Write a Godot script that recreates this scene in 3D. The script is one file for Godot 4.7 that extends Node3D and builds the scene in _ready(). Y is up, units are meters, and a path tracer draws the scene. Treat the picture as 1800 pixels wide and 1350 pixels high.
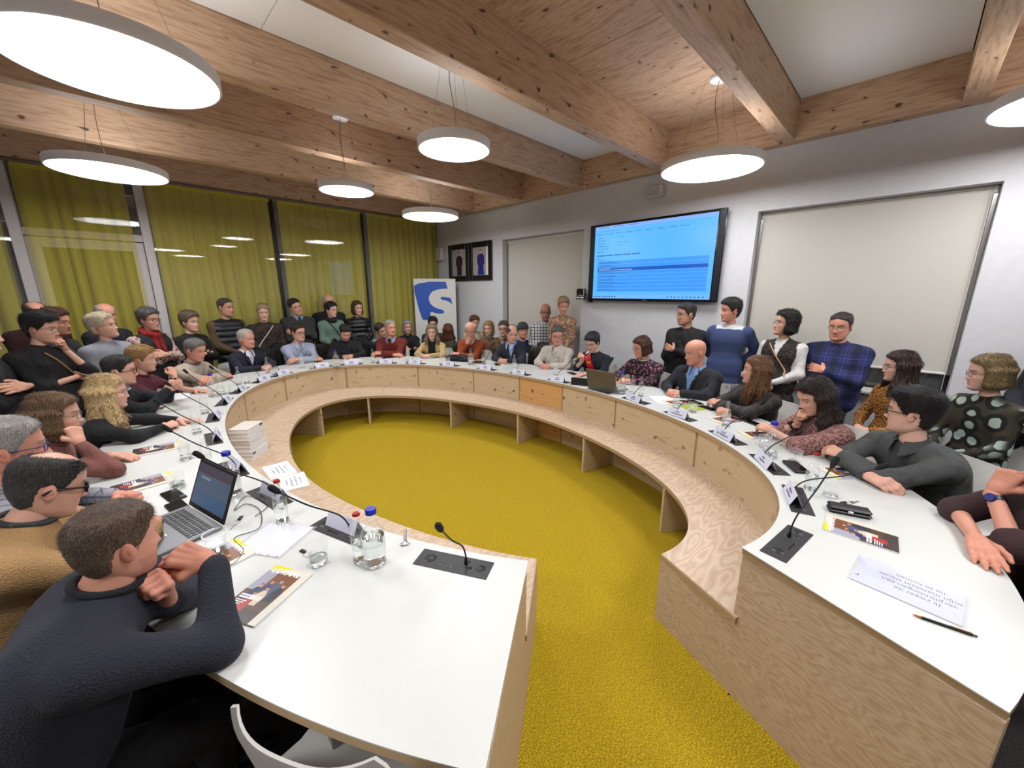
extends Node3D
# ---------------------------------------------------------------- photograph frame -> place
const CAM_H := 1.80
const FOCAL := 682.0
const PITCH := 13.3
const TABLE_Y := 0.75
const SEAT_Y := 0.41
const CENTRE := Vector2(-3.0, -2.0)
var cam_f: Vector3
var cam_r: Vector3
var cam_u: Vector3
var rng := RandomNumberGenerator.new()
var mats := {}
var taken := {}

func ray(px: float, py: float) -> Vector3:
	return cam_f + cam_r * ((px - 900.0) / FOCAL) - cam_u * ((py - 675.0) / FOCAL)

func at_y(px: float, py: float, h: float) -> Vector3:
	var d := ray(px, py)
	return Vector3(0, CAM_H, 0) + d * ((h - CAM_H) / d.y)

func at_depth_z(px: float, py: float, z: float) -> Vector3:
	var d := ray(px, py)
	return Vector3(0, CAM_H, 0) + d * (z / d.z)

func at_depth_x(px: float, py: float, x: float) -> Vector3:
	var d := ray(px, py)
	return Vector3(0, CAM_H, 0) + d * (x / d.x)

# ---------------------------------------------------------------- naming and metas
func numbered(called: String) -> String:
	var k: int = taken.get(called, 0)
	taken[called] = k + 1
	return called if k == 0 else "%s_%03d" % [called, k]

func tag(o: Node, label: String, category: String, group := "") -> Node:
	o.set_meta("label", label)
	o.set_meta("category", category)
	if group != "":
		o.set_meta("group", group)
	return o

func thing(called: String, label: String, category: String, at := Vector3.ZERO, turn := 0.0, group := "") -> Node3D:
	var o := Node3D.new()
	o.name = numbered(called)
	add_child(o)
	o.position = at
	o.rotation.y = turn
	tag(o, label, category, group)
	return o

func struct_node(called: String, at := Vector3.ZERO) -> Node3D:
	var o := Node3D.new()
	o.name = called
	add_child(o)
	o.position = at
	o.set_meta("kind", "structure")
	return o

func part(called: String, mesh: Mesh, m: Material, parent: Node, xf := Transform3D.IDENTITY) -> MeshInstance3D:
	var o := MeshInstance3D.new()
	o.name = called
	o.mesh = mesh
	o.material_override = m
	parent.add_child(o, true)
	o.transform = xf
	return o

func copy_of(src: Node3D, at: Vector3, turn := 0.0, label := "", group := "") -> Node3D:
	var base_name := String(src.name).get_slice("_0", 0)
	var o: Node3D = src.duplicate()
	o.name = numbered(base_name)
	add_child(o)
	o.position = at
	o.rotation = Vector3(0, turn, 0)
	if label != "":
		o.set_meta("label", label)
	if group != "":
		o.set_meta("group", group)
	return o

# ---------------------------------------------------------------- mesh builder
class MB:
	var v := PackedVector3Array()
	var n := PackedVector3Array()
	var uv := PackedVector2Array()
	var c := PackedColorArray()
	var i := PackedInt32Array()
	var use_c := false
	var col := Color.WHITE
	func vert(p: Vector3, nn: Vector3, t := Vector2.ZERO) -> int:
		v.append(p); n.append(nn); uv.append(t)
		if use_c: c.append(col)
		return v.size() - 1
	func tri_i(a: int, b: int, d: int) -> void:
		var g := (v[b] - v[a]).cross(v[d] - v[a])
		if g.dot(n[a] + n[b] + n[d]) > 0.0:
			i.append(a); i.append(d); i.append(b)
		else:
			i.append(a); i.append(b); i.append(d)
	func quad_i(a: int, b: int, d: int, e: int) -> void:
		tri_i(a, b, d); tri_i(a, d, e)
	func quad(a: Vector3, b: Vector3, d: Vector3, e: Vector3, nn := Vector3.ZERO, uvs := []) -> void:
		if nn == Vector3.ZERO:
			nn = (b - a).cross(e - a).normalized()
		if uvs.is_empty():
			uvs = [Vector2(0, 0), Vector2(1, 0), Vector2(1, 1), Vector2(0, 1)]
		quad_i(vert(a, nn, uvs[0]), vert(b, nn, uvs[1]), vert(d, nn, uvs[2]), vert(e, nn, uvs[3]))
	func tri(a: Vector3, b: Vector3, d: Vector3, nn := Vector3.ZERO) -> void:
		if nn == Vector3.ZERO:
			nn = (b - a).cross(d - a).normalized()
		tri_i(vert(a, nn), vert(b, nn), vert(d, nn))
	func box(at: Vector3, size: Vector3, bevel := 0.0, bs := Basis.IDENTITY) -> void:
		var h := size * 0.5
		var q := minf(bevel, minf(h.x, minf(h.y, h.z)) * 0.98)
		var ax := [Vector3(1, 0, 0), Vector3(0, 1, 0), Vector3(0, 0, 1)]
		for k in 3:
			for s in [-1.0, 1.0]:
				var nn: Vector3 = ax[k] * s
				var a1: Vector3 = ax[(k + 1) % 3]
				var a2: Vector3 = ax[(k + 2) % 3]
				var e1: float = h[(k + 1) % 3] - q
				var e2: float = h[(k + 2) % 3] - q
				var o: Vector3 = nn * h[k]
				quad(at + bs * (o - a1 * e1 - a2 * e2), at + bs * (o + a1 * e1 - a2 * e2), at + bs * (o + a1 * e1 + a2 * e2), at + bs * (o - a1 * e1 + a2 * e2), bs * nn)
		if q <= 0.0:
			return
		for k in 3:
			var k1 := (k + 1) % 3
			var k2 := (k + 2) % 3
			for s1 in [-1.0, 1.0]:
				for s2 in [-1.0, 1.0]:
					var e0: Vector3 = ax[k] * (h[k] - q)
					var pa: Vector3 = ax[k1] * s1 * h[k1] + ax[k2] * s2 * (h[k2] - q)
					var pb: Vector3 = ax[k1] * s1 * (h[k1] - q) + ax[k2] * s2 * h[k2]
					var nn2: Vector3 = (ax[k1] * s1 + ax[k2] * s2).normalized()
					quad(at + bs * (pa - e0), at + bs * (pb - e0), at + bs * (pb + e0), at + bs * (pa + e0), bs * nn2)
		for sx in [-1.0, 1.0]:
			for sy in [-1.0, 1.0]:
				for sz in [-1.0, 1.0]:
					tri(at + bs * Vector3(sx * h.x, sy * (h.y - q), sz * (h.z - q)), at + bs * Vector3(sx * (h.x - q), sy * h.y, sz * (h.z - q)), at + bs * Vector3(sx * (h.x - q), sy * (h.y - q), sz * h.z), bs * Vector3(sx, sy, sz).normalized())
	# profile: Vector2(radius, height); smooth normals
	func lathe(profile: Array, seg: int, xf := Transform3D.IDENTITY, sharp := false) -> void:
		var m := profile.size()
		for j in range(m - 1):
			var p0: Vector2 = profile[j]
			var p1: Vector2 = profile[j + 1]
			if p0.is_equal_approx(p1):
				continue
			var t := (p1 - p0).normalized()
			var na := Vector2(t.y, -t.x)
			var n0 := na
			var n1 := na
			if not sharp:
				if j > 0:
					var tp := (p0 - (profile[j - 1] as Vector2)).normalized()
					if tp.dot(t) > 0.6:
						n0 = (na + Vector2(tp.y, -tp.x)).normalized()
				if j < m - 2:
					var tn := ((profile[j + 2] as Vector2) - p1).normalized()
					if tn.dot(t) > 0.6:
						n1 = (na + Vector2(tn.y, -tn.x)).normalized()
			var base := v.size()
			for k in seg + 1:
				var a := TAU * k / seg
				var cs := cos(a)
				var sn := sin(a)
				vert(xf * Vector3(p0.x * cs, p0.y, p0.x * sn), (xf.basis * Vector3(n0.x * cs, n0.y, n0.x * sn)).normalized(), Vector2(float(k) / seg, 0))
				vert(xf * Vector3(p1.x * cs, p1.y, p1.x * sn), (xf.basis * Vector3(n1.x * cs, n1.y, n1.x * sn)).normalized(), Vector2(float(k) / seg, 1))
			for k in seg:
				var a0 := base + k * 2
				if p0.x > 1e-6:
					tri_i(a0, a0 + 2, a0 + 1)
				if p1.x > 1e-6:
					tri_i(a0 + 2, a0 + 3, a0 + 1)
	func tube(pts: Array, r, seg := 8, caps := true) -> void:
		var m := pts.size()
		var base := v.size()
		var prev := Vector3.ZERO
		for j in m:
			var p: Vector3 = pts[j]
			var t: Vector3
			if j == 0: t = (pts[1] as Vector3) - p
			elif j == m - 1: t = p - (pts[j - 1] as Vector3)
			else: t = ((pts[j + 1] as Vector3) - (pts[j - 1] as Vector3))
			t = t.normalized()
			if j == 0:
				prev = t.cross(Vector3.UP)
				if prev.length() < 0.05: prev = t.cross(Vector3.RIGHT)
				prev = prev.normalized()
			else:
				prev = (prev - t * prev.dot(t)).normalized()
			var b := t.cross(prev)
			var rr: float = r if not r is Array else r[j]
			for k in seg:
				var a := TAU * k / seg
				var nn := prev * cos(a) + b * sin(a)
				vert(p + nn * rr, nn, Vector2(float(k) / seg, float(j) / m))
		for j in m - 1:
			for k in seg:
				var k2 := (k + 1) % seg
				quad_i(base + j * seg + k, base + j * seg + k2, base + (j + 1) * seg + k2, base + (j + 1) * seg + k)
		if caps:
			for e in [0, m - 1]:
				var p2: Vector3 = pts[e]
				var q2: Vector3 = pts[1] if e == 0 else pts[m - 2]
				var nn3 := (p2 - q2).normalized()
				var cc := vert(p2, nn3)
				var first := v.size()
				for k in seg:
					vert(v[base + e * seg + k], nn3)
				for k in seg:
					tri_i(cc, first + k, first + (k + 1) % seg)
	# flat polygon (x, z) extruded between two heights
	func prism(poly: PackedVector2Array, y0: float, y1: float, xf := Transform3D.IDENTITY) -> void:
		var ids := Geometry2D.triangulate_polygon(poly)
		for s in [0, 1]:
			var y := y1 if s == 1 else y0
			var nn := (xf.basis * (Vector3.UP if s == 1 else Vector3.DOWN)).normalized()
			var base := v.size()
			for p in poly:
				vert(xf * Vector3(p.x, y, p.y), nn, p)
			for t in range(0, ids.size(), 3):
				tri_i(base + ids[t], base + ids[t + 1], base + ids[t + 2])
		var m := poly.size()
		var area := 0.0
		for k in m:
			var a := poly[k]
			var b := poly[(k + 1) % m]
			area += a.x * b.y - b.x * a.y
		for k in m:
			var a := poly[k]
			var b := poly[(k + 1) % m]
			var d := (b - a).normalized()
			var o := Vector2(d.y, -d.x) * signf(area)
			quad(xf * Vector3(a.x, y0, a.y), xf * Vector3(b.x, y0, b.y), xf * Vector3(b.x, y1, b.y), xf * Vector3(a.x, y1, a.y), (xf.basis * Vector3(o.x, 0, o.y)).normalized())
	func ball(at: Vector3, r: Vector3, nu := 12, nv := 8, bs := Basis.IDENTITY) -> void:
		var base := v.size()
		for j in nv + 1:
			var el := PI * j / nv - PI / 2
			for k in nu + 1:
				var az := TAU * k / nu
				var d := Vector3(cos(el) * sin(az), sin(el), cos(el) * cos(az))
				vert(at + bs * (d * r), (bs * (d / r)).normalized(), Vector2(float(k) / nu, float(j) / nv))
		for j in nv:
			for k in nu:
				var a := base + j * (nu + 1) + k
				if j > 0: tri_i(a, a + 1, a + nu + 2)
				if j < nv - 1: tri_i(a, a + nu + 2, a + nu + 1)
	func done() -> ArrayMesh:
		var arr := []
		arr.resize(Mesh.ARRAY_MAX)
		arr[Mesh.ARRAY_VERTEX] = v
		arr[Mesh.ARRAY_NORMAL] = n
		arr[Mesh.ARRAY_TEX_UV] = uv
		if use_c: arr[Mesh.ARRAY_COLOR] = c
		arr[Mesh.ARRAY_INDEX] = i
		var am := ArrayMesh.new()
		am.add_surface_from_arrays(Mesh.PRIMITIVE_TRIANGLES, arr)
		return am

func box_mesh(at: Vector3, size: Vector3, bevel := 0.0, bs := Basis.IDENTITY) -> ArrayMesh:
	var b := MB.new()
	b.box(at, size, bevel, bs)
	return b.done()

func box_between(a: Vector3, b: Vector3, bevel := 0.0) -> ArrayMesh:
	return box_mesh((a + b) * 0.5, (b - a).abs(), bevel)

func tube_mesh(pts: Array, r, seg := 8) -> ArrayMesh:
	var b := MB.new()
	b.tube(pts, r, seg)
	return b.done()

func lathe_mesh(profile: Array, seg := 24, sharp := false) -> ArrayMesh:
	var b := MB.new()
	b.lathe(profile, seg, Transform3D.IDENTITY, sharp)
	return b.done()

func curve_pts(ctrl: Array, steps := 8) -> Array:
	var out := []
	var m := ctrl.size()
	for k in m - 1:
		var p0: Vector3 = ctrl[maxi(k - 1, 0)]
		var p1: Vector3 = ctrl[k]
		var p2: Vector3 = ctrl[k + 1]
		var p3: Vector3 = ctrl[mini(k + 2, m - 1)]
		for s in steps:
			out.append(p1.cubic_interpolate(p2, p0, p3, float(s) / steps))
	out.append(ctrl[m - 1])
	return out

# lettering: lines of text, centred, lying in the local xy plane
func text_mesh(line: String, height: float, depth := 0.0004, bold := false) -> TextMesh:
	var t := TextMesh.new()
	var f := SystemFont.new()
	f.font_names = PackedStringArray(["Droid Sans"])
	if bold:
		f.font_weight = 700
	t.font = f
	t.text = line
	t.font_size = 32
	t.pixel_size = height / 24.0
	t.depth = depth
	t.curve_step = 3.0
	return t

# ---------------------------------------------------------------- materials
func noise_tex(freq: float, octaves: int, stops: Array, size := 512, type := FastNoiseLite.TYPE_SIMPLEX_SMOOTH, warp := 0.0, sd := 1, height := 0) -> NoiseTexture2D:
	var f := FastNoiseLite.new()
	f.noise_type = type
	f.frequency = freq
	f.seed = sd
	f.fractal_type = FastNoiseLite.FRACTAL_FBM if octaves > 1 else FastNoiseLite.FRACTAL_NONE
	f.fractal_octaves = octaves
	if warp > 0.0:
		f.domain_warp_enabled = true
		f.domain_warp_amplitude = warp
		f.domain_warp_frequency = freq * 0.7
	var t := NoiseTexture2D.new()
	t.width = size
	t.height = height if height > 0 else size
	t.seamless = true
	t.noise = f
	if stops.size() > 0:
		var g := Gradient.new()
		var offs := PackedFloat32Array()
		var cols := PackedColorArray()
		for s in stops:
			offs.append(s[0])
			cols.append(s[1])
		g.offsets = offs
		g.colors = cols
		t.color_ramp = g
	return t

func mat(color: Color, rough := 0.6, metal := 0.0) -> StandardMaterial3D:
	var m := StandardMaterial3D.new()
	m.albedo_color = color
	m.roughness = rough
	m.metallic = metal
	return m

func tri_mat(color: Color, rough: float, tex: Texture2D, scale: Vector3, bump: Texture2D = null, bump_cm := 0.0, world := false) -> StandardMaterial3D:
	var m := mat(color, rough)
	m.albedo_texture = tex
	m.uv1_triplanar = true
	m.uv1_world_triplanar = world
	m.uv1_scale = scale
	m.uv1_triplanar_sharpness = 4.0
	if bump:
		m.heightmap_enabled = true
		m.heightmap_texture = bump
		m.heightmap_scale = bump_cm
	return m

func glow(color: Color, energy: float) -> StandardMaterial3D:
	var m := mat(color, 0.5)
	m.emission_enabled = true
	m.emission = color
	m.emission_energy_multiplier = energy
	return m

# ================================================================ scene
const WALL_Z := -5.25
const GLASS_X := -7.62
const ROOM_X := 2.7
const ROOM_Z := 2.6
const BEAM_Y := 3.30
const DECK_Y := 3.70
const PANEL_Y := 3.655
const LAMP_Y := 2.93
const BEAMS := [-7.56, -6.20, -4.92, -3.72, -2.46, -1.155, 0.115, 1.385, 2.62]

func _ready() -> void:
	rng.seed = 20240611
	# ---- camera
	var p := deg_to_rad(PITCH)
	var f0 := Vector3(-1, 0, -1).normalized()
	cam_r = Vector3(1, 0, -1).normalized()
	cam_f = f0 * cos(p) - Vector3.UP * sin(p)
	cam_u = Vector3.UP * cos(p) + f0 * sin(p)
	var cam := Camera3D.new()
	cam.name = "camera"
	cam.fov = rad_to_deg(2.0 * atan(675.0 / FOCAL))
	cam.near = 0.03
	cam.far = 60.0
	add_child(cam)
	cam.transform = Transform3D(Basis(cam_r, cam_u, -cam_f), Vector3(0, CAM_H, 0))
	cam.current = true
	# ---- night outside, exposure
	var env := Environment.new()
	env.background_mode = Environment.BG_COLOR
	env.background_color = Color(0.035, 0.037, 0.045)
	env.tonemap_mode = Environment.TONE_MAPPER_LINEAR
	env.tonemap_exposure = 1.06
	env.sdfgi_enabled = true
	env.ssao_enabled = true
	env.ssil_enabled = true
	var we := WorldEnvironment.new()
	we.name = "environment"
	we.environment = env
	add_child(we)
	make_materials()
	build_lamps()
	build_room()
	build_glass_wall()
	build_table()
	build_wall_things()
	build_chairs()
	build_table_things()
	build_people()

# ---------------------------------------------------------------- materials
func make_materials() -> void:
	var grain := noise_tex(0.02, 4, [[0.0, Color(0.80, 0.72, 0.66)], [0.35, Color(0.93, 0.89, 0.84)], [0.6, Color(1, 0.98, 0.94)], [1.0, Color(0.87, 0.80, 0.73)]], 512, FastNoiseLite.TYPE_SIMPLEX_SMOOTH, 8.0, 3)
	var knots := knot_tex(11)
	mats.beam = tri_mat(Color(0.765, 0.655, 0.56), 0.55, grain, Vector3(2.2, 2.2, 0.22), null, 0.0, true)
	add_knots(mats.beam, knots, Vector3(0.55, 0.55, 0.33))
	mats.beam_x = tri_mat(Color(0.765, 0.655, 0.56), 0.55, grain, Vector3(0.22, 2.2, 2.2), null, 0.0, true)
	add_knots(mats.beam_x, knots, Vector3(0.33, 0.55, 0.55))
	mats.deck = tri_mat(Color(0.765, 0.655, 0.56), 0.55, grain, Vector3(0.3, 1.7, 1.7), null, 0.0, true)
	add_knots(mats.deck, knots, Vector3(0.4, 0.6, 0.6))
	mats.panel_white = mat(Color(0.925, 0.92, 0.91), 0.9)
	mats.wall = tri_mat(Color(0.775, 0.775, 0.785), 0.9, noise_tex(0.05, 3, [[0.0, Color(0.97, 0.97, 0.97)], [1.0, Color.WHITE]], 256), Vector3(0.8, 0.8, 0.8), null, 0.0, true)
	mats.blind = tri_mat(Color(0.75, 0.735, 0.70), 0.85, noise_tex(0.3, 2, [[0.0, Color(0.94, 0.94, 0.93)], [1.0, Color.WHITE]], 256), Vector3(4, 4, 4), null, 0.0, true)
	# carpet: woven loops, mustard yellow
	var loops := noise_tex(0.11, 3, [[0.0, Color(0.52, 0.47, 0.36)], [0.35, Color(0.84, 0.82, 0.72)], [0.6, Color(1, 1, 1)], [1.0, Color(1, 1, 0.9)]], 512, FastNoiseLite.TYPE_SIMPLEX, 0.0, 5)
	var loop_h := noise_tex(0.11, 3, [], 512, FastNoiseLite.TYPE_SIMPLEX, 0.0, 5)
	mats.carpet = tri_mat(Color(0.80, 0.68, 0.015), 0.95, loops, Vector3(1.5, 1.5, 2.6), loop_h, 0.9, true)
	loops.seamless = false
	loop_h.seamless = false
	mats.carpet_dark = tri_mat(Color(0.25, 0.235, 0.24), 0.95, loops, Vector3(1.5, 1.5, 2.6), loop_h, 0.6, true)
	mats.carpet.rim_enabled = true
	mats.carpet.rim = 0.25
	mats.carpet.rim_tint = 1.0
	# whitewashed spruce and ply of the table
	var stops := []
	for k in 11:
		var t := k / 10.0
		stops.append([t, Color(1, 0.985, 0.96) if k % 2 == 0 else Color(0.90, 0.845, 0.80)])
	var ply := noise_tex(0.0075, 2, stops, 1024, FastNoiseLite.TYPE_SIMPLEX_SMOOTH, 24.0, 9)
	mats.ply = tri_mat(Color(0.775, 0.705, 0.62), 0.45, ply, Vector3(0.85, 0.85, 0.26), null, 0.0, true)
	mats.ply_end = tri_mat(Color(0.775, 0.705, 0.62), 0.45, ply, Vector3(0.5, 1.6, 0.5), null, 0.0, true)
	var pale := noise_tex(0.012, 3, [[0.0, Color(0.93, 0.88, 0.82)], [0.4, Color(1, 0.98, 0.95)], [1.0, Color(0.97, 0.93, 0.88)]], 512, FastNoiseLite.TYPE_SIMPLEX_SMOOTH, 10.0, 13)
	mats.spruce = tri_mat(Color(0.775, 0.70, 0.585), 0.5, pale, Vector3(0.35, 2.4, 0.35), null, 0.0, true)
	add_knots(mats.spruce, knot_tex(23), Vector3(0.42, 0.42, 0.42))
	mats.spruce_gold = tri_mat(Color(0.80, 0.63, 0.40), 0.5, pale, Vector3(0.35, 2.4, 0.35), null, 0.0, true)
	add_knots(mats.spruce_gold, knot_tex(29), Vector3(0.42, 0.42, 0.42))
	mats.edge_ply = mat(Color(0.66, 0.56, 0.43), 0.55)
	mats.table_white = mat(Color(0.775, 0.78, 0.76), 0.36)
	mats.black = mat(Color(0.035, 0.035, 0.04), 0.4)
	mats.black_gloss = mat(Color(0.03, 0.03, 0.035), 0.12)
	mats.console = mat(Color(0.19, 0.19, 0.195), 0.42, 0.3)
	mats.chrome = mat(Color(0.75, 0.75, 0.77), 0.15, 1.0)
	mats.steel = mat(Color(0.62, 0.61, 0.59), 0.32, 1.0)
	mats.white_plastic = mat(Color(0.84, 0.83, 0.80), 0.38)
	mats.frame_white = mat(Color(0.78, 0.76, 0.76), 0.5)
	mats.paper = mat(Color(0.90, 0.90, 0.91), 0.7)
	mats.card = mat(Color(0.80, 0.80, 0.87), 0.65)
	mats.ink = mat(Color(0.10, 0.10, 0.13), 0.7)
	mats.lamp_white = mat(Color(0.90, 0.90, 0.91), 0.45)
	mats.wire = mat(Color(0.35, 0.33, 0.31), 0.5, 0.5)
	var glass := mat(Color(0.95, 0.97, 0.97, 0.06), 0.0)
	glass.transparency = BaseMaterial3D.TRANSPARENCY_ALPHA
	mats.glass = glass
	var thick := mat(Color(0.97, 0.99, 0.98, 0.02), 0.0)
	thick.transparency = BaseMaterial3D.TRANSPARENCY_ALPHA
	thick.refraction_enabled = true
	thick.refraction_scale = 0.05
	mats.glass_solid = thick
	var water := mat(Color(0.98, 1.0, 1.0, 0.0), 0.0)
	water.transparency = BaseMaterial3D.TRANSPARENCY_ALPHA
	water.refraction_enabled = true
	water.refraction_scale = 0.033
	mats.water = water
	# sheer curtain
	var weave := noise_tex(0.25, 2, [[0.0, Color(0.86, 0.86, 0.80)], [1.0, Color.WHITE]], 256)
	var cur := tri_mat(Color(0.93, 0.87, 0.25, 0.46), 0.8, weave, Vector3(6, 1.2, 6), null, 0.0, true)
	cur.transparency = BaseMaterial3D.TRANSPARENCY_ALPHA
	cur.backlight_enabled = true
	cur.backlight = Color(0.55, 0.52, 0.1)
	mats.curtain = cur

func knot_tex(sd: int) -> NoiseTexture2D:
	var f := FastNoiseLite.new()
	f.noise_type = FastNoiseLite.TYPE_SIMPLEX_SMOOTH
	f.frequency = 0.021
	f.seed = sd
	f.fractal_type = FastNoiseLite.FRACTAL_NONE
	var t := NoiseTexture2D.new()
	t.width = 1024
	t.height = 1024
	t.seamless = true
	t.seamless_blend_skirt = 0.02
	t.noise = f
	var g := Gradient.new()
	g.offsets = PackedFloat32Array([0.0, 0.88, 0.91, 0.94, 1.0])
	g.colors = PackedColorArray([Color(0.5, 0.36, 0.25, 0.0), Color(0.5, 0.36, 0.25, 0.0), Color(0.45, 0.31, 0.2, 0.4), Color(0.28, 0.19, 0.13, 0.85), Color(0.18, 0.12, 0.09, 0.95)])
	t.color_ramp = g
	return t

func add_knots(m: StandardMaterial3D, t: Texture2D, scale: Vector3) -> void:
	m.detail_enabled = true
	m.detail_albedo = t
	m.detail_blend_mode = BaseMaterial3D.BLEND_MODE_MIX
	m.detail_uv_layer = BaseMaterial3D.DETAIL_UV_2
	m.uv2_triplanar = true
	m.uv2_world_triplanar = true
	m.uv2_scale = scale

# ---------------------------------------------------------------- pendant lamps
func build_lamps() -> void:
	var spots := [
		[-3.13, -0.20, 0.90, "large round white pendant lamp above the table side with the open laptop", 1],
		[-5.72, -0.17, 0.88, "large round white pendant lamp in front of the door behind the curtain", 0],
		[-4.80, -2.10, 0.60, "small round white pendant lamp under a timber ceiling bay", 2],
		[-5.45, -3.67, 0.86, "large round white pendant lamp near the roll-up banner corner", 0],
		[-2.84, -2.17, 0.59, "small round white pendant lamp over the middle of the yellow carpet", 1],
		[-1.54, -4.21, 0.89, "large round white pendant lamp in front of the wall screen", 2],
		[0.60, -4.33, 0.88, "large round white pendant lamp in front of the wide roller blind", 0],
		[-0.62, -1.20, 0.88, "large round white pendant lamp above the open end of the oval table", 0],
		[1.25, -1.9, 0.88, "large round white pendant lamp outside the oval table beside the open end", 0],
		[-1.2, 1.5, 0.88, "large round white pendant lamp behind the front row of chairs", 0],
	]
	for s in spots:
		var r: float = s[2] * 0.5
		var t := thing("pendant_lamp", s[3], "lamp", Vector3(s[0], LAMP_Y, s[1]), 0.0, "round pendant lamps")
		part("housing", lathe_mesh([Vector2(r - 0.03, 0.07), Vector2(r - 0.004, 0.07), Vector2(r, 0.064), Vector2(r, 0.003), Vector2(r - 0.003, 0.0), Vector2(r - 0.012, 0.0), Vector2(r - 0.012, 0.01)], 64), mats.lamp_white, t)
		part("lid", lathe_mesh([Vector2(r - 0.03, 0.07), Vector2(r * 0.55, 0.07), Vector2(r * 0.55, 0.086), Vector2(0.0, 0.086)], 48, true), mats.lamp_white, t)
		part("diffuser", lathe_mesh([Vector2(0.0, 0.006), Vector2(r - 0.012, 0.006)], 64), glow(Color(0.985, 0.988, 1.0), 12.0), t)
		var up: float = (DECK_Y if s[4] == 2 else PANEL_Y) - LAMP_Y
		for k in 3:
			var a := TAU * k / 3.0 + 0.5
			part("suspension_wire", tube_mesh([Vector3(cos(a) * r * 0.7, 0.07, sin(a) * r * 0.7), Vector3(cos(a) * r * 0.25, up, sin(a) * r * 0.25)], 0.0011, 5), mats.wire, t)
		part("power_cable", tube_mesh(curve_pts([Vector3(0.02, 0.086, 0.0), Vector3(0.05, up * 0.35, 0.02), Vector3(-0.01, up * 0.7, 0.02), Vector3(0.0, up, 0.0)], 5), 0.003, 6), mats.wire, t)
		part("ceiling_rose", lathe_mesh([Vector2(0.0, up - 0.03), Vector2(0.075, up - 0.03), Vector2(0.085, up - 0.02), Vector2(0.085, up)], 28), mats.lamp_white, t)
		var l := AreaLight3D.new()
		l.name = "lamp_light"
		l.area_size = Vector2(r * 1.36, r * 1.36)
		l.light_color = Color(0.985, 0.985, 1.0)
		l.light_energy = 1.55 * (s[2] / 0.88) * (s[2] / 0.88)
		l.area_normalize_energy = true
		l.set("area_range", 14.0)
		l.set("area_attenuation", 2.0)
		l.shadow_enabled = true
		t.add_child(l)
		l.position = Vector3(0, -0.002, 0)
		l.rotation_degrees = Vector3(-90, 0, 0)
		# added fill: made-up glowing ring and upward light on the lid brighten the ceiling
		part("added_fill_ring", lathe_mesh([Vector2(r * 0.56, 0.0712), Vector2(r - 0.05, 0.0712)], 48), glow(Color(0.985, 0.988, 1.0), 2.0), t)
		var u := AreaLight3D.new()
		u.name = "added_ceiling_fill"
		u.area_size = Vector2(r * 1.2, r * 1.2)
		u.light_color = Color(0.985, 0.985, 1.0)
		u.light_energy = 0.42 * (s[2] / 0.88) * (s[2] / 0.88)
		u.area_normalize_energy = true
		u.shadow_enabled = true
		t.add_child(u)
		u.position = Vector3(0, 0.09, 0)
		u.rotation_degrees = Vector3(90, 0, 0)

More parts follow.
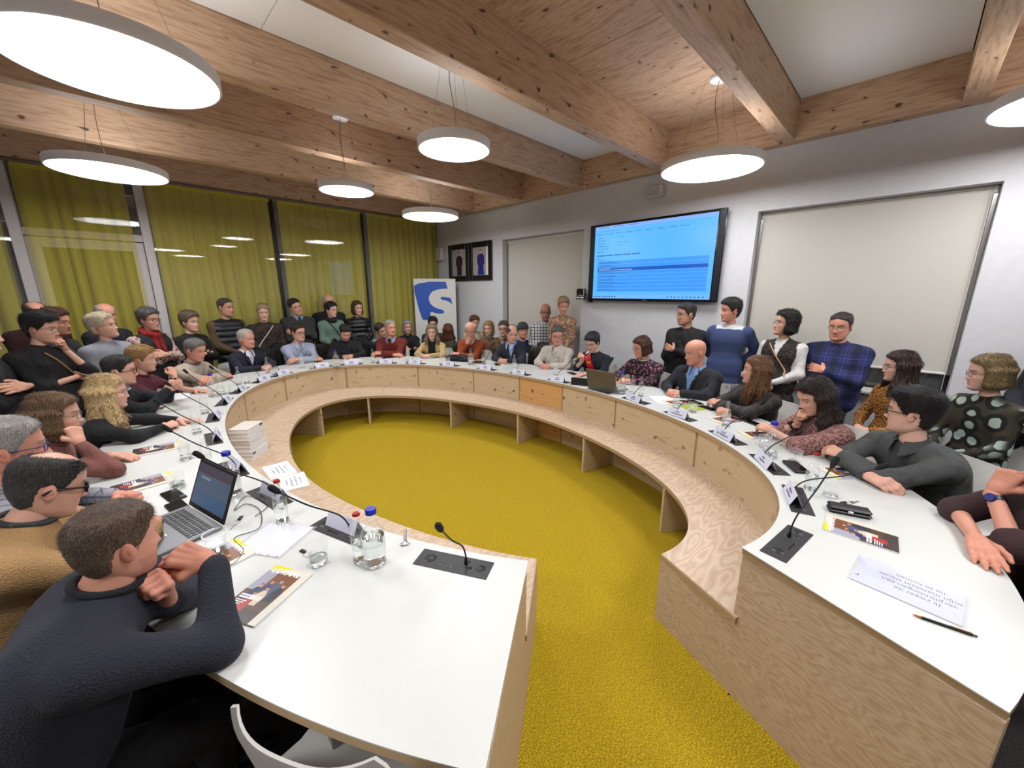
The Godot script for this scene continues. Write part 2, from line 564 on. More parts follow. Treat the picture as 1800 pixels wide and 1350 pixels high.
# ---------------------------------------------------------------- floor, walls, ceiling
func build_room() -> void:
	var fl := struct_node("floor")
	part("dark_carpet", box_between(Vector3(GLASS_X - 0.2, -0.12, WALL_Z - 0.5), Vector3(ROOM_X + 0.2, -0.004, ROOM_Z + 0.2)), mats.carpet_dark, fl)
	# yellow carpet inside the oval, running out through its open end
	var poly := PackedVector2Array()
	var under: Callable = shifted(c_inner, 0.035)
	for k in 181:
		poly.append(under.call(k / 180.0))
	var d1 := (c_outer(1.0) - c_bench(1.0)).normalized()
	var d0 := (c_outer(0.0) - c_bench(0.0)).normalized()
	var q1 := Vector2(-d1.y, d1.x)
	if q1.dot(c_inner(0.98) - c_inner(1.0)) < 0.0:
		q1 = -q1
	var q0 := Vector2(-d0.y, d0.x)
	if q0.dot(c_inner(0.02) - c_inner(0.0)) < 0.0:
		q0 = -q0
	poly.append(c_bench(1.0) + d1 * 0.5 + q1 * 0.02)
	poly.append(c_outer(1.0) + d1 * 2.1 + q1 * 0.02)
	poly.append(c_outer(0.0) + d0 * 2.1 + q0 * 0.02)
	poly.append(c_bench(0.0) + d0 * 0.5 + q0 * 0.02)
	var yb := MB.new()
	yb.prism(poly, -0.0035, 0.0)
	part("yellow_carpet", yb.done(), mats.carpet, fl)
	var ce := struct_node("ceiling")
	part("roof_slab", box_between(Vector3(GLASS_X - 0.2, DECK_Y + 0.05, WALL_Z - 0.5), Vector3(ROOM_X + 0.2, DECK_Y + 0.2, ROOM_Z + 0.2)), mats.wall, ce)
	var zf := WALL_Z + 0.14
	for k in BEAMS.size():
		var x: float = BEAMS[k]
		part("beam", box_between(Vector3(x - 0.073, BEAM_Y, zf), Vector3(x + 0.073, DECK_Y + 0.05, ROOM_Z), 0.006), mats.beam, ce)
		if k == BEAMS.size() - 1:
			break
		var x1: float = BEAMS[k + 1]
		if k % 2 == 1:
			part("acoustic_panel", box_between(Vector3(x + 0.08, PANEL_Y, zf + 0.004), Vector3(x1 - 0.08, PANEL_Y + 0.03, -1.07), 0.002), mats.panel_white, ce)
			part("acoustic_panel", box_between(Vector3(x + 0.08, PANEL_Y, -1.066), Vector3(x1 - 0.08, PANEL_Y + 0.03, ROOM_Z), 0.002), mats.panel_white, ce)
		else:
			var z := zf
			while z < ROOM_Z:
				var z1 := minf(z + (1.13 if z == zf else 0.92), ROOM_Z)
				part("ceiling_plank", box_between(Vector3(x + 0.073, DECK_Y, z + 0.002), Vector3(x1 - 0.073, DECK_Y + 0.05, z1 - 0.002), 0.004), mats.deck, ce)
				z = z1
	part("edge_beam", box_between(Vector3(GLASS_X, BEAM_Y - 0.008, WALL_Z), Vector3(ROOM_X, DECK_Y + 0.05, zf), 0.006), mats.beam_x, ce)
	# wall with the screen: two recesses with roller blinds
	var wb := struct_node("wall_back")
	var th := 0.26
	var cuts := [[-5.50, -3.69, 0.0, 2.745], [-1.35, 0.39, 0.80, 2.68]]
	var xs := [GLASS_X - 0.2, -5.50, -3.69, -1.35, 0.39, ROOM_X + 0.2]
	for k in 5:
		var a: float = xs[k]
		var b: float = xs[k + 1]
		if k == 1 or k == 3:
			var c: Array = cuts[0] if k == 1 else cuts[1]
			part("wall_panel", box_between(Vector3(a, c[3], WALL_Z - th), Vector3(b, DECK_Y + 0.2, WALL_Z)), mats.wall, wb)
			if c[2] > 0.0:
				part("wall_panel", box_between(Vector3(a, 0, WALL_Z - th), Vector3(b, c[2], WALL_Z)), mats.wall, wb)
		else:
			part("wall_panel", box_between(Vector3(a, 0, WALL_Z - th), Vector3(b, DECK_Y + 0.2, WALL_Z)), mats.wall, wb)
	for k in 2:
		var c: Array = cuts[k]
		var w := struct_node("window_%d" % (k + 1))
		part("pane", box_between(Vector3(c[0], c[2], WALL_Z - th + 0.03), Vector3(c[1], c[3], WALL_Z - th + 0.036)), mats.glass, w)
		for e in 2:
			part("window_frame", box_between(Vector3(c[e] - 0.03 if e else c[0], c[2], WALL_Z - th + 0.01), Vector3(c[1] if e else c[0] + 0.05, c[3], WALL_Z - th + 0.06), 0.004), mats.black, w)
		part("window_frame", box_between(Vector3(c[0], c[2], WALL_Z - th + 0.01), Vector3(c[1], c[2] + 0.05, WALL_Z - th + 0.06), 0.004), mats.black, w)
		if k == 1:
			part("window_sill", box_between(Vector3(c[0] - 0.02, c[2], WALL_Z - th + 0.06), Vector3(c[1] + 0.02, c[2] + 0.03, WALL_Z + 0.05), 0.006), mats.frame_white, w)
		var zb := WALL_Z - 0.13
		var low: float = 0.05 if k == 0 else 1.07
		var rb := thing("roller_blind", ["closed grey roller blind in the recess beside the framed portraits", "closed grey roller blind in the wide recess above a dark window strip"][k], "blind", Vector3(0, 0, 0), 0.0, "roller blinds on the screen wall")
		part("fabric", box_between(Vector3(c[0] + 0.03, low, zb), Vector3(c[1] - 0.03, c[3] - 0.03, zb + 0.003)), mats.blind, rb)
		part("bottom_rail", box_between(Vector3(c[0] + 0.03, low - 0.022, zb - 0.008), Vector3(c[1] - 0.03, low, zb + 0.011), 0.004), mats.white_plastic, rb)
		part("cassette", box_between(Vector3(c[0] + 0.003, c[3] - 0.07, zb - 0.09), Vector3(c[1] - 0.003, c[3] - 0.001, zb - 0.004), 0.01), mats.white_plastic, rb)
		for e in 2:
			var gx: float = c[0] + 0.002 if e == 0 else c[1] - 0.032
			part("guide_rail", box_between(Vector3(gx, low - 0.02, zb - 0.012), Vector3(gx + 0.03, c[3] - 0.07, zb + 0.018), 0.003), mats.steel, rb)
		part("pull_cord", tube_mesh([Vector3(c[1] - 0.04, c[3] - 0.07, zb + 0.03), Vector3(c[1] - 0.04, low - 0.25 if k == 1 else 1.0, zb + 0.03)], 0.002, 5), mats.white_plastic, rb)
	var wr := part("wall_right", box_between(Vector3(ROOM_X, 0, WALL_Z - 0.3), Vector3(ROOM_X + 0.2, DECK_Y + 0.2, ROOM_Z + 0.2)), mats.wall, self)
	wr.set_meta("kind", "structure")
	var wf := part("wall_front", box_between(Vector3(GLASS_X - 0.2, 0, ROOM_Z), Vector3(ROOM_X + 0.2, DECK_Y + 0.2, ROOM_Z + 0.2)), mats.wall, self)
	wf.set_meta("kind", "structure")
	var bb := part("baseboard_back", box_between(Vector3(-3.69, 0, WALL_Z), Vector3(ROOM_X, 0.08, WALL_Z + 0.012), 0.003), mats.frame_white, self)
	bb.set_meta("kind", "structure")

# ---------------------------------------------------------------- glass wall, door, curtains
func build_glass_wall() -> void:
	var wl := struct_node("wall_left")
	part("lintel", box_between(Vector3(GLASS_X - 0.2, 3.28, WALL_Z), Vector3(GLASS_X - 0.005, DECK_Y + 0.2, ROOM_Z)), mats.wall, wl)
	part("wall_panel", box_between(Vector3(GLASS_X - 0.2, 0.0, 2.2), Vector3(GLASS_X - 0.005, 3.28, ROOM_Z)), mats.wall, wl)
	part("plinth", box_between(Vector3(GLASS_X - 0.08, 0.0, WALL_Z), Vector3(GLASS_X + 0.02, 0.09, -0.5), 0.004), mats.frame_white, wl)
	var posts := [[2.2, 0.10, true], [0.70, 0.10, true], [-0.455, 0.10, true], [-2.04, 0.06, false], [-3.55, 0.06, false], [-5.18, 0.06, false]]
	for q in posts:
		part("post", box_between(Vector3(GLASS_X - 0.06, 0, q[0] - q[1] * 0.5), Vector3(GLASS_X + (0.07 if q[2] else 0.03), 3.28, q[0] + q[1] * 0.5), 0.005), mats.frame_white if q[2] else mats.black, wl)
	for k in posts.size() - 1:
		var z0: float = posts[k][0]
		var z1: float = posts[k + 1][0]
		if k == 1:
			part("pane", box_between(Vector3(GLASS_X - 0.02, 2.56, z1), Vector3(GLASS_X - 0.014, 3.28, z0)), mats.glass, wl)
		else:
			part("pane", box_between(Vector3(GLASS_X - 0.02, 0.0, z1), Vector3(GLASS_X - 0.014, 3.28, z0)), mats.glass, wl)
			part("pane", box_between(Vector3(GLASS_X - 0.042, 0.0, z1), Vector3(GLASS_X - 0.036, 3.28, z0)), mats.glass, wl)
	part("transom", box_between(Vector3(GLASS_X - 0.05, 2.47, -0.41), Vector3(GLASS_X + 0.03, 2.56, 0.655), 0.004), mats.frame_white, wl)
	# glazed door between the two white posts
	var d := struct_node("door_1")
	for q in [[-0.40, -0.28], [0.53, 0.65]]:
		part("door_stile", box_between(Vector3(GLASS_X - 0.04, 0.0, q[0]), Vector3(GLASS_X + 0.02, 2.46, q[1]), 0.004), mats.frame_white, d)
	part("door_rail", box_between(Vector3(GLASS_X - 0.04, 2.34, -0.28), Vector3(GLASS_X + 0.02, 2.46, 0.53), 0.004), mats.frame_white, d)
	part("door_rail", box_between(Vector3(GLASS_X - 0.04, 0.0, -0.28), Vector3(GLASS_X + 0.02, 0.16, 0.53), 0.004), mats.frame_white, d)
	part("pane", box_between(Vector3(GLASS_X - 0.012, 0.16, -0.28), Vector3(GLASS_X - 0.006, 2.34, 0.53)), mats.glass, d)
	part("door_handle", tube_mesh(curve_pts([Vector3(GLASS_X + 0.02, 1.05, -0.34), Vector3(GLASS_X + 0.06, 1.05, -0.34), Vector3(GLASS_X + 0.065, 1.05, -0.24)], 5), 0.009, 8), mats.steel, d)
	# curtain rail and five sheer curtains
	var rail := part("curtain_rail", box_between(Vector3(GLASS_X + 0.11, 3.25, WALL_Z + 0.05), Vector3(GLASS_X + 0.15, 3.28, ROOM_Z - 0.05), 0.003), mats.steel, self)
	tag(rail, "slim grey rail along the top of the glass wall carrying the curtains", "curtain rail")
	var spans := [[2.15, 0.77], [0.60, -0.335], [-0.53, -1.99], [-2.11, -3.49], [-3.60, -5.14]]
	var say := ["sheer yellow-green curtain beyond the white post beside the door", "sheer yellow-green curtain hanging in front of the glazed door", "sheer yellow-green curtain between the door post and the first dark mullion", "sheer yellow-green curtain between the two dark mullions", "sheer yellow-green curtain in the corner behind the roll-up banner"]
	for k in spans.size():
		var c := thing("curtain", say[k], "curtain", Vector3(GLASS_X + 0.13, 0, 0), 0.0, "sheer curtains along the glass wall")
		part("fabric", curtain_mesh(spans[k][0], spans[k][1], k), mats.curtain, c)
		part("header_tape", box_between(Vector3(-0.012, 3.20, spans[k][1]), Vector3(0.012, 3.25, spans[k][0])), mats.curtain, c)

func curtain_mesh(z0: float, z1: float, sd: int) -> ArrayMesh:
	var r := RandomNumberGenerator.new()
	r.seed = 77 + sd
	var b := MB.new()
	var length := absf(z1 - z0)
	var cols := int(length * 70.0)
	var rows := 14
	var ph := []
	var folds := int(length * 6.5)
	# irregular pleats: phase advanced unevenly so that some folds bunch up
	var acc := 0.0
	var knots := [0.0]
	for k in folds:
		acc += r.randf_range(0.45, 1.6)
		knots.append(acc)
	var amp := []
	for k in folds + 1:
		amp.append(r.randf_range(0.018, 0.052))
	for j in rows + 1:
		var t := float(j) / rows
		var y := lerpf(3.22, 0.02, t)
		for k in cols + 1:
			var s := float(k) / cols * acc
			var m := 0
			while m < folds - 1 and s > float(knots[m + 1]):
				m += 1
			var lo: float = knots[m]
			var hi: float = knots[m + 1]
			var w := clampf((s - lo) / (hi - lo), 0.0, 1.0)
			var a: float = lerpf(amp[m], amp[m + 1], w)
			var x := sin(w * TAU) * a * (0.55 + 0.6 * t) + sin(s * 2.3 + t * 2.0) * 0.010 * t
			var z := lerpf(z0, z1, float(k) / cols) + cos(w * TAU) * a * 0.35 * (0.4 + t) + sin(t * 3.0 + float(sd)) * 0.012
			b.vert(Vector3(x, y, z), Vector3(1, 0, 0), Vector2(float(k) / cols, t))
	for j in rows:
		for k in cols:
			var a := j * (cols + 1) + k
			b.i.append_array(PackedInt32Array([a, a + 1, a + cols + 2, a, a + cols + 2, a + cols + 1]))
	var st := SurfaceTool.new()
	st.create_from_arrays(b.done().surface_get_arrays(0))
	st.generate_normals()
	return st.commit()

# ---------------------------------------------------------------- oval table with the bench inside
func r_inner(a: float) -> float:
	return 1.0 / sqrt(0.2677 + 0.0008 * cos(a) - 0.0032 * sin(a) - 0.1338 * cos(2 * a) + 0.005 * sin(2 * a))

func r_bench(a: float) -> float:
	return 1.0 / sqrt(0.4765 - 0.0172 * cos(a) + 0.005 * sin(a) - 0.2585 * cos(2 * a) + 0.0295 * sin(2 * a) + 0.0012 * cos(3 * a) - 0.0008 * sin(3 * a) - 0.0126 * cos(4 * a) - 0.0028 * sin(4 * a))

func r_outer(a: float) -> float:
	var c := cos(a) / 3.455
	var s := sin(a) / 2.30
	return 1.0 / sqrt(c * c + s * s)

func on(a: float, r: float) -> Vector2:
	return CENTRE + Vector2(cos(a), sin(a)) * r

# the three outlines share one parameter, 0 at the open end by the laptop, 1 at the open end by the pen
func c_inner(t: float) -> Vector2:
	var a := deg_to_rad(lerpf(25.5, 366.3, t))
	return on(a, r_inner(a))

func c_outer(t: float) -> Vector2:
	var a := deg_to_rad(lerpf(32.4, 369.3, t))
	return on(a, r_outer(a))

func c_bench(t: float) -> Vector2:
	var a := deg_to_rad(lerpf(19.0, 363.0, t))
	return on(a, r_bench(a))

func slab(fa: Callable, fb: Callable, t0: float, t1: float, y0: float, y1: float, n: int, faces := 63) -> ArrayMesh:
	# a curved board between outline fa (inner) and fb (outer)
	var b := MB.new()
	for side in [0, 1]:
		if not (faces & (1 << side)):
			continue
		var y := y1 if side == 0 else y0
		var nn := Vector3.UP if side == 0 else Vector3.DOWN
		var base := b.v.size()
		for k in n + 1:
			var t := lerpf(t0, t1, float(k) / n)
			var p: Vector2 = fa.call(t)
			var q: Vector2 = fb.call(t)
			b.vert(Vector3(p.x, y, p.y), nn, Vector2(t, 0))
			b.vert(Vector3(q.x, y, q.y), nn, Vector2(t, 1))
		for k in n:
			b.quad_i(base + k * 2, base + k * 2 + 1, base + k * 2 + 3, base + k * 2 + 2)
	for side in [2, 3]:
		if not (faces & (1 << side)):
			continue
		var f: Callable = fa if side == 2 else fb
		var g: Callable = fb if side == 2 else fa
		var base := b.v.size()
		for k in n + 1:
			var t := lerpf(t0, t1, float(k) / n)
			var p: Vector2 = f.call(t)
			var e: Vector2 = f.call(t + 0.002) - f.call(t - 0.002)
			var nrm := Vector2(e.y, -e.x).normalized()
			var away: Vector2 = p - g.call(t)
			if nrm.dot(away) < 0.0:
				nrm = -nrm
			b.vert(Vector3(p.x, y0, p.y), Vector3(nrm.x, 0, nrm.y), Vector2(t, 0))
			b.vert(Vector3(p.x, y1, p.y), Vector3(nrm.x, 0, nrm.y), Vector2(t, 1))
		for k in n:
			b.quad_i(base + k * 2, base + k * 2 + 1, base + k * 2 + 3, base + k * 2 + 2)
	for side in [4, 5]:
		if not (faces & (1 << side)):
			continue
		var t := t0 if side == 4 else t1
		var p: Vector2 = fa.call(t)
		var q: Vector2 = fb.call(t)
		var d := (q - p).normalized()
		var dt: Vector2 = fa.call(t + (0.01 if side == 5 else -0.01)) - p
		var nn2 := Vector2(d.y, -d.x)
		if nn2.dot(dt) < 0.0:
			nn2 = -nn2
		b.quad(Vector3(p.x, y0, p.y), Vector3(q.x, y0, q.y), Vector3(q.x, y1, q.y), Vector3(p.x, y1, p.y), Vector3(nn2.x, 0, nn2.y))
	return b.done()

func shifted(f: Callable, d: float) -> Callable:
	# outline moved outwards by d metres along its normal
	return func(t: float) -> Vector2:
		var e: Vector2 = f.call(t + 0.003) - f.call(t - 0.003)
		var n := Vector2(e.y, -e.x).normalized()
		var p: Vector2 = f.call(t)
		if n.dot(p - CENTRE) < 0.0:
			n = -n
		return p + n * d

func end_panel(a: Vector2, b: Vector2, mid: Vector2, inward: Vector2) -> ArrayMesh:
	# stepped closing panel: full table height from mid to b, bench height from a to mid
	var mb := MB.new()
	var along := (b - a).normalized()
	var lm := (mid - a).dot(along)
	var lb := (b - a).dot(along)
	var poly := PackedVector2Array([Vector2(0, 0), Vector2(lb, 0), Vector2(lb, TABLE_Y - 0.034), Vector2(lm, TABLE_Y - 0.034), Vector2(lm, SEAT_Y - 0.028), Vector2(0, SEAT_Y - 0.028)])
	var bs := Basis(Vector3(along.x, 0, along.y), Vector3(inward.x, 0, inward.y), Vector3(0, 1, 0))
	mb.prism(poly, 0.0, 0.03, Transform3D(bs, Vector3(a.x, 0, a.y)))
	return mb.done()

func build_table() -> void:
	var t := thing("council_table", "oval white council table with a pale timber bench curving round its inside", "table")
	var ci: Callable = c_inner
	var co: Callable = c_outer
	var cb: Callable = c_bench
	var cip := shifted(ci, 0.022)
	var cip2 := shifted(ci, 0.045)
	# white top on a timber core
	var secs := 8
	for k in secs:
		part("tabletop", slab(ci, co, k / float(secs), (k + 1) / float(secs), TABLE_Y - 0.004, TABLE_Y, 40, 61 if k == 0 or k == secs - 1 else 13), mats.table_white, t)
	part("core_board", slab(shifted(ci, 0.001), shifted(co, -0.001), 0.0004, 0.9996, TABLE_Y - 0.034, TABLE_Y - 0.004, 240, 62), mats.edge_ply, t)
	# curved back panels down to the floor, a narrow joint between neighbours
	var joints := [0.0, 0.072, 0.147, 0.222, 0.297, 0.362, 0.415, 0.468, 0.532, 0.599, 0.672, 0.745, 0.820, 0.895, 1.0]
	for k in joints.size() - 1:
		var gold: bool = k == 9 or k == 10
		part("back_panel", slab(cip, cip2, joints[k] + 0.0009, joints[k + 1] - 0.0009, 0.0, TABLE_Y - 0.034, 20), mats.spruce_gold if k == 10 else mats.spruce, t)
	part("joint_backing", slab(shifted(ci, 0.032), shifted(ci, 0.04), 0.002, 0.998, 0.0, TABLE_Y - 0.036, 160), mats.edge_ply, t)
	# bench
	var seats := [0.0, 0.155, 0.33, 0.50, 0.67, 0.86, 1.0]
	for k in seats.size() - 1:
		part("bench_seat", slab(cb, cip, seats[k] + 0.0003, seats[k + 1] - 0.0003, SEAT_Y - 0.004, SEAT_Y, 40), mats.ply if k != 5 else mats.ply, t)
		part("bench_board", slab(cb, cip, seats[k], seats[k + 1], SEAT_Y - 0.032, SEAT_Y - 0.004, 40), mats.edge_ply, t)
	# upright dividers that carry the bench, under its front edge
	var feet := [[-5.08, -1.60], [-5.12, -2.28], [-4.12, -3.00], [-3.09, -3.20], [-2.08, -3.12], [-1.10, -2.67], [-4.20, -0.98], [-3.10, -0.83], [-2.05, -0.95]]
	for q in feet:
		var p := Vector2(q[0], q[1]) - CENTRE
		var a := atan2(p.y, p.x)
		var best := 0.5
		var bd := 9.0
		for s in 400:
			var tt := s / 400.0
			var dd := c_bench(tt).distance_to(Vector2(q[0], q[1]))
			if dd < bd:
				bd = dd
				best = tt
		var p0 := c_bench(best)
		var e := (c_bench(best + 0.004) - c_bench(best - 0.004)).normalized()
		var n := Vector2(e.y, -e.x)
		if n.dot(p0 - CENTRE) < 0.0:
			n = -n
		var ln := 0.2
		while ln < 0.8 and (p0 + n * ln - CENTRE).length() < r_inner(atan2((p0 + n * ln - CENTRE).y, (p0 + n * ln - CENTRE).x)) + 0.02:
			ln += 0.01
		var bs := Basis(Vector3(n.x, 0, n.y), Vector3.UP, Vector3(n.x, 0, n.y).cross(Vector3.UP))
		part("divider", box_mesh(Vector3(p0.x + n.x * (ln * 0.5 + 0.006), (SEAT_Y - 0.032) * 0.5, p0.y + n.y * (ln * 0.5 + 0.006)), Vector3(ln, SEAT_Y - 0.032, 0.024), 0.002, bs), mats.spruce, t)
	# closing panels at the two open ends
	var a0 := c_bench(0.0)
	var b0 := c_outer(0.0)
	var in0 := (c_inner(0.02) - c_inner(0.0)).normalized()
	part("end_panel", end_panel(a0, b0, c_inner(0.0), Vector2(-(b0 - a0).y, (b0 - a0).x).normalized() * signf(Vector2(-(b0 - a0).y, (b0 - a0).x).dot(in0))), mats.ply_end, t)
	var a1 := c_bench(1.0)
	var b1 := c_outer(1.0)
	var in1 := (c_inner(0.98) - c_inner(1.0)).normalized()
	part("end_panel", end_panel(a1, b1, c_inner(1.0), Vector2(-(b1 - a1).y, (b1 - a1).x).normalized() * signf(Vector2(-(b1 - a1).y, (b1 - a1).x).dot(in1))), mats.ply_end, t)
	# steel legs below the outer edge
	for k in 18:
		var p := shifted(co, -0.14).call(0.03 + 0.94 * k / 17.0) as Vector2
		part("leg", box_mesh(Vector3(p.x, (TABLE_Y - 0.034) * 0.5, p.y), Vector3(0.04, TABLE_Y - 0.034, 0.04), 0.003), mats.steel, t)

# ---------------------------------------------------------------- screen, camera, portraits, banner, speakers
func img_tex(im: Image) -> ImageTexture:
	return ImageTexture.create_from_image(im)

func quad_xy(w: float, h: float) -> ArrayMesh:
	var b := MB.new()
	b.quad(Vector3(-w / 2, -h / 2, 0), Vector3(w / 2, -h / 2, 0), Vector3(w / 2, h / 2, 0), Vector3(-w / 2, h / 2, 0), Vector3(0, 0, 1), [Vector2(0, 1), Vector2(1, 1), Vector2(1, 0), Vector2(0, 0)])
	return b.done()

func screen_image() -> Image:
	var im := Image.create(1024, 592, false, Image.FORMAT_RGB8)
	im.fill(Color(0.36, 0.72, 1.0))
	var ink := Color(0.16, 0.38, 0.62)
	var r := RandomNumberGenerator.new()
	r.seed = 5
	im.fill_rect(Rect2i(0, 0, 1024, 26), Color(0.52, 0.70, 1.0))
	for k in 3:
		words(im, r, 40 + k * 140, 9, 96, 6, ink)
	words(im, r, 60, 40, 170, 6, Color(0.3, 0.55, 0.85))
	for k in 9:
		words(im, r, 24 + k * 92, 62, 62, 6, ink)
	for k in 6:
		var y := 92 + k * 22
		words(im, r, 36, y, r.randi_range(40, 110), 6, ink)
		if k in [0, 2, 3]:
			words(im, r, 220, y, r.randi_range(50, 120), 6, ink)
	for k in 5:
		im.fill_rect(Rect2i(34 + k * 84, 232, 74, 9), Color(0.1, 0.42, 0.72))
	words(im, r, 26, 258, 50, 6, ink)
	words(im, r, 30, 272, 80, 6, ink)
	im.fill_rect(Rect2i(40, 284, 950, 254), Color(0.24, 0.60, 0.98))
	for k in 9:
		var y := 286 + k * 28
		if k == 2:
			im.fill_rect(Rect2i(40, y - 3, 950, 28), Color(0.02, 0.36, 0.74))
		words(im, r, 56, y + 2, r.randi_range(110, 170), 6, Color(0.75, 0.9, 1) if k == 2 else ink)
		words(im, r, 56, y + 12, r.randi_range(120, 330), 6, Color(0.75, 0.9, 1) if k == 2 else ink)
		im.fill_rect(Rect2i(40, y + 24, 950, 2), Color(0.45, 0.76, 1.0))
	im.fill_rect(Rect2i(0, 560, 1024, 32), Color(0.45, 0.72, 1.0))
	for k in 9:
		im.fill_rect(Rect2i(16 + k * 26, 570, 12, 12), Color(0.1, 0.3, 0.6))
	for k in 10:
		im.fill_rect(Rect2i(700 + k * 30, 571, 9, 10), Color(0.12, 0.32, 0.62))
	return im

func words(im: Image, r: RandomNumberGenerator, x: int, y: int, length: int, h: int, c: Color) -> void:
	var e := x + length
	while x < e:
		var w := r.randi_range(5, 18)
		im.fill_rect(Rect2i(x, y, mini(w, e - x), h - 2), c)
		x += w + 4

func portrait_image(blue: bool) -> Image:
	var im := Image.create(96, 150, false, Image.FORMAT_RGB8)
	for y in 150:
		for x in 96:
			var c := Color(0.60, 0.60, 0.63) if not blue else Color(0.62, 0.60, 0.60)
			if blue and x > 78:
				c = Color(0.85, 0.84, 0.83)
			if not blue and x > 60 and x < 68 and y < 50:
				c = Color(0.72, 0.72, 0.75)
			var u := (x - 48.0)
			var cloth := Color(0.10, 0.09, 0.12) if not blue else Color(0.10, 0.15, 0.48)
			var half := 0.0
			if y > 36 and y <= 46: half = 8.0 + (y - 36) * 1.1
			elif y > 46 and y < 100: half = 19.0 + sin((y - 46) / 54.0 * PI) * 2.0
			elif y >= 100 and y < 146: half = 15.0 + (y - 100) * (0.02 if not blue else 0.09)
			if absf(u) < half:
				c = cloth
				if absf(u - (y - 70.0) * 0.42) < 3.0 and y < 104:
					c = Color(0.42, 0.10, 0.20)
			if absf(u) < 21 and absf(u) > 15 and y > 92 and y < 102:
				c = Color(0.75, 0.56, 0.47)
			if Vector2(u / 7.0, (y - 26.0) / 9.5).length() < 1.0:
				c = Color(0.78, 0.60, 0.50)
			if Vector2(u / 8.0, (y - 19.5) / 6.0).length() < 1.0 and y < 23:
				c = Color(0.55, 0.43, 0.28)
			im.set_pixel(x, y, c)
	return im

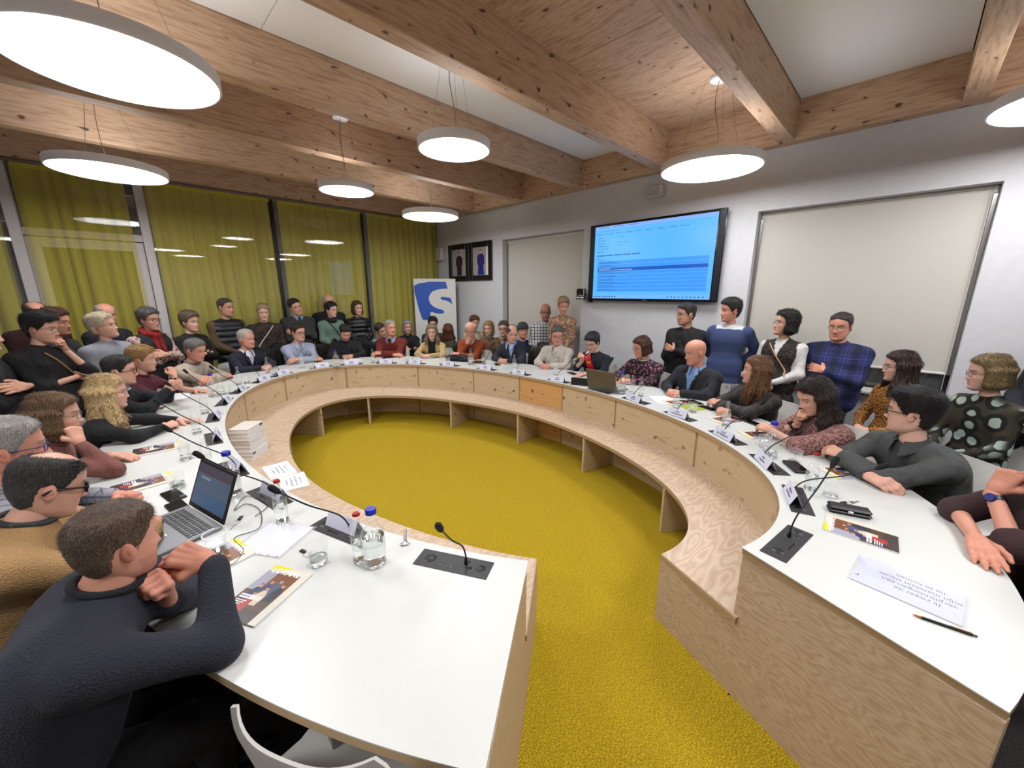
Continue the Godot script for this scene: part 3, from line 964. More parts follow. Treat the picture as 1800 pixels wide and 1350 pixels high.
func build_wall_things() -> void:
	# ---- wall screen
	var tv := thing("wall_screen", "large black wall screen showing a bright blue list page", "screen", Vector3(-2.565, 2.215, WALL_Z))
	part("cabinet", box_mesh(Vector3(0, 0, 0.055), Vector3(1.80, 1.02, 0.07), 0.01), mats.black, tv)
	part("bezel", box_mesh(Vector3(0, 0, 0.10), Vector3(1.86, 1.07, 0.03), 0.006), mats.black_gloss, tv)
	for s in [-1.0, 1.0]:
		part("speaker_bar", box_mesh(Vector3(s * 0.887, 0, 0.117), Vector3(0.07, 1.03, 0.006), 0.002), mat(Color(0.10, 0.11, 0.14), 0.3, 0.4), tv)
	var sm := glow(Color.WHITE, 1.0)
	sm.albedo_color = Color(0.02, 0.02, 0.03)
	sm.roughness = 0.25
	sm.emission_texture = img_tex(screen_image())
	sm.emission_operator = BaseMaterial3D.EMISSION_OP_MULTIPLY
	sm.emission = Color.WHITE
	part("screen_panel", quad_xy(1.68, 1.005), sm, tv, Transform3D(Basis.IDENTITY, Vector3(0, 0.0, 0.1165)))
	part("maker_badge", box_mesh(Vector3(0, -0.518, 0.116), Vector3(0.07, 0.008, 0.002)), mats.steel, tv)
	var tl := AreaLight3D.new()
	tl.name = "screen_light"
	tl.area_size = Vector2(1.6, 0.95)
	tl.light_color = Color(0.35, 0.68, 1.0)
	tl.light_energy = 0.28
	tl.area_normalize_energy = true
	tl.shadow_enabled = true
	tv.add_child(tl)
	tl.position = Vector3(0, 0, 0.13)
	tl.rotation_degrees = Vector3(0, 180, 0)
	# ---- conference camera on a wall arm beside the screen
	var cp := thing("conference_camera", "small black and silver conference camera on a bracket beside the wall screen", "camera", Vector3(-3.60, 1.70, WALL_Z))
	part("bracket", box_mesh(Vector3(0.04, 0.0, 0.10), Vector3(0.20, 0.012, 0.16), 0.003), mats.black, cp)
	part("wall_plate", box_mesh(Vector3(0.10, 0.0, 0.012), Vector3(0.06, 0.10, 0.024), 0.004), mats.black, cp)
	part("base", lathe_mesh([Vector2(0, 0.006), Vector2(0.075, 0.006), Vector2(0.078, 0.02), Vector2(0.06, 0.042), Vector2(0, 0.042)], 28), mats.steel, cp, Transform3D(Basis.IDENTITY, Vector3(-0.02, 0, 0.11)))
	for s in [-1.0, 1.0]:
		part("yoke_arm", box_mesh(Vector3(-0.02 + s * 0.062, 0.095, 0.11), Vector3(0.022, 0.12, 0.07), 0.008), mats.steel, cp)
	part("camera_head", box_mesh(Vector3(-0.02, 0.105, 0.12), Vector3(0.095, 0.10, 0.11), 0.02), mats.black_gloss, cp)
	part("lens", lathe_mesh([Vector2(0, 0.0), Vector2(0.03, 0.0), Vector2(0.034, -0.01), Vector2(0.034, -0.04)], 24), mats.black_gloss, cp, Transform3D(Basis(Vector3.RIGHT, PI / 2), Vector3(-0.02, 0.105, 0.185)))
	# ---- two framed full-length portraits
	for k in 2:
		var f := thing("framed_portrait", ["black framed portrait of a figure in dark uniform with a sash", "black framed portrait of a figure in a blue dress"][k], "picture", Vector3([-6.81, -6.115][k], 2.40, WALL_Z), 0.0, "framed portraits")
		var w := 0.685
		var h := 0.735
		for s in [-1.0, 1.0]:
			part("frame_side", box_mesh(Vector3(s * (w / 2 - 0.05), 0, 0.02), Vector3(0.10, h, 0.035), 0.006), mats.black, f)
			part("frame_rail", box_mesh(Vector3(0, s * (h / 2 - 0.05), 0.02), Vector3(w - 0.2, 0.10, 0.035), 0.006), mats.black, f)
		var pm := mat(Color.WHITE, 0.35)
		pm.albedo_texture = img_tex(portrait_image(k == 1))
		part("photograph", quad_xy(w - 0.19, h - 0.19), pm, f, Transform3D(Basis.IDENTITY, Vector3(0, 0, 0.012)))
	# ---- wall speakers
	for q in [[-7.40, 2.61, "small white wall speaker beside the curtain corner", 0.20, 0.26], [-2.56, 3.07, "small grey wall speaker above the wall screen", 0.21, 0.14]]:
		var s := thing("wall_speaker", q[2], "speaker", Vector3(q[0], q[1], WALL_Z), 0.0, "wall speakers")
		part("cabinet", box_mesh(Vector3(0, 0, 0.065), Vector3(q[3], q[4], 0.11), 0.014), mats.frame_white, s)
		part("grille", box_mesh(Vector3(0, 0, 0.123), Vector3(q[3] - 0.03, q[4] - 0.03, 0.006), 0.002), mat(Color(0.66, 0.65, 0.65), 0.8), s)
		part("mount", box_mesh(Vector3(0, 0, 0.006), Vector3(0.06, 0.08, 0.012), 0.002), mats.frame_white, s)
	# ---- roll-up banner with the blue emblem
	var b := thing("roll_up_banner", "white roll-up banner with a large blue and white S emblem", "banner", Vector3(-6.98, 0, -4.72), deg_to_rad(52))
	part("foot_case", box_mesh(Vector3(0, 0.05, 0), Vector3(0.88, 0.08, 0.11), 0.02), mats.steel, b)
	part("top_rail", box_mesh(Vector3(0, 2.06, 0), Vector3(0.86, 0.025, 0.02), 0.004), mats.white_plastic, b)
	part("support_pole", tube_mesh([Vector3(0, 0.09, -0.03), Vector3(0, 2.06, -0.015)], 0.01, 8), mats.steel, b)
	part("banner_sheet", box_mesh(Vector3(0, 1.07, 0.004), Vector3(0.85, 1.97, 0.002)), mat(Color(0.83, 0.83, 0.81), 0.55), b)
	# emblem: a blue leaning block with a white S cut through it
	var blue := mat(Color(0.13, 0.32, 0.68), 0.5)
	var em := MB.new()
	var P := func(x: float, y: float) -> Vector2:
		# emblem drawn on a 315 x 315 grid, the sheet's full width
		return Vector2((x / 315.0 - 0.5) * 0.85, 2.045 - y / 315.0 * 0.86)
	var block := [[3, 40], [40, 25], [120, 12], [242, 12], [255, 62], [212, 64], [175, 70], [143, 82], [122, 100], [110, 124], [109, 148], [118, 172], [136, 192], [160, 206], [190, 216], [214, 224], [222, 236], [214, 248], [190, 251], [160, 247], [134, 238], [116, 238], [115, 282], [90, 296], [62, 298], [52, 290], [30, 220], [14, 140], [3, 90]]
	var poly := PackedVector2Array()
	for q in block:
		poly.append(P.call(q[0], q[1]))
	var up := Basis(Vector3(1, 0, 0), Vector3(0, 0, 1), Vector3(0, 1, 0))
	em.prism(poly, 0.0, 0.0012, Transform3D(up, Vector3(0, 0, 0.0052)))
	part("emblem_block", em.done(), blue, b)
	var wedge := PackedVector2Array()
	for q in [[198, 128], [210, 124], [240, 126], [276, 132], [288, 182], [268, 164], [240, 152], [212, 146], [197, 138]]:
		wedge.append(P.call(q[0], q[1]))
	var em2 := MB.new()
	em2.prism(wedge, 0.0, 0.0012, Transform3D(up, Vector3(0, 0, 0.0052)))
	part("emblem_wedge", em2.done(), blue, b)

# ---------------------------------------------------------------- chairs
func chair_shell() -> ArrayMesh:
	# one moulded shell: seat and back, open at the front, local +z is forward
	var b := MB.new()
	var nu := 18
	var prof := [Vector2(0.225, 0.435), Vector2(0.21, 0.455), Vector2(0.10, 0.452), Vector2(-0.05, 0.44), Vector2(-0.15, 0.445), Vector2(-0.20, 0.475), Vector2(-0.225, 0.55), Vector2(-0.245, 0.66), Vector2(-0.265, 0.76), Vector2(-0.275, 0.815), Vector2(-0.277, 0.83)]
	var wid := [0.20, 0.215, 0.225, 0.23, 0.235, 0.24, 0.245, 0.245, 0.235, 0.215, 0.19]
	var curl := [0.0, 0.004, 0.018, 0.03, 0.035, 0.03, 0.02, 0.012, 0.01, 0.01, 0.01]
	for side in [0, 1]:
		var base := b.v.size()
		for j in prof.size():
			var p: Vector2 = prof[j]
			var q: Vector2 = prof[mini(j + 1, prof.size() - 1)]
			var o: Vector2 = prof[maxi(j - 1, 0)]
			var d := (q - o).normalized()
			var nn := Vector2(d.y, -d.x)
			if j < 5: nn = Vector2(-d.y, d.x)
			nn = Vector2(-d.y, d.x) * -1.0
			if nn.y < 0.0 and j < 4: nn = -nn
			if j >= 4 and nn.x < 0.0: nn = -nn
			for k in nu + 1:
				var s := float(k) / nu * 2.0 - 1.0
				var bend: float = curl[j] * s * s + (0.045 * pow(absf(s), 3.0) if j >= 4 else 0.0) * (1.0 if j > 5 else 0.5)
				var pp := p + nn * bend - nn * (0.007 if side == 1 else 0.0)
				b.vert(Vector3(s * wid[j], pp.y, pp.x), Vector3(0, nn.y, nn.x) * (1.0 if side == 0 else -1.0), Vector2(s, j))
		var m := nu + 1
		for j in prof.size() - 1:
			for k in nu:
				b.quad_i(base + j * m + k, base + j * m + k + 1, base + (j + 1) * m + k + 1, base + (j + 1) * m + k)
	# rim joins the two faces
	var m2 := nu + 1
	var cnt := prof.size() * m2
	var rim := []
	for k in nu + 1: rim.append(k)
	for j in range(1, prof.size()): rim.append(j * m2 + nu)
	for k in range(nu - 1, -1, -1): rim.append((prof.size() - 1) * m2 + k)
	for j in range(prof.size() - 2, 0, -1): rim.append(j * m2)
	var mid := Vector3(0, 0.55, -0.05)
	for k in rim.size():
		var i0: int = rim[k]
		var i1: int = rim[(k + 1) % rim.size()]
		var nn2 := (b.v[i0] - mid).normalized()
		b.quad_i(b.vert(b.v[i0], nn2), b.vert(b.v[i1], nn2), b.vert(b.v[cnt + i1], nn2), b.vert(b.v[cnt + i0], nn2))
	return b.done()

func make_chair(label: String, shell: Material, at: Vector3, turn: float) -> Node3D:
	var t := thing("shell_chair", label, "chair", at, turn, "shell chairs round the table")
	part("shell", shell_mesh, shell, t)
	for s in [-1.0, 1.0]:
		for f in [-1.0, 1.0]:
			part("leg", leg_meshes[(0 if s < 0 else 2) + (0 if f < 0 else 1)], mats.chrome, t)
	part("underframe", under_mesh, mats.chrome, t)
	return t

var shell_mesh: ArrayMesh
var leg_meshes := []
var under_mesh: ArrayMesh

func chair_parts() -> void:
	shell_mesh = chair_shell()
	for s in [-1.0, 1.0]:
		for f in [-1.0, 1.0]:
			leg_meshes.append(tube_mesh([Vector3(s * 0.15, 0.425, f * 0.13), Vector3(s * 0.215, 0.0, f * 0.20)], [0.010, 0.009], 8))
	var b := MB.new()
	b.tube([Vector3(-0.15, 0.425, 0.13), Vector3(0.15, 0.425, 0.13)], 0.009, 6)
	b.tube([Vector3(-0.15, 0.425, -0.13), Vector3(0.15, 0.425, -0.13)], 0.009, 6)
	under_mesh = b.done()

func build_chairs() -> void:
	chair_parts()
	# the empty chair tucked under the open end of the table
	var f := Vector2(-0.48, -0.877)
	make_chair("empty white shell chair tucked up to the open end of the table", mats.white_plastic, Vector3(-0.80 + f.x * 0.25, 0, -0.12 + f.y * 0.25), atan2(f.x, f.y))

# ---------------------------------------------------------------- things on the table and the bench
func near_t(p: Vector2) -> float:
	var best := 0.5
	var bd := 1e9
	for s in 600:
		var t := s / 600.0
		var d := c_inner(t).distance_squared_to(p)
		if d < bd:
			bd = d
			best = t
	return best

func out_dir(t: float) -> Vector2:
	var e := c_inner(t + 0.004) - c_inner(t - 0.004)
	var n := Vector2(e.y, -e.x).normalized()
	return n if n.dot(c_inner(t) - CENTRE) > 0.0 else -n

# a rectangle lying on a level surface, from its four corners in the photograph; first edge gives local +x
func lying(c: Array, y: float) -> Array:
	var w := []
	for q in c:
		w.append(at_y(q[0], q[1], y))
	var ex: Vector3 = (w[1] - w[0]) + (w[2] - w[3])
	var ez: Vector3 = (w[3] - w[0]) + (w[2] - w[1])
	var ctr: Vector3 = (w[0] + w[1] + w[2] + w[3]) * 0.25
	return [ctr, atan2(-ex.z, ex.x), ex.length() * 0.5, ez.length() * 0.5]

func bottle_small(label: String, at: Vector3, cap: bool) -> Node3D:
	var t := thing("water_bottle", label, "bottle", at, 0.0, "small glass water bottles")
	part("glass_body", bottle_mesh(0.029, 0.21), mats.glass, t)
	part("base_glass", base_glass(0.029), mats.glass_solid, t)
	if cap:
		part("crown_cap", lathe_mesh([Vector2(0, 0.213), Vector2(0.012, 0.213), Vector2(0.0145, 0.209), Vector2(0.0145, 0.203)], 20), mat(Color(0.62, 0.08, 0.07), 0.35, 0.3), t)
		part("water", water_mesh(0.0265, 0.014, 0.085), mats.water, t)
	else:
		part("water", water_mesh(0.0265, 0.014, 0.034), mats.water, t)
	part("ring_label", lathe_mesh([Vector2(0.0294, 0.06), Vector2(0.0294, 0.10)], 24), label_mat(), t)
	return t

func label_mat() -> Material:
	if not mats.has("clear_label"):
		var m := mat(Color(0.86, 0.88, 0.84, 0.28), 0.6)
		m.transparency = BaseMaterial3D.TRANSPARENCY_ALPHA
		mats.clear_label = m
	return mats.clear_label

func bottle_mesh(r: float, h: float) -> ArrayMesh:
	var key := "bottle%f%f" % [r, h]
	if not mats.has(key):
		mats[key] = lathe_mesh([Vector2(r * 0.7, 0.002), Vector2(r * 0.93, 0.003), Vector2(r, 0.012), Vector2(r, h * 0.56), Vector2(r * 0.95, h * 0.62), Vector2(r * 0.70, h * 0.69), Vector2(r * 0.47, h * 0.735), Vector2(r * 0.42, h * 0.78), Vector2(r * 0.41, h * 0.93), Vector2(r * 0.47, h * 0.94), Vector2(r * 0.47, h * 0.99), Vector2(r * 0.38, h), Vector2(r * 0.36, h * 0.97)], 28)
	return mats[key]

func base_glass(r: float) -> ArrayMesh:
	var key := "bbase%f" % r
	if not mats.has(key):
		mats[key] = lathe_mesh([Vector2(0, 0.0025), Vector2(r * 0.55, 0.001), Vector2(r * 0.86, 0.002), Vector2(r * 0.97, 0.009), Vector2(r * 0.97, 0.0115), Vector2(r * 0.5, 0.0125), Vector2(0, 0.0135)], 28)
	return mats[key]

func water_mesh(r: float, y0: float, y1: float) -> ArrayMesh:
	var key := "water%f%f%f" % [r, y0, y1]
	if not mats.has(key):
		mats[key] = lathe_mesh([Vector2(0, y0), Vector2(r * 0.98, y0), Vector2(r, y0 + 0.002), Vector2(r, y1), Vector2(0, y1)], 28)
	return mats[key]

func bottle_large(label: String, at: Vector3, fill := 0.105) -> Node3D:
	var t := thing("water_carafe", label, "bottle", at, 0.0, "large glass water bottles")
	part("glass_body", bottle_mesh(0.044, 0.235), mats.glass, t)
	part("base_glass", base_glass(0.044), mats.glass_solid, t)
	part("water", water_mesh(0.0413, 0.015, fill), mats.water, t)
	part("screw_cap", lathe_mesh([Vector2(0, 0.243), Vector2(0.019, 0.243), Vector2(0.021, 0.240), Vector2(0.021, 0.222)], 24), mats.cap_blue, t)
	part("ring_label", lathe_mesh([Vector2(0.0443, 0.055), Vector2(0.0443, 0.105)], 28), label_mat(), t)
	return t

func tumbler(label: String, at: Vector3, fill := 0.035) -> Node3D:
	var t := thing("drinking_glass", label, "glass", at, 0.0, "drinking glasses on the table")
	if not mats.has("tumbler_mesh"):
		mats.tumbler_mesh = lathe_mesh([Vector2(0.029, 0.002), Vector2(0.0325, 0.004), Vector2(0.0345, 0.02), Vector2(0.040, 0.085), Vector2(0.0405, 0.087), Vector2(0.0385, 0.087), Vector2(0.033, 0.02), Vector2(0.031, 0.013)], 32)
	part("glass_wall", mats.tumbler_mesh, mats.glass, t)
	part("base_glass", lathe_cached("tbase", [Vector2(0, 0.001), Vector2(0.028, 0.0015), Vector2(0.032, 0.005), Vector2(0.0325, 0.011), Vector2(0, 0.0125)]), mats.glass_solid, t)
	if fill > 0.015:
		part("water", water_mesh(0.0322, 0.0132, fill), mats.water, t)
	return t

func lathe_cached(key: String, prof: Array) -> ArrayMesh:
	if not mats.has(key):
		mats[key] = lathe_mesh(prof, 28)
	return mats[key]

# microphone unit: plate let into the top, gooseneck leaning outwards (local +z)
func mic_unit(label: String, at: Vector3, turn: float, tip: Vector3, foot_x := 0.02) -> Node3D:
	var t := thing("microphone_unit", label, "microphone", at, turn, "microphone units along the inner edge of the table")
	part("plate", plate_mesh, mats.console, t)
	part("loudspeaker", lathe_cached("mic_spk", [Vector2(0, 0.0045), Vector2(0.022, 0.0045), Vector2(0.024, 0.003)]), mats.black, t, Transform3D(Basis.IDENTITY, Vector3(-0.10, 0, 0.0)))
	for k in 4:
		part("button", button_mesh, mats.black_gloss, t, Transform3D(Basis.IDENTITY, Vector3(-0.045 + k * 0.016, 0.0035, 0.022)))
	for k in 2:
		part("socket", lathe_cached("mic_sock", [Vector2(0, 0.004), Vector2(0.008, 0.004), Vector2(0.009, 0.003)]), mats.black_gloss, t, Transform3D(Basis.IDENTITY, Vector3(0.055 + k * 0.02, 0, -0.02 + k * 0.03)))
	part("power_socket", lathe_cached("mic_pow", [Vector2(0, 0.004), Vector2(0.018, 0.004), Vector2(0.02, 0.003)]), mats.black, t, Transform3D(Basis.IDENTITY, Vector3(0.115, 0, 0.0)))
	var base := Vector3(foot_x, 0.0, -0.01)
	var g := curve_pts([base, base + Vector3(0, 0.035, 0.0), base + Vector3(0, 0.035, 0) + (tip - base) * 0.16 + Vector3(0, 0.025, 0), base.lerp(tip, 0.62) + Vector3(0, 0.018, 0), tip], 6)
	part("gooseneck_foot", tube_mesh([base, base + Vector3(0, 0.03, 0)], [0.008, 0.0055], 10), mats.black, t)
	part("gooseneck", tube_mesh(g, 0.0034, 7), mats.black, t)
	var d := (tip - base.lerp(tip, 0.62)).normalized()
	part("microphone_head", tube_mesh([tip - d * 0.006, tip, tip + d * 0.012, tip + d * 0.038, tip + d * 0.048, tip + d * 0.051], [0.0045, 0.008, 0.0115, 0.0125, 0.009, 0.003], 14), mats.foam, t)
	return t

var plate_mesh: ArrayMesh
var button_mesh: ArrayMesh

func name_card(label: String, at: Vector3, turn: float, lines: Array) -> Node3D:
	# folded card, its written face towards local -z
	var t := thing("name_card", label, "name card", at, turn, "folded name cards along the inner edge")
	if not mats.has("tent"):
		var b := MB.new()
		var h := 0.066
		for s in [-1.0, 1.0]:
			var lean := Basis(Vector3.RIGHT, s * deg_to_rad(-24))
			b.box(lean * Vector3(0, -h * 0.5, 0) + Vector3(0, h * 0.93, 0), Vector3(0.19, h, 0.0012), 0.0, lean)
		mats.tent = b.done()
	part("card", mats.tent, mats.card, t)
	var face := Basis(Vector3.RIGHT, deg_to_rad(24)) * Basis(Vector3.UP, PI)
	for k in lines.size():
		var w: String = lines[k]
		var y := 0.041 - k * 0.018
		var z := -0.0065 - (0.0614 - y) * 0.445 + 0.0042
		if w == "":
			part("print_line", box_mesh(Vector3.ZERO, Vector3(0.05 + 0.02 * k, 0.006, 0.0008)), mats.ink, t, Transform3D(face, Vector3(0, y, z)))
		else:
			part("lettering", text_mesh(w, 0.0135), mats.ink, t, Transform3D(face, Vector3(0, y, z)))
	return t

func magazine_image() -> Image:
	var im := Image.create(210, 297, false, Image.FORMAT_RGB8)
	im.fill(Color(0.83, 0.80, 0.74))
	# printed cover: room with a group of people
	im.fill_rect(Rect2i(0, 34, 176, 120), Color(0.45, 0.27, 0.13))
	im.fill_rect(Rect2i(0, 34, 60, 200), Color(0.60, 0.60, 0.66))
	im.fill_rect(Rect2i(0, 150, 176, 147), Color(0.30, 0.20, 0.15))
	im.fill_rect(Rect2i(0, 215, 90, 82), Color(0.16, 0.17, 0.33))
	im.fill_rect(Rect2i(0, 240, 176, 57), Color(0.2, 0.15, 0.13))
	var folk := [[50, 120, Color(0.12, 0.14, 0.32), Color(0.75, 0.55, 0.42)], [82, 92, Color(0.20, 0.22, 0.38), Color(0.7, 0.5, 0.4)], [120, 80, Color(0.28, 0.32, 0.45), Color(0.72, 0.53, 0.42)], [150, 100, Color(0.12, 0.14, 0.16), Color(0.74, 0.55, 0.42)], [96, 130, Color(0.80, 0.74, 0.62), Color(0.75, 0.55, 0.43)], [66, 165, Color(0.65, 0.12, 0.12), Color(0.7, 0.5, 0.4)]]
	for q in folk:
		for y in range(-14, 90):
			for x in range(-24, 25):
				var px: int = q[0] + x
				var py: int = q[1] + y
				if px < 0 or px >= 176 or py >= 296:
					continue
				if y > 10 and absf(x) < minf(10.0 + (y - 10) * 0.5, 23.0):
					im.set_pixel(px, py, q[2])
				if Vector2(x / 9.0, y / 12.0).length() < 1.0:
					im.set_pixel(px, py, q[3] if y > -6 else Color(0.22, 0.14, 0.09))
	im.fill_rect(Rect2i(60, 172, 60, 24), Color(0.85, 0.82, 0.78))
	# yellow corner flash and the white headlines
	for y in 26:
		for x in range(0, 110 - y * 2):
			im.set_pixel(x, y, Color(0.88, 0.80, 0.05))
	for k in 4:
		im.fill_rect(Rect2i(12, 206 + k * 9, 56 - k * 8, 4), Color(0.9, 0.9, 0.92))
	for k in 2:
		im.fill_rect(Rect2i(10, 176 + k * 12, 70, 8), Color(0.92, 0.92, 0.95))
	return im

func magazine(label: String, px: float, py: float, turn_deg: float, scale := 1.0) -> void:
	var at := at_y(px, py, TABLE_Y)
	var inw := to_table(at)
	var t := thing("magazine", label, "magazine", at, atan2(-inw.x, -inw.z) + deg_to_rad(turn_deg), "council magazines on the table")
	var w := 0.175 * scale
	var h := 0.25 * scale
	part("pages", box_mesh(Vector3(0, 0.003, 0), Vector3(w, 0.005, h), 0.0008), mats.paper, t)
	var b := MB.new()
	b.quad(Vector3(-w / 2, 0.0062, h / 2), Vector3(w / 2, 0.0062, h / 2), Vector3(w / 2, 0.0062, -h / 2), Vector3(-w / 2, 0.0062, -h / 2), Vector3.UP, [Vector2(0, 1), Vector2(1, 1), Vector2(1, 0), Vector2(0, 0)])
	part("cover", b.done(), mats.cover, t)
	part("title", text_mesh("LOKAAL", 0.026 * scale, 0.0004, true), mats.white_ink, t, Transform3D(Basis(Vector3.RIGHT, -PI / 2), Vector3(-0.01, 0.0066, -h * 0.40)))

func oath_lines(t: Node3D, h: float, gap: float, y: float, turn: float, shift := Vector3.ZERO) -> void:
	var lines := ["Ik zweer de", "verplichtingen van", "mijn mandaat trouw", "na te komen"]
	for k in 4:
		var bs := Basis(Vector3.UP, turn) * Basis(Vector3.RIGHT, -PI / 2)
		part("lettering", text_mesh(lines[k], h), mats.ink, t, Transform3D(bs, Vector3(0, y, 0) + shift + Basis(Vector3.UP, turn) * Vector3(0, 0, (k - 1.5) * gap)))

func phone(label: String, px: float, py: float, turn_deg: float, c: Color, s := Vector3(0.074, 0.009, 0.152)) -> void:
	var t := thing("smartphone", label, "phone", at_y(px, py, TABLE_Y), deg_to_rad(turn_deg), "phones on the table")
	part("case", box_mesh(Vector3(0, s.y / 2 + 0.0005, 0), s, 0.004), mat(c, 0.45), t)
	part("screen_glass", box_mesh(Vector3(0, s.y + 0.0007, 0), Vector3(s.x - 0.008, 0.0008, s.z - 0.01)), mats.black_gloss, t)
	part("lens_bump", box_mesh(Vector3(-s.x * 0.28, s.y + 0.0014, -s.z * 0.38), Vector3(0.022, 0.0014, 0.026), 0.0006), mats.black, t)

func laptop(called_label: String, at: Vector3, turn: float, open_deg: float, w: float, d: float, body: Material, lid: Material, screen: Material) -> void:
	# local +z: towards the user; hinge at local z = 0
	var t := thing("laptop", called_label, "laptop", at, turn)
	part("base", box_mesh(Vector3(0, 0.010, d / 2), Vector3(w, 0.017, d), 0.004), body, t)
	for r in 5:
		for c in 13:
			part("key", key_mesh, mats.black, t, Transform3D(Basis.IDENTITY, Vector3((c - 6) * w * 0.068, 0.0195, 0.035 + r * 0.0195)))
	part("touchpad", box_mesh(Vector3(0, 0.0188, d - 0.055), Vector3(0.10, 0.0008, 0.066)), mats.steel, t)
	var bs := Basis(Vector3.RIGHT, deg_to_rad(90.0 - open_deg))
	var h := d * 0.96
	var lx := Transform3D(bs, Vector3(0, 0.018, -0.002))
	var l := part("lid", box_mesh(Vector3(0, h / 2, -0.004), Vector3(w, h, 0.007), 0.003), lid, t, lx)
	part("bezel", box_mesh(Vector3(0, h / 2, 0.0002), Vector3(w - 0.006, h - 0.006, 0.001)), mats.black, l)
	part("display", quad_xy(w - 0.03, h - 0.04), screen, l, Transform3D(Basis.IDENTITY, Vector3(0, h / 2 + 0.004, 0.0012)))

var key_mesh: ArrayMesh

func build_table_things() -> void:
	mats.cap_blue = mat(Color(0.06, 0.13, 0.60), 0.35)
	mats.foam = mat(Color(0.03, 0.03, 0.03), 0.9)
	mats.white_ink = mat(Color(0.95, 0.95, 0.95), 0.5)
	var cov := mat(Color.WHITE, 0.32)
	cov.albedo_texture = img_tex(magazine_image())
	mats.cover = cov
	key_mesh = box_mesh(Vector3.ZERO, Vector3(0.0165, 0.0025, 0.0155), 0.0006)
	button_mesh = box_mesh(Vector3.ZERO, Vector3(0.011, 0.003, 0.005), 0.0006)
	plate_mesh = box_mesh(Vector3(0, 0.0015, 0), Vector3(0.31, 0.003, 0.098), 0.001)
	# ---- microphone units and name cards, in order round the table from the laptop end
	var stations := [
		[800, 985, "", "", 5], [592, 935, "blank back of a folded card", "x", 1], [476, 873, "b", "x", 1], [418, 822, "b", "x", 1], [378, 770, "b", "x", 1], [379, 733, "b", "x", 1], [396, 707, "b", "x", 1],
		[431, 686, "b", "x", 0], [468, 669, "b", "x", 0], [505, 659, "b", "x", 0], [566, 646, "b", "x", 2], [617, 640, "b", "x", 2], [680, 637, "b", "x", 2], [737, 637, "b", "x", 2], [793, 641, "b", "x", 2], [862, 647, "b", "x", 2],
		[920, 656, "b", "x", 2], [990, 668, "b", "x", 0], [1060, 686, "", "", 2], [1128, 703, "l", "Ludwig|Willaert", 0], [1204, 731, "l", "Mich|Vandenbulcke", 0], [1283, 770, "l", "Sarah|Van Walleghem", 0], [1362, 818, "l", "Bart|Coopman", 1], [1412, 882, "l", "Nicolas|Van Vooren", 3], [1382, 950, "", "", 4]]
	var tips := [Vector3(-0.02, 0.25, 0.22), Vector3(0.0, 0.31, 0.24), Vector3(0.0, 0.31, 0.15), Vector3(-0.02, 0.24, 0.27), Vector3(0.22, 0.31, 0.05), Vector3(0.06, 0.29, 0.20)]
	var who := ["beside the empty end of the table", "before the dark wool sweater", "before the open laptop", "before the white-haired man with blue glasses", "before the woman in dusky pink", "before the long-haired blonde woman", "before the man with clasped hands", "before the burgundy sweater", "before the beige sweater", "before the navy blazer and white shirt", "before the pale blue shirt", "before the bearded man looking down", "before the rust red sweater", "before the pale yellow cardigan", "before the orange sweater", "before the balding man in a dark blazer", "before the cream shirt", "with a second curled lead, near the red sash", "behind the grey laptop lid", "before the floral black top", "before the bald man in a dark suit", "before the sheer striped blouse", "before the chunky pink knit", "before the grey-green shirt", "beside the plastic sleeve and the pen"]
	for k in stations.size():
		var s: Array = stations[k]
		var p := at_y(s[0], s[1], TABLE_Y)
		var t := near_t(Vector2(p.x, p.z))
		var o := out_dir(t)
		var base := c_inner(t) + o * 0.085
		var turn := atan2(o.x, o.y)
		mic_unit("black gooseneck microphone on a grey plate, " + who[k], Vector3(base.x, TABLE_Y, base.y), turn, tips[s[4]], 0.05 if s[4] != 0 else 0.03)
		if s[3] != "":
			var q := c_inner(t) + o * 0.062
			var lines: Array = ["", ""] if s[3] == "x" else Array((s[3] as String).split("|"))
			name_card("folded white name card " + who[k], Vector3(q.x, TABLE_Y + 0.003, q.y), turn + deg_to_rad(rng.randf_range(-7, 7)), lines)
	# ---- bottles and glasses
	var large := [[660, 990, "beside the red-capped bottle at the empty end", 0.125], [410, 868, "behind the open laptop lid", 0.12], [376, 697, "beside the beige sweater", 0.03], [592, 645, "before the bearded man looking down", 0.05], [828, 641, "before the orange sweater", 0.06], [1092, 692, "before the floral black top", 0.08], [1352, 803, "before the chunky pink knit", 0.035]]
	for q in large:
		bottle_large("blue-capped glass water bottle " + q[2], at_y(q[0], q[1], TABLE_Y), q[3])
	var small := [[634, 985, true, "touching the large blue-capped bottle"], [497, 917, true, "beside the plastic sleeve of papers"], [327, 808, false, "beside a magazine, near the open laptop"], [366, 822, false, "behind the open laptop lid"], [347, 762, false, "before the woman in dusky pink"], [361, 727, false, "before the long-haired blonde woman"], [390, 694, false, "beside the blue-capped bottle near the beige sweater"], [421, 676, false, "before the beige sweater"], [471, 656, false, "before the navy blazer and white shirt"], [532, 647, false, "before the pale blue shirt"], [656, 638, false, "before the rust red sweater"], [717, 636, false, "between the rust red sweater and the pale yellow cardigan"], [776, 640, false, "beside the dark bag lying on the table"], [850, 640, false, "beside the brown pouch"], [904, 650, false, "before the balding man in a dark blazer"], [977, 659, false, "before the cream shirt"], [1110, 694, false, "closest to the blue-capped bottle of the floral top"], [1126, 697, false, "beside the sheets of the floral top"], [1187, 719, false, "before the bald man in a dark suit"], [1275, 749, false, "before the sheer striped blouse"], [1423, 860, true, "before the grey-green shirt"]]
	for q in small:
		bottle_small(("small full glass bottle with a red crown cap, " if q[2] else "small open glass bottle, ") + q[3], at_y(q[0], q[1], TABLE_Y), q[2])
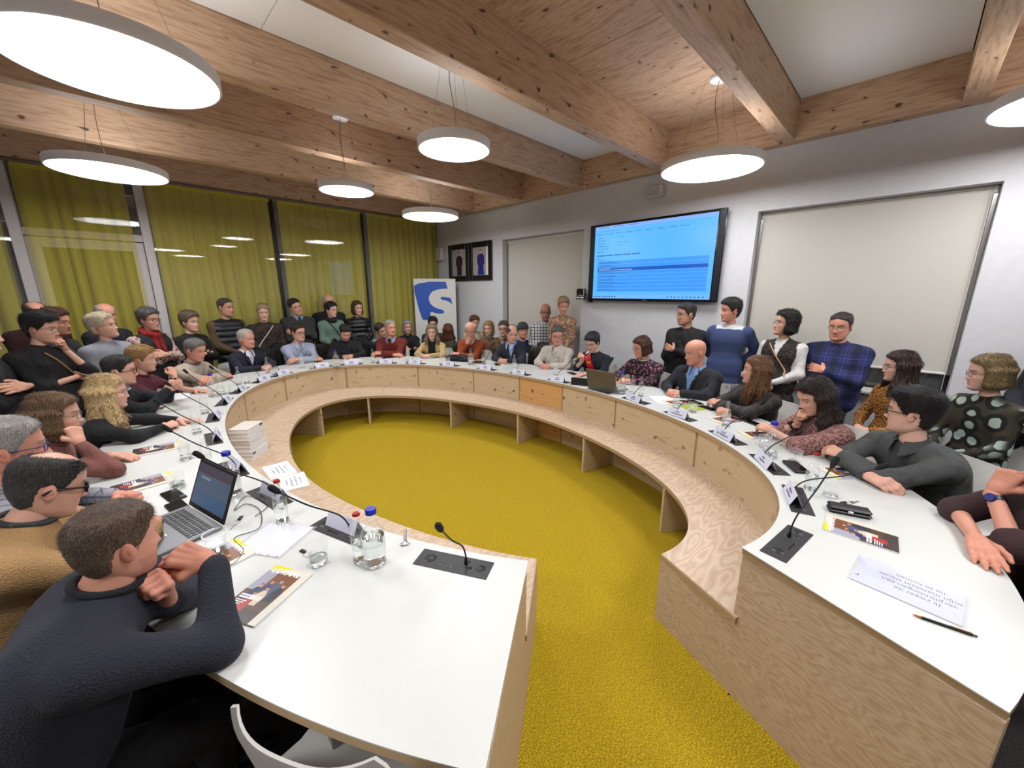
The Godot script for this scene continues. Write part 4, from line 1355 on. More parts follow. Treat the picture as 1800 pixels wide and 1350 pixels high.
	var cups := [[561, 990, 0.03, "beside the keys at the empty end"], [382, 970, 0.045, "before the laptop keyboard"], [313, 857, 0.03, "on the corner of a magazine near the laptop"], [344, 802, 0.02, "behind a small bottle near the laptop"], [400, 692, 0.0, "near the blue-capped bottle of the beige sweater"], [434, 674, 0.02, "before the beige sweater"], [483, 659, 0.02, "before the navy blazer"], [548, 648, 0.03, "before the pale blue shirt"], [666, 637, 0.02, "before the rust red sweater"], [737, 634, 0.0, "before the pale yellow cardigan"], [787, 638, 0.0, "before the dark bag lying on the table"], [1217, 724, 0.045, "before the bald man in a dark suit"], [1343, 786, 0.045, "before the tablet"], [1395, 813, 0.0, "between the phone and the tablet"], [1459, 872, 0.0, "before the grey-green shirt"]]
	for q in cups:
		tumbler("clear drinking glass " + q[3], at_y(q[0], q[1], TABLE_Y), q[2])
	# ---- magazines
	magazine("council magazine with a yellow corner beside the dark wool sleeve", 468, 1044, 8)
	magazine("council magazine partly covered by a black cable", 372, 990, -4)
	magazine("council magazine with the glass standing on its corner", 252, 851, 4)
	magazine("council magazine beside the reaching hand in a dusky pink sleeve", 277, 790, 2)
	magazine("council magazine before the long-haired blonde woman", 266, 757, 3)
	magazine("council magazine before the man with clasped hands", 268, 720, 0)
	magazine("council magazine before the beige sweater", 362, 690, 5)
	magazine("council magazine beside the glasses case", 1511, 936, -6)
	magazine("council magazine before the grey-green shirt", 1487, 831, 10)
	magazine("council magazine under the tablet", 1335, 765, -5)
	magazine("council magazine before the sheer striped blouse", 1275, 738, 8)
	magazine("council magazine before the bald man in a dark suit", 1190, 708, -10)
	# ---- laptops
	var scr := glow(Color.WHITE, 0.55)
	scr.albedo_color = Color(0.03, 0.03, 0.04)
	scr.roughness = 0.3
	var si := Image.create(64, 40, false, Image.FORMAT_RGB8)
	si.fill(Color(0.33, 0.42, 0.52))
	si.fill_rect(Rect2i(0, 0, 64, 6), Color(0.30, 0.30, 0.36))
	si.fill_rect(Rect2i(0, 6, 64, 3), Color(0.36, 0.26, 0.32))
	si.fill_rect(Rect2i(8, 12, 18, 2), Color(0.6, 0.66, 0.72))
	si.fill_rect(Rect2i(0, 26, 64, 14), Color(0.24, 0.40, 0.55))
	scr.emission_texture = img_tex(si)
	scr.emission_operator = BaseMaterial3D.EMISSION_OP_MULTIPLY
	scr.emission = Color.WHITE
	var silver := mat(Color(0.36, 0.36, 0.37), 0.35, 0.6)
	var h0 := at_y(331, 893, TABLE_Y)
	var h1 := at_y(393, 931, TABLE_Y)
	var hx := h1 - h0
	laptop("open dark grey laptop before the man in the camel sweater", (h0 + h1) * 0.5, atan2(-hx.z, hx.x) + 0.0, 112, hx.length() * 0.98, 0.245, silver, mats.black, scr)
	var g0 := at_y(1039, 684, TABLE_Y)
	var g1 := at_y(1079, 692, TABLE_Y)
	var gx := g0 - g1
	laptop("grey laptop seen from behind its lid, before the red sash", (g0 + g1) * 0.5, atan2(-gx.z, gx.x), 105, 0.36, 0.24, mats.steel, mat(Color(0.42, 0.41, 0.40), 0.4, 0.7), scr)
	# ---- plastic sleeves with printed oath, pen
	var film := mat(Color(0.9, 0.92, 0.95, 0.12), 0.05)
	film.transparency = BaseMaterial3D.TRANSPARENCY_ALPHA
	var r := lying([[1484, 1012], [1690, 1106], [1714, 1052], [1513, 977]], TABLE_Y)
	var sl := thing("document_sleeve", "clear plastic sleeve holding the printed oath, beside the black and gold pen", "sleeve", r[0], r[1])
	part("paper", box_mesh(Vector3(0, 0.002, 0), Vector3(r[2] - 0.02, 0.003, r[3] - 0.01)), mats.card, sl)
	part("film", box_mesh(Vector3(0, 0.0045, 0), Vector3(r[2], 0.0006, r[3])), film, sl)
	part("crest_print", text_mesh("F", 0.02, 0.0003, true), mat(Color(0.1, 0.15, 0.35), 0.6), sl, Transform3D(Basis(Vector3.UP, PI) * Basis(Vector3.RIGHT, -PI / 2), Vector3(-r[2] * 0.5 + 0.022, 0.0037, r[3] * 0.25)))
	oath_lines(sl, 0.0175, 0.030, 0.0037, PI, Vector3(0.03, 0, -0.01))
	var p0 := at_y(1606, 1083, TABLE_Y)
	var p1 := at_y(1708, 1118, TABLE_Y)
	var pen := thing("ballpoint_pen", "black ballpoint pen with gold tip lying beside the plastic sleeve", "pen", (p0 + p1) * 0.5 + Vector3(0, 0.005, 0), atan2(-(p1 - p0).z, (p1 - p0).x))
	var gold := mat(Color(0.80, 0.52, 0.26), 0.25, 0.9)
	part("barrel", tube_mesh([Vector3(-0.048, 0, 0), Vector3(0.066, 0, 0)], 0.0048, 10), mats.black, pen)
	part("tip", tube_mesh([Vector3(-0.070, 0, 0), Vector3(-0.062, 0, 0), Vector3(-0.048, 0, 0)], [0.001, 0.0028, 0.0046], 10), gold, pen)
	part("clip", box_mesh(Vector3(0.04, 0.006, 0), Vector3(0.05, 0.0015, 0.003), 0.0004), gold, pen)
	part("push_button", tube_mesh([Vector3(0.066, 0, 0), Vector3(0.076, 0, 0)], 0.003, 8), mats.black, pen)
	var r2 := lying([[401, 962], [490, 990], [561, 922], [477, 923]], TABLE_Y)
	var sl2 := thing("document_sleeve", "clear punched plastic sleeve of blank papers beside the black cable", "sleeve", r2[0], r2[1])
	part("paper", box_mesh(Vector3(0, 0.002, 0), Vector3(r2[2] - 0.03, 0.003, r2[3] - 0.01)), mats.paper, sl2)
	part("film", box_mesh(Vector3(0, 0.005, 0), Vector3(r2[2], 0.0006, r2[3])), film, sl2)
	for k in 6:
		part("punch_hole", lathe_cached("hole", [Vector2(0, 0.0056), Vector2(0.0035, 0.0056)]), mats.steel, sl2, Transform3D(Basis.IDENTITY, Vector3((k - 2.5) * r2[2] * 0.16, 0, r2[3] * 0.47)))
	# ---- black cable
	var cab := []
	for q in [[345, 988], [400, 996], [428, 968], [412, 946], [456, 928], [456, 896], [432, 886], [412, 897], [434, 872], [470, 888], [448, 908]]:
		cab.append(at_y(q[0], q[1], TABLE_Y + 0.005) + Vector3(0, 0.001, 0))
	var cb := part("charging_cable", tube_mesh(curve_pts(cab, 6), 0.0018, 6), mats.black, self)
	tag(cb, "thin black cable looping from the laptop over the plastic sleeve", "cable")
	# ---- small metal things
	for q in [[540, 975, 20.0, "bunch of keys beside the drinking glass at the empty end"], [416, 918, -30.0, "bunch of keys before the laptop screen"], [1492, 884, 60.0, "bunch of keys behind the glasses case"]]:
		var k := thing("key_ring", q[3], "keys", at_y(q[0], q[1], TABLE_Y), deg_to_rad(q[2]), "bunches of keys")
		var ring := []
		for a in 17:
			ring.append(Vector3(cos(TAU * a / 16.0) * 0.014, 0.002, sin(TAU * a / 16.0) * 0.014))
		part("ring", tube_mesh(ring, 0.0011, 6), mats.chrome, k)
		part("key_blade", box_mesh(Vector3(0.042, 0.002, 0.004), Vector3(0.04, 0.0022, 0.007), 0.0006), mats.steel, k)
		part("key_bow", lathe_mesh([Vector2(0.003, 0.0005), Vector2(0.011, 0.0005), Vector2(0.011, 0.0035), Vector2(0.003, 0.0035)], 16), mats.steel, k, Transform3D(Basis.IDENTITY, Vector3(0.020, 0, 0.003)))
		part("fob", box_mesh(Vector3(-0.030, 0.004, -0.005), Vector3(0.032, 0.006, 0.016), 0.002), mats.black, k)
	var op := thing("bottle_opener", "flat steel bottle opener lying near the inner edge of the table", "bottle opener", at_y(712, 948, TABLE_Y), deg_to_rad(-30))
	part("handle", box_mesh(Vector3(-0.03, 0.002, 0), Vector3(0.085, 0.002, 0.014), 0.0008), mats.chrome, op)
	var loop := []
	for q in [Vector3(0.012, 0.003, -0.006), Vector3(0.038, 0.003, -0.019), Vector3(0.046, 0.003, -0.014), Vector3(0.046, 0.003, 0.014), Vector3(0.038, 0.003, 0.019), Vector3(0.012, 0.003, 0.006)]:
		loop.append(q)
	part("opener_loop", tube_mesh(loop, 0.0024, 6), mats.chrome, op)
	var cb2 := lying([[1452, 888], [1527, 902], [1530, 918], [1456, 903]], TABLE_Y)
	var gc := thing("glasses_case", "black oblong glasses case lying beside a magazine", "case", cb2[0], cb2[1])
	part("lower_shell", box_mesh(Vector3(0, 0.011, 0), Vector3(0.165, 0.02, 0.062), 0.008), mats.black, gc)
	part("lid", box_mesh(Vector3(0, 0.029, 0), Vector3(0.165, 0.018, 0.062), 0.008), mats.black, gc)
	part("clasp", box_mesh(Vector3(0, 0.02, 0.0315), Vector3(0.02, 0.012, 0.003), 0.001), mats.chrome, gc)
	# ---- phones and tablet
	phone("olive green phone before the sheer striped blouse", 1325, 745, 60, Color(0.16, 0.18, 0.12))
	phone("navy phone in a thick case before the grey-green shirt", 1398, 823, 35, Color(0.07, 0.08, 0.14), Vector3(0.08, 0.018, 0.16))
	phone("black phone lying between the laptop and a magazine", 305, 872, -78, Color(0.05, 0.05, 0.05))
	phone("black phone at the hinge of the open laptop", 313, 893, -80, Color(0.06, 0.06, 0.06))
	phone("black phone before the bald man in a dark suit", 1243, 718, 70, Color(0.04, 0.04, 0.05))
	phone("black phone beside a closed notebook before the bald man", 1222, 708, 60, Color(0.1, 0.1, 0.1))
	phone("dark phone before the woman with the red sash", 1006, 657, 70, Color(0.12, 0.10, 0.10))
	phone("black phone under the folded hands in a dark blazer", 874, 641, 60, Color(0.05, 0.05, 0.06))
	var tb := thing("tablet", "black tablet in an open folding case with a dark blue screen", "tablet", at_y(1375, 765, TABLE_Y), deg_to_rad(118))
	part("case", box_mesh(Vector3(0, 0.006, 0), Vector3(0.25, 0.010, 0.19), 0.004), mats.black, tb)
	part("screen_glass", box_mesh(Vector3(0, 0.0118, 0), Vector3(0.22, 0.001, 0.155)), mat(Color(0.05, 0.09, 0.22), 0.08), tb)
	part("kick_flap", box_mesh(Vector3(0, 0.014, 0.095), Vector3(0.25, 0.006, 0.03), 0.002), mats.black, tb)
	var dk := thing("desk_terminal", "black wedge-shaped desk terminal before the grey laptop", "terminal", at_y(1022, 676, TABLE_Y), deg_to_rad(200))
	var db := MB.new()
	db.prism(PackedVector2Array([Vector2(-0.06, 0.0), Vector2(0.07, 0.0), Vector2(0.055, 0.012), Vector2(-0.035, 0.085), Vector2(-0.05, 0.085)]), -0.11, 0.11, Transform3D(Basis(Vector3(0, 0, 1), Vector3(1, 0, 0), Vector3(0, 1, 0)), Vector3.ZERO))
	part("housing", db.done(), mats.black, dk)
	part("display", box_mesh(Vector3(0, 0.052, 0.014), Vector3(0.19, 0.002, 0.10), 0.0, Basis(Vector3.RIGHT, deg_to_rad(39))), mats.black_gloss, dk)
	# ---- soft things and papers on the far side
	var bg := thing("folded_bag", "dark navy bag slumped on the table beside the pale yellow cardigan", "bag", at_y(803, 634, TABLE_Y), deg_to_rad(35))
	var bb := MB.new()
	bb.ball(Vector3(0, 0.05, 0), Vector3(0.20, 0.05, 0.10), 20, 12)
	bb.ball(Vector3(0.12, 0.035, 0.03), Vector3(0.14, 0.035, 0.08), 16, 10)
	part("body", bb.done(), mat(Color(0.075, 0.07, 0.11), 0.8), bg)
	part("strap", tube_mesh(curve_pts([Vector3(-0.12, 0.07, 0.05), Vector3(0.0, 0.10, 0.08), Vector3(0.15, 0.05, 0.09), Vector3(0.22, 0.006, 0.11)], 6), 0.008, 6), mat(Color(0.06, 0.06, 0.08), 0.7), bg)
	var pouch := thing("leather_pouch", "small brown leather pouch before the orange sweater", "pouch", at_y(843, 638, TABLE_Y), deg_to_rad(40))
	part("body", box_mesh(Vector3(0, 0.016, 0), Vector3(0.17, 0.03, 0.10), 0.012), mat(Color(0.30, 0.15, 0.08), 0.55), pouch)
	part("flap", box_mesh(Vector3(0, 0.033, 0.012), Vector3(0.165, 0.004, 0.07), 0.002), mat(Color(0.26, 0.13, 0.07), 0.5), pouch)
	var nb := thing("dark_notebook", "dark brown notebook under the hands in a rust red sweater", "notebook", at_y(686, 630, TABLE_Y), deg_to_rad(75))
	part("cover", box_mesh(Vector3(0, 0.010, 0), Vector3(0.21, 0.018, 0.15), 0.003), mat(Color(0.10, 0.06, 0.05), 0.5), nb)
	part("pages", box_mesh(Vector3(0.004, 0.010, 0), Vector3(0.206, 0.012, 0.152)), mats.paper, nb)
	for q in [[1103, 668, 20.0, "yellow folder under the hands of the floral black top", Color(0.80, 0.63, 0.10)], [1165, 703, 45.0, "loose white sheets beside the bald man in a dark suit", Color(0.85, 0.85, 0.86)], [1213, 714, 65.0, "thin yellow-green folder before the bald man in a dark suit", Color(0.62, 0.64, 0.14)], [620, 633, 100.0, "white sheet before the bearded man looking down", Color(0.86, 0.86, 0.86)], [310, 697, 70.0, "white sheet beside the magazine of the beige sweater", Color(0.86, 0.86, 0.87)]]:
		var f := thing("paper_folder" if (q[4] as Color).b < 0.5 else "paper_sheet", q[3], "folder" if (q[4] as Color).b < 0.5 else "paper", at_y(q[0], q[1], TABLE_Y), deg_to_rad(q[2]))
		part("sheet", box_mesh(Vector3(0, 0.0025, 0), Vector3(0.21, 0.003, 0.29), 0.0005), mat(q[4], 0.6), f)
		part("under_sheet", box_mesh(Vector3(0.006, 0.0012, 0.004), Vector3(0.21, 0.0012, 0.29)), mats.paper, f)
	# ---- stack of books and the two printed sheets on the bench
	var bk := at_y(441, 798, SEAT_Y)
	var away := out_dir(near_t(Vector2(bk.x, bk.z)))
	var tops := 8
	var y := SEAT_Y
	var cover := mat(Color(0.80, 0.77, 0.73), 0.55)
	for k in tops:
		var th := 0.033
		var o := thing("book", ["thick white book at the bottom of the stack on the bench", "thick white book second from the bottom of the bench stack", "thick white book third from the bottom of the bench stack", "thick white book fourth from the bottom of the bench stack", "thick white book fourth from the top of the bench stack", "thick white book third from the top of the bench stack", "thick white book second from the top of the bench stack", "thick white book on top of the stack on the bench"][k], "book", Vector3(bk.x + rng.randf_range(-0.006, 0.006) + (0.02 if k < 2 else 0.0), y, bk.z + rng.randf_range(-0.006, 0.006)), deg_to_rad(47 + rng.randf_range(-3, 3)), "books stacked on the bench")
		part("cover", box_mesh(Vector3(0, th - 0.001, 0), Vector3(0.165, 0.002, 0.235), 0.0008), cover, o)
		part("cover", box_mesh(Vector3(0, 0.001, 0), Vector3(0.165, 0.002, 0.235), 0.0008), cover, o)
		part("spine", box_mesh(Vector3(-0.0815, th * 0.5, 0), Vector3(0.002, th - 0.001, 0.235), 0.0006), cover, o)
		part("pages", box_mesh(Vector3(0.0, th * 0.5, 0), Vector3(0.158, th - 0.004, 0.227)), mats.paper, o)
		if k == 1 or k == 7:
			for e in 2:
				part("spine_print", box_mesh(Vector3(0.0795, th * 0.5, (0.075 if k == 1 else -0.09) + e * 0.022), Vector3(0.001, th * 0.6, 0.016)), mats.ink, o)
		y += th + 0.0004
	for k in 2:
		var c: Array = [[[459, 823], [501, 811], [527, 830], [477, 843]], [[480, 843], [527, 831], [552, 851], [504, 862]]][k]
		var lr := lying(c, SEAT_Y)
		var o2 := thing("printed_sheet", ["white card printed with the oath, on the bench beside the books", "white card printed with the oath, on the bench away from the books"][k], "paper", lr[0], lr[1], "oath cards on the bench")
		part("sheet", box_mesh(Vector3(0, 0.0012, 0), Vector3(lr[2], 0.002, lr[3])), mats.paper, o2)
		oath_lines(o2, 0.015, 0.030, 0.0024, deg_to_rad(90))

# ---------------------------------------------------------------- smooth skin over tapered bones (surface nets)
# bones: flat list of [a, b, ra, rb]; returns [vertices, normals, indices]
func net(bones: Array, cell: float, k: float) -> Array:
	var lo := Vector3(1e9, 1e9, 1e9)
	var hi := -lo
	for b in bones:
		var a: Vector3 = b[0]
		var e: Vector3 = b[1]
		var m: float = maxf(b[2], b[3]) + cell * 2.5 + 0.7 / k
		lo = lo.min(a.min(e) - Vector3(m, m, m))
		hi = hi.max(a.max(e) + Vector3(m, m, m))
	var nx := int((hi.x - lo.x) / cell) + 2
	var ny := int((hi.y - lo.y) / cell) + 2
	var nz := int((hi.z - lo.z) / cell) + 2
	var nxy := nx * ny
	var f := PackedFloat32Array()
	f.resize(nxy * nz)
	var reach := 3.2 / k
	for b in bones:
		var a: Vector3 = b[0]
		var e: Vector3 = b[1]
		var ra: float = b[2]
		var rd: float = b[3] - ra
		var ab := e - a
		var inv := 1.0 / maxf(ab.length_squared(), 1e-9)
		var m := maxf(b[2], b[3]) + reach
		var l2 := (a.min(e) - Vector3(m, m, m) - lo) / cell
		var h2 := (a.max(e) + Vector3(m, m, m) - lo) / cell
		var x0 := maxi(int(l2.x), 0)
		var x1 := mini(int(h2.x) + 1, nx - 1)
		var y0 := maxi(int(l2.y), 0)
		var y1 := mini(int(h2.y) + 1, ny - 1)
		var z0 := maxi(int(l2.z), 0)
		var z1 := mini(int(h2.z) + 1, nz - 1)
		for z in range(z0, z1 + 1):
			for y in range(y0, y1 + 1):
				var at := z * nxy + y * nx
				var p := lo + Vector3(x0 * cell, y * cell, z * cell) - a
				for x in range(x0, x1 + 1):
					var t := clampf(p.dot(ab) * inv, 0.0, 1.0)
					var d := (p - ab * t).length() - ra - rd * t
					if d < reach:
						f[at + x] += exp(-k * d) if d > -reach else 24.0
					p.x += cell
	var vid := PackedInt32Array()
	vid.resize(nxy * nz)
	vid.fill(-1)
	var vs := PackedVector3Array()
	var ns := PackedVector3Array()
	var idx := PackedInt32Array()
	for z in range(0, nz - 1):
		for y in range(0, ny - 1):
			var at := z * nxy + y * nx
			var prev := -1
			for x in range(0, nx - 1):
				var c := at + x
				var f0 := f[c]
				var f1 := f[c + 1]
				var f2 := f[c + nx]
				var f3 := f[c + nx + 1]
				var f4 := f[c + nxy]
				var f5 := f[c + nxy + 1]
				var f6 := f[c + nxy + nx]
				var f7 := f[c + nxy + nx + 1]
				if f0 + f1 + f2 + f3 + f4 + f5 + f6 + f7 < 0.9:
					continue
				var n := int(f0 >= 1.0) + int(f1 >= 1.0) + int(f2 >= 1.0) + int(f3 >= 1.0) + int(f4 >= 1.0) + int(f5 >= 1.0) + int(f6 >= 1.0) + int(f7 >= 1.0)
				if n == 0 or n == 8:
					continue
				var g0 := log(f0 + 1e-4)
				var g1 := log(f1 + 1e-4)
				var g2 := log(f2 + 1e-4)
				var g3 := log(f3 + 1e-4)
				var g4 := log(f4 + 1e-4)
				var g5 := log(f5 + 1e-4)
				var g6 := log(f6 + 1e-4)
				var g7 := log(f7 + 1e-4)
				var grad := Vector3(g1 + g3 + g5 + g7 - g0 - g2 - g4 - g6, g2 + g3 + g6 + g7 - g0 - g1 - g4 - g5, g4 + g5 + g6 + g7 - g0 - g1 - g2 - g3) * 0.25
				var mean := (g0 + g1 + g2 + g3 + g4 + g5 + g6 + g7) * 0.125
				# step from the cell centre to the surface along the gradient, kept inside the cell
				var stp := -grad * (mean / maxf(grad.length_squared(), 1e-6))
				stp = stp.clamp(Vector3(-0.5, -0.5, -0.5), Vector3(0.5, 0.5, 0.5))
				vid[c] = vs.size()
				vs.append(lo + (Vector3(x + 0.5, y + 0.5, z + 0.5) + stp) * cell)
				ns.append(-grad.normalized())
				var i0 := f0 >= 1.0
				if y > 0 and z > 0 and i0 != (f1 >= 1.0):
					quad_to(idx, vid[c], vid[c - nx], vid[c - nx - nxy], vid[c - nxy], i0)
				if x > 0 and z > 0 and i0 != (f2 >= 1.0):
					quad_to(idx, vid[c], vid[c - nxy], vid[c - 1 - nxy], vid[c - 1], i0)
				if x > 0 and y > 0 and i0 != (f4 >= 1.0):
					quad_to(idx, vid[c], vid[c - 1], vid[c - 1 - nx], vid[c - nx], i0)
	return [vs, ns, idx]

func quad_to(idx: PackedInt32Array, a: int, b: int, c: int, d: int, flip: bool) -> void:
	if a < 0 or b < 0 or c < 0 or d < 0:
		return
	if flip:
		idx.append(a); idx.append(c); idx.append(b); idx.append(a); idx.append(d); idx.append(c)
	else:
		idx.append(a); idx.append(b); idx.append(c); idx.append(a); idx.append(c); idx.append(d)

func mesh_of(vs: PackedVector3Array, ns: PackedVector3Array, idx: PackedInt32Array, cols := PackedColorArray()) -> ArrayMesh:
	var arr := []
	arr.resize(Mesh.ARRAY_MAX)
	arr[Mesh.ARRAY_VERTEX] = vs
	arr[Mesh.ARRAY_NORMAL] = ns
	if cols.size() > 0:
		arr[Mesh.ARRAY_COLOR] = cols
	arr[Mesh.ARRAY_INDEX] = idx
	var am := ArrayMesh.new()
	am.add_surface_from_arrays(Mesh.PRIMITIVE_TRIANGLES, arr)
	return am

# faces of a net whose vertices mostly carry zone z
func zone_mesh(n: Array, zones: PackedByteArray, z: int) -> ArrayMesh:
	var idx: PackedInt32Array = n[2]
	var out := PackedInt32Array()
	for t in range(0, idx.size(), 3):
		var a := zones[idx[t]]
		var b := zones[idx[t + 1]]
		var c := zones[idx[t + 2]]
		var m := a if (a == b or a == c) else (b if b == c else a)
		if m == z:
			out.append(idx[t]); out.append(idx[t + 1]); out.append(idx[t + 2])
	if out.is_empty():
		return null
	# keep only the used vertices
	var map := {}
	var vs := PackedVector3Array()
	var ns := PackedVector3Array()
	for j in out.size():
		var o := out[j]
		if not map.has(o):
			map[o] = vs.size()
			vs.append(n[0][o])
			ns.append(n[1][o])
		out[j] = map[o]
	return mesh_of(vs, ns, out)

# ---------------------------------------------------------------- hands: wrist at origin, fingers along +z, back of the hand +y, thumb on +x (a right hand)
var hands := {}

func hand_net(pose: String, mirror: bool) -> Array:
	var key := pose + ("m" if mirror else "")
	if hands.has(key):
		return hands[key]
	var curl := {"flat": [0.10, 0.12, 0.10], "relaxed": [0.45, 0.55, 0.35], "fist": [1.25, 1.45, 0.9], "grip": [1.0, 1.15, 0.7]}[pose] as Array
	var b := []
	var w := [0.031, 0.0105, -0.0105, -0.030]
	var knz := [0.092, 0.096, 0.091, 0.081]
	var lens := [[0.044, 0.026, 0.021], [0.048, 0.030, 0.022], [0.044, 0.028, 0.021], [0.035, 0.021, 0.018]]
	# palm
	b.append([Vector3(0.0, 0, -0.02), Vector3(0.0, 0, 0.02), 0.024, 0.023])
	for k in 4:
		b.append([Vector3(w[k] * 0.55, 0, 0.012), Vector3(w[k] * 0.95, 0.002, knz[k]), 0.0155, 0.0125])
	for k in 4:
		var p := Vector3(w[k], 0.002, knz[k])
		var ang := 0.05
		var spread: float = w[k] * (3.2 if pose == "flat" else 1.2)
		var rr := 0.0098 if k < 3 else 0.0086
		for j in 3:
			ang += curl[j] * (1.0 + 0.07 * k)
			var d := Vector3(spread * cos(ang), -sin(ang), cos(ang)).normalized()
			var q: Vector3 = p + d * lens[k][j]
			b.append([p, q, rr, rr * 0.9])
			p = q
			rr *= 0.9
	# thumb leaves the side of the palm near its base
	var tc: float = {"flat": 0.15, "relaxed": 0.3, "fist": 0.9, "grip": 0.75}[pose]
	var t0 := Vector3(0.020, -0.004, 0.020)
	var t1 := t0 + Vector3(0.75, -0.25, 0.6).normalized() * 0.042
	var t2 := t1 + Vector3(0.55 - tc * 1.1, -0.25 - tc * 0.35, 0.8).normalized() * 0.034
	var t3 := t2 + Vector3(0.25 - tc * 1.2, -0.3 - tc * 0.2, 0.85).normalized() * 0.026
	b.append([t0, t1, 0.0165, 0.0125])
	b.append([t1, t2, 0.0122, 0.0108])
	b.append([t2, t3, 0.0106, 0.0088])
	if mirror:
		for q in b:
			q[0] = Vector3(-q[0].x, q[0].y, q[0].z)
			q[1] = Vector3(-q[1].x, q[1].y, q[1].z)
	hands[key] = net(b, 0.0042, 260.0)
	return hands[key]

# ---------------------------------------------------------------- head: origin between the ears at eye height, face towards +z
const HY := [-0.120, -0.112, -0.100, -0.080, -0.058, -0.032, -0.005, 0.022, 0.050, 0.078, 0.100, 0.116, 0.125]
const HF := [0.060, 0.079, 0.086, 0.087, 0.088, 0.086, 0.085, 0.090, 0.090, 0.081, 0.064, 0.040, 0.012]
const HB := [-0.005, -0.020, -0.034, -0.052, -0.070, -0.086, -0.097, -0.103, -0.104, -0.097, -0.080, -0.054, -0.026]
const HW := [0.018, 0.034, 0.047, 0.057, 0.063, 0.068, 0.071, 0.0735, 0.0745, 0.070, 0.059, 0.041, 0.018]

func head_at(y: float, tab: Array) -> float:
	var n := HY.size()
	if y <= HY[0]: return tab[0]
	for j in n - 1:
		if y <= HY[j + 1]:
			var t: float = (y - HY[j]) / (HY[j + 1] - HY[j])
			var a: float = tab[maxi(j - 1, 0)]
			var d: float = tab[mini(j + 2, n - 1)]
			return cubic_interpolate(tab[j], tab[j + 1], a, d, t)
	return tab[n - 1]

func bump2(x: float, y: float, sx: float, sy: float) -> float:
	return exp(-(x * x) / (sx * sx) - (y * y) / (sy * sy))

# point on the bald head for height y and angle a from the face (0 = nose, positive towards the left ear)
func head_point(y: float, a: float, jaw: float, nose: float) -> Vector3:
	var w := head_at(y, HW)
	if y < -0.03:
		w *= lerpf(1.0, jaw, clampf((-0.03 - y) / 0.05, 0.0, 1.0))
	var fz := head_at(y, HF)
	var bz := head_at(y, HB)
	var s := sin(a)
	var c := cos(a)
	var x := w * signf(s) * pow(absf(s), 0.88)
	var mid := (fz + bz) * 0.5
	var z := mid + (fz - mid) * signf(c) * pow(absf(c), 0.82)
	if c > 0.0:
		var ax := absf(x)
		# nose
		if y < 0.03 and y > -0.06:
			var u := clampf((0.022 - y) / 0.056, 0.0, 1.0)
			var h := lerpf(0.003, 0.0225, pow(u, 1.1)) * clampf((y + 0.050) / 0.012, 0.0, 1.0)
			z += nose * h * exp(-(x * x) / pow(lerpf(0.0085, 0.0135, u), 2.0))
			z += nose * 0.006 * bump2(ax - 0.012, y + 0.036, 0.006, 0.007)
		z -= 0.0095 * bump2(ax - 0.031, y - 0.002, 0.0165, 0.0125)
		z += 0.0045 * bump2(ax - 0.028, y - 0.026, 0.024, 0.008)
		z += 0.005 * bump2(ax - 0.042, y + 0.028, 0.018, 0.018)
		z += 0.0045 * bump2(x, y + 0.056, 0.020, 0.0045) + 0.005 * bump2(x, y + 0.068, 0.017, 0.0048)
		z -= 0.0045 * bump2(x, y + 0.0615, 0.025, 0.0024)
		z -= 0.003 * bump2(x, y + 0.080, 0.022, 0.006)
		z += 0.004 * bump2(x, y + 0.099, 0.018, 0.011)
	return Vector3(x, y, z)

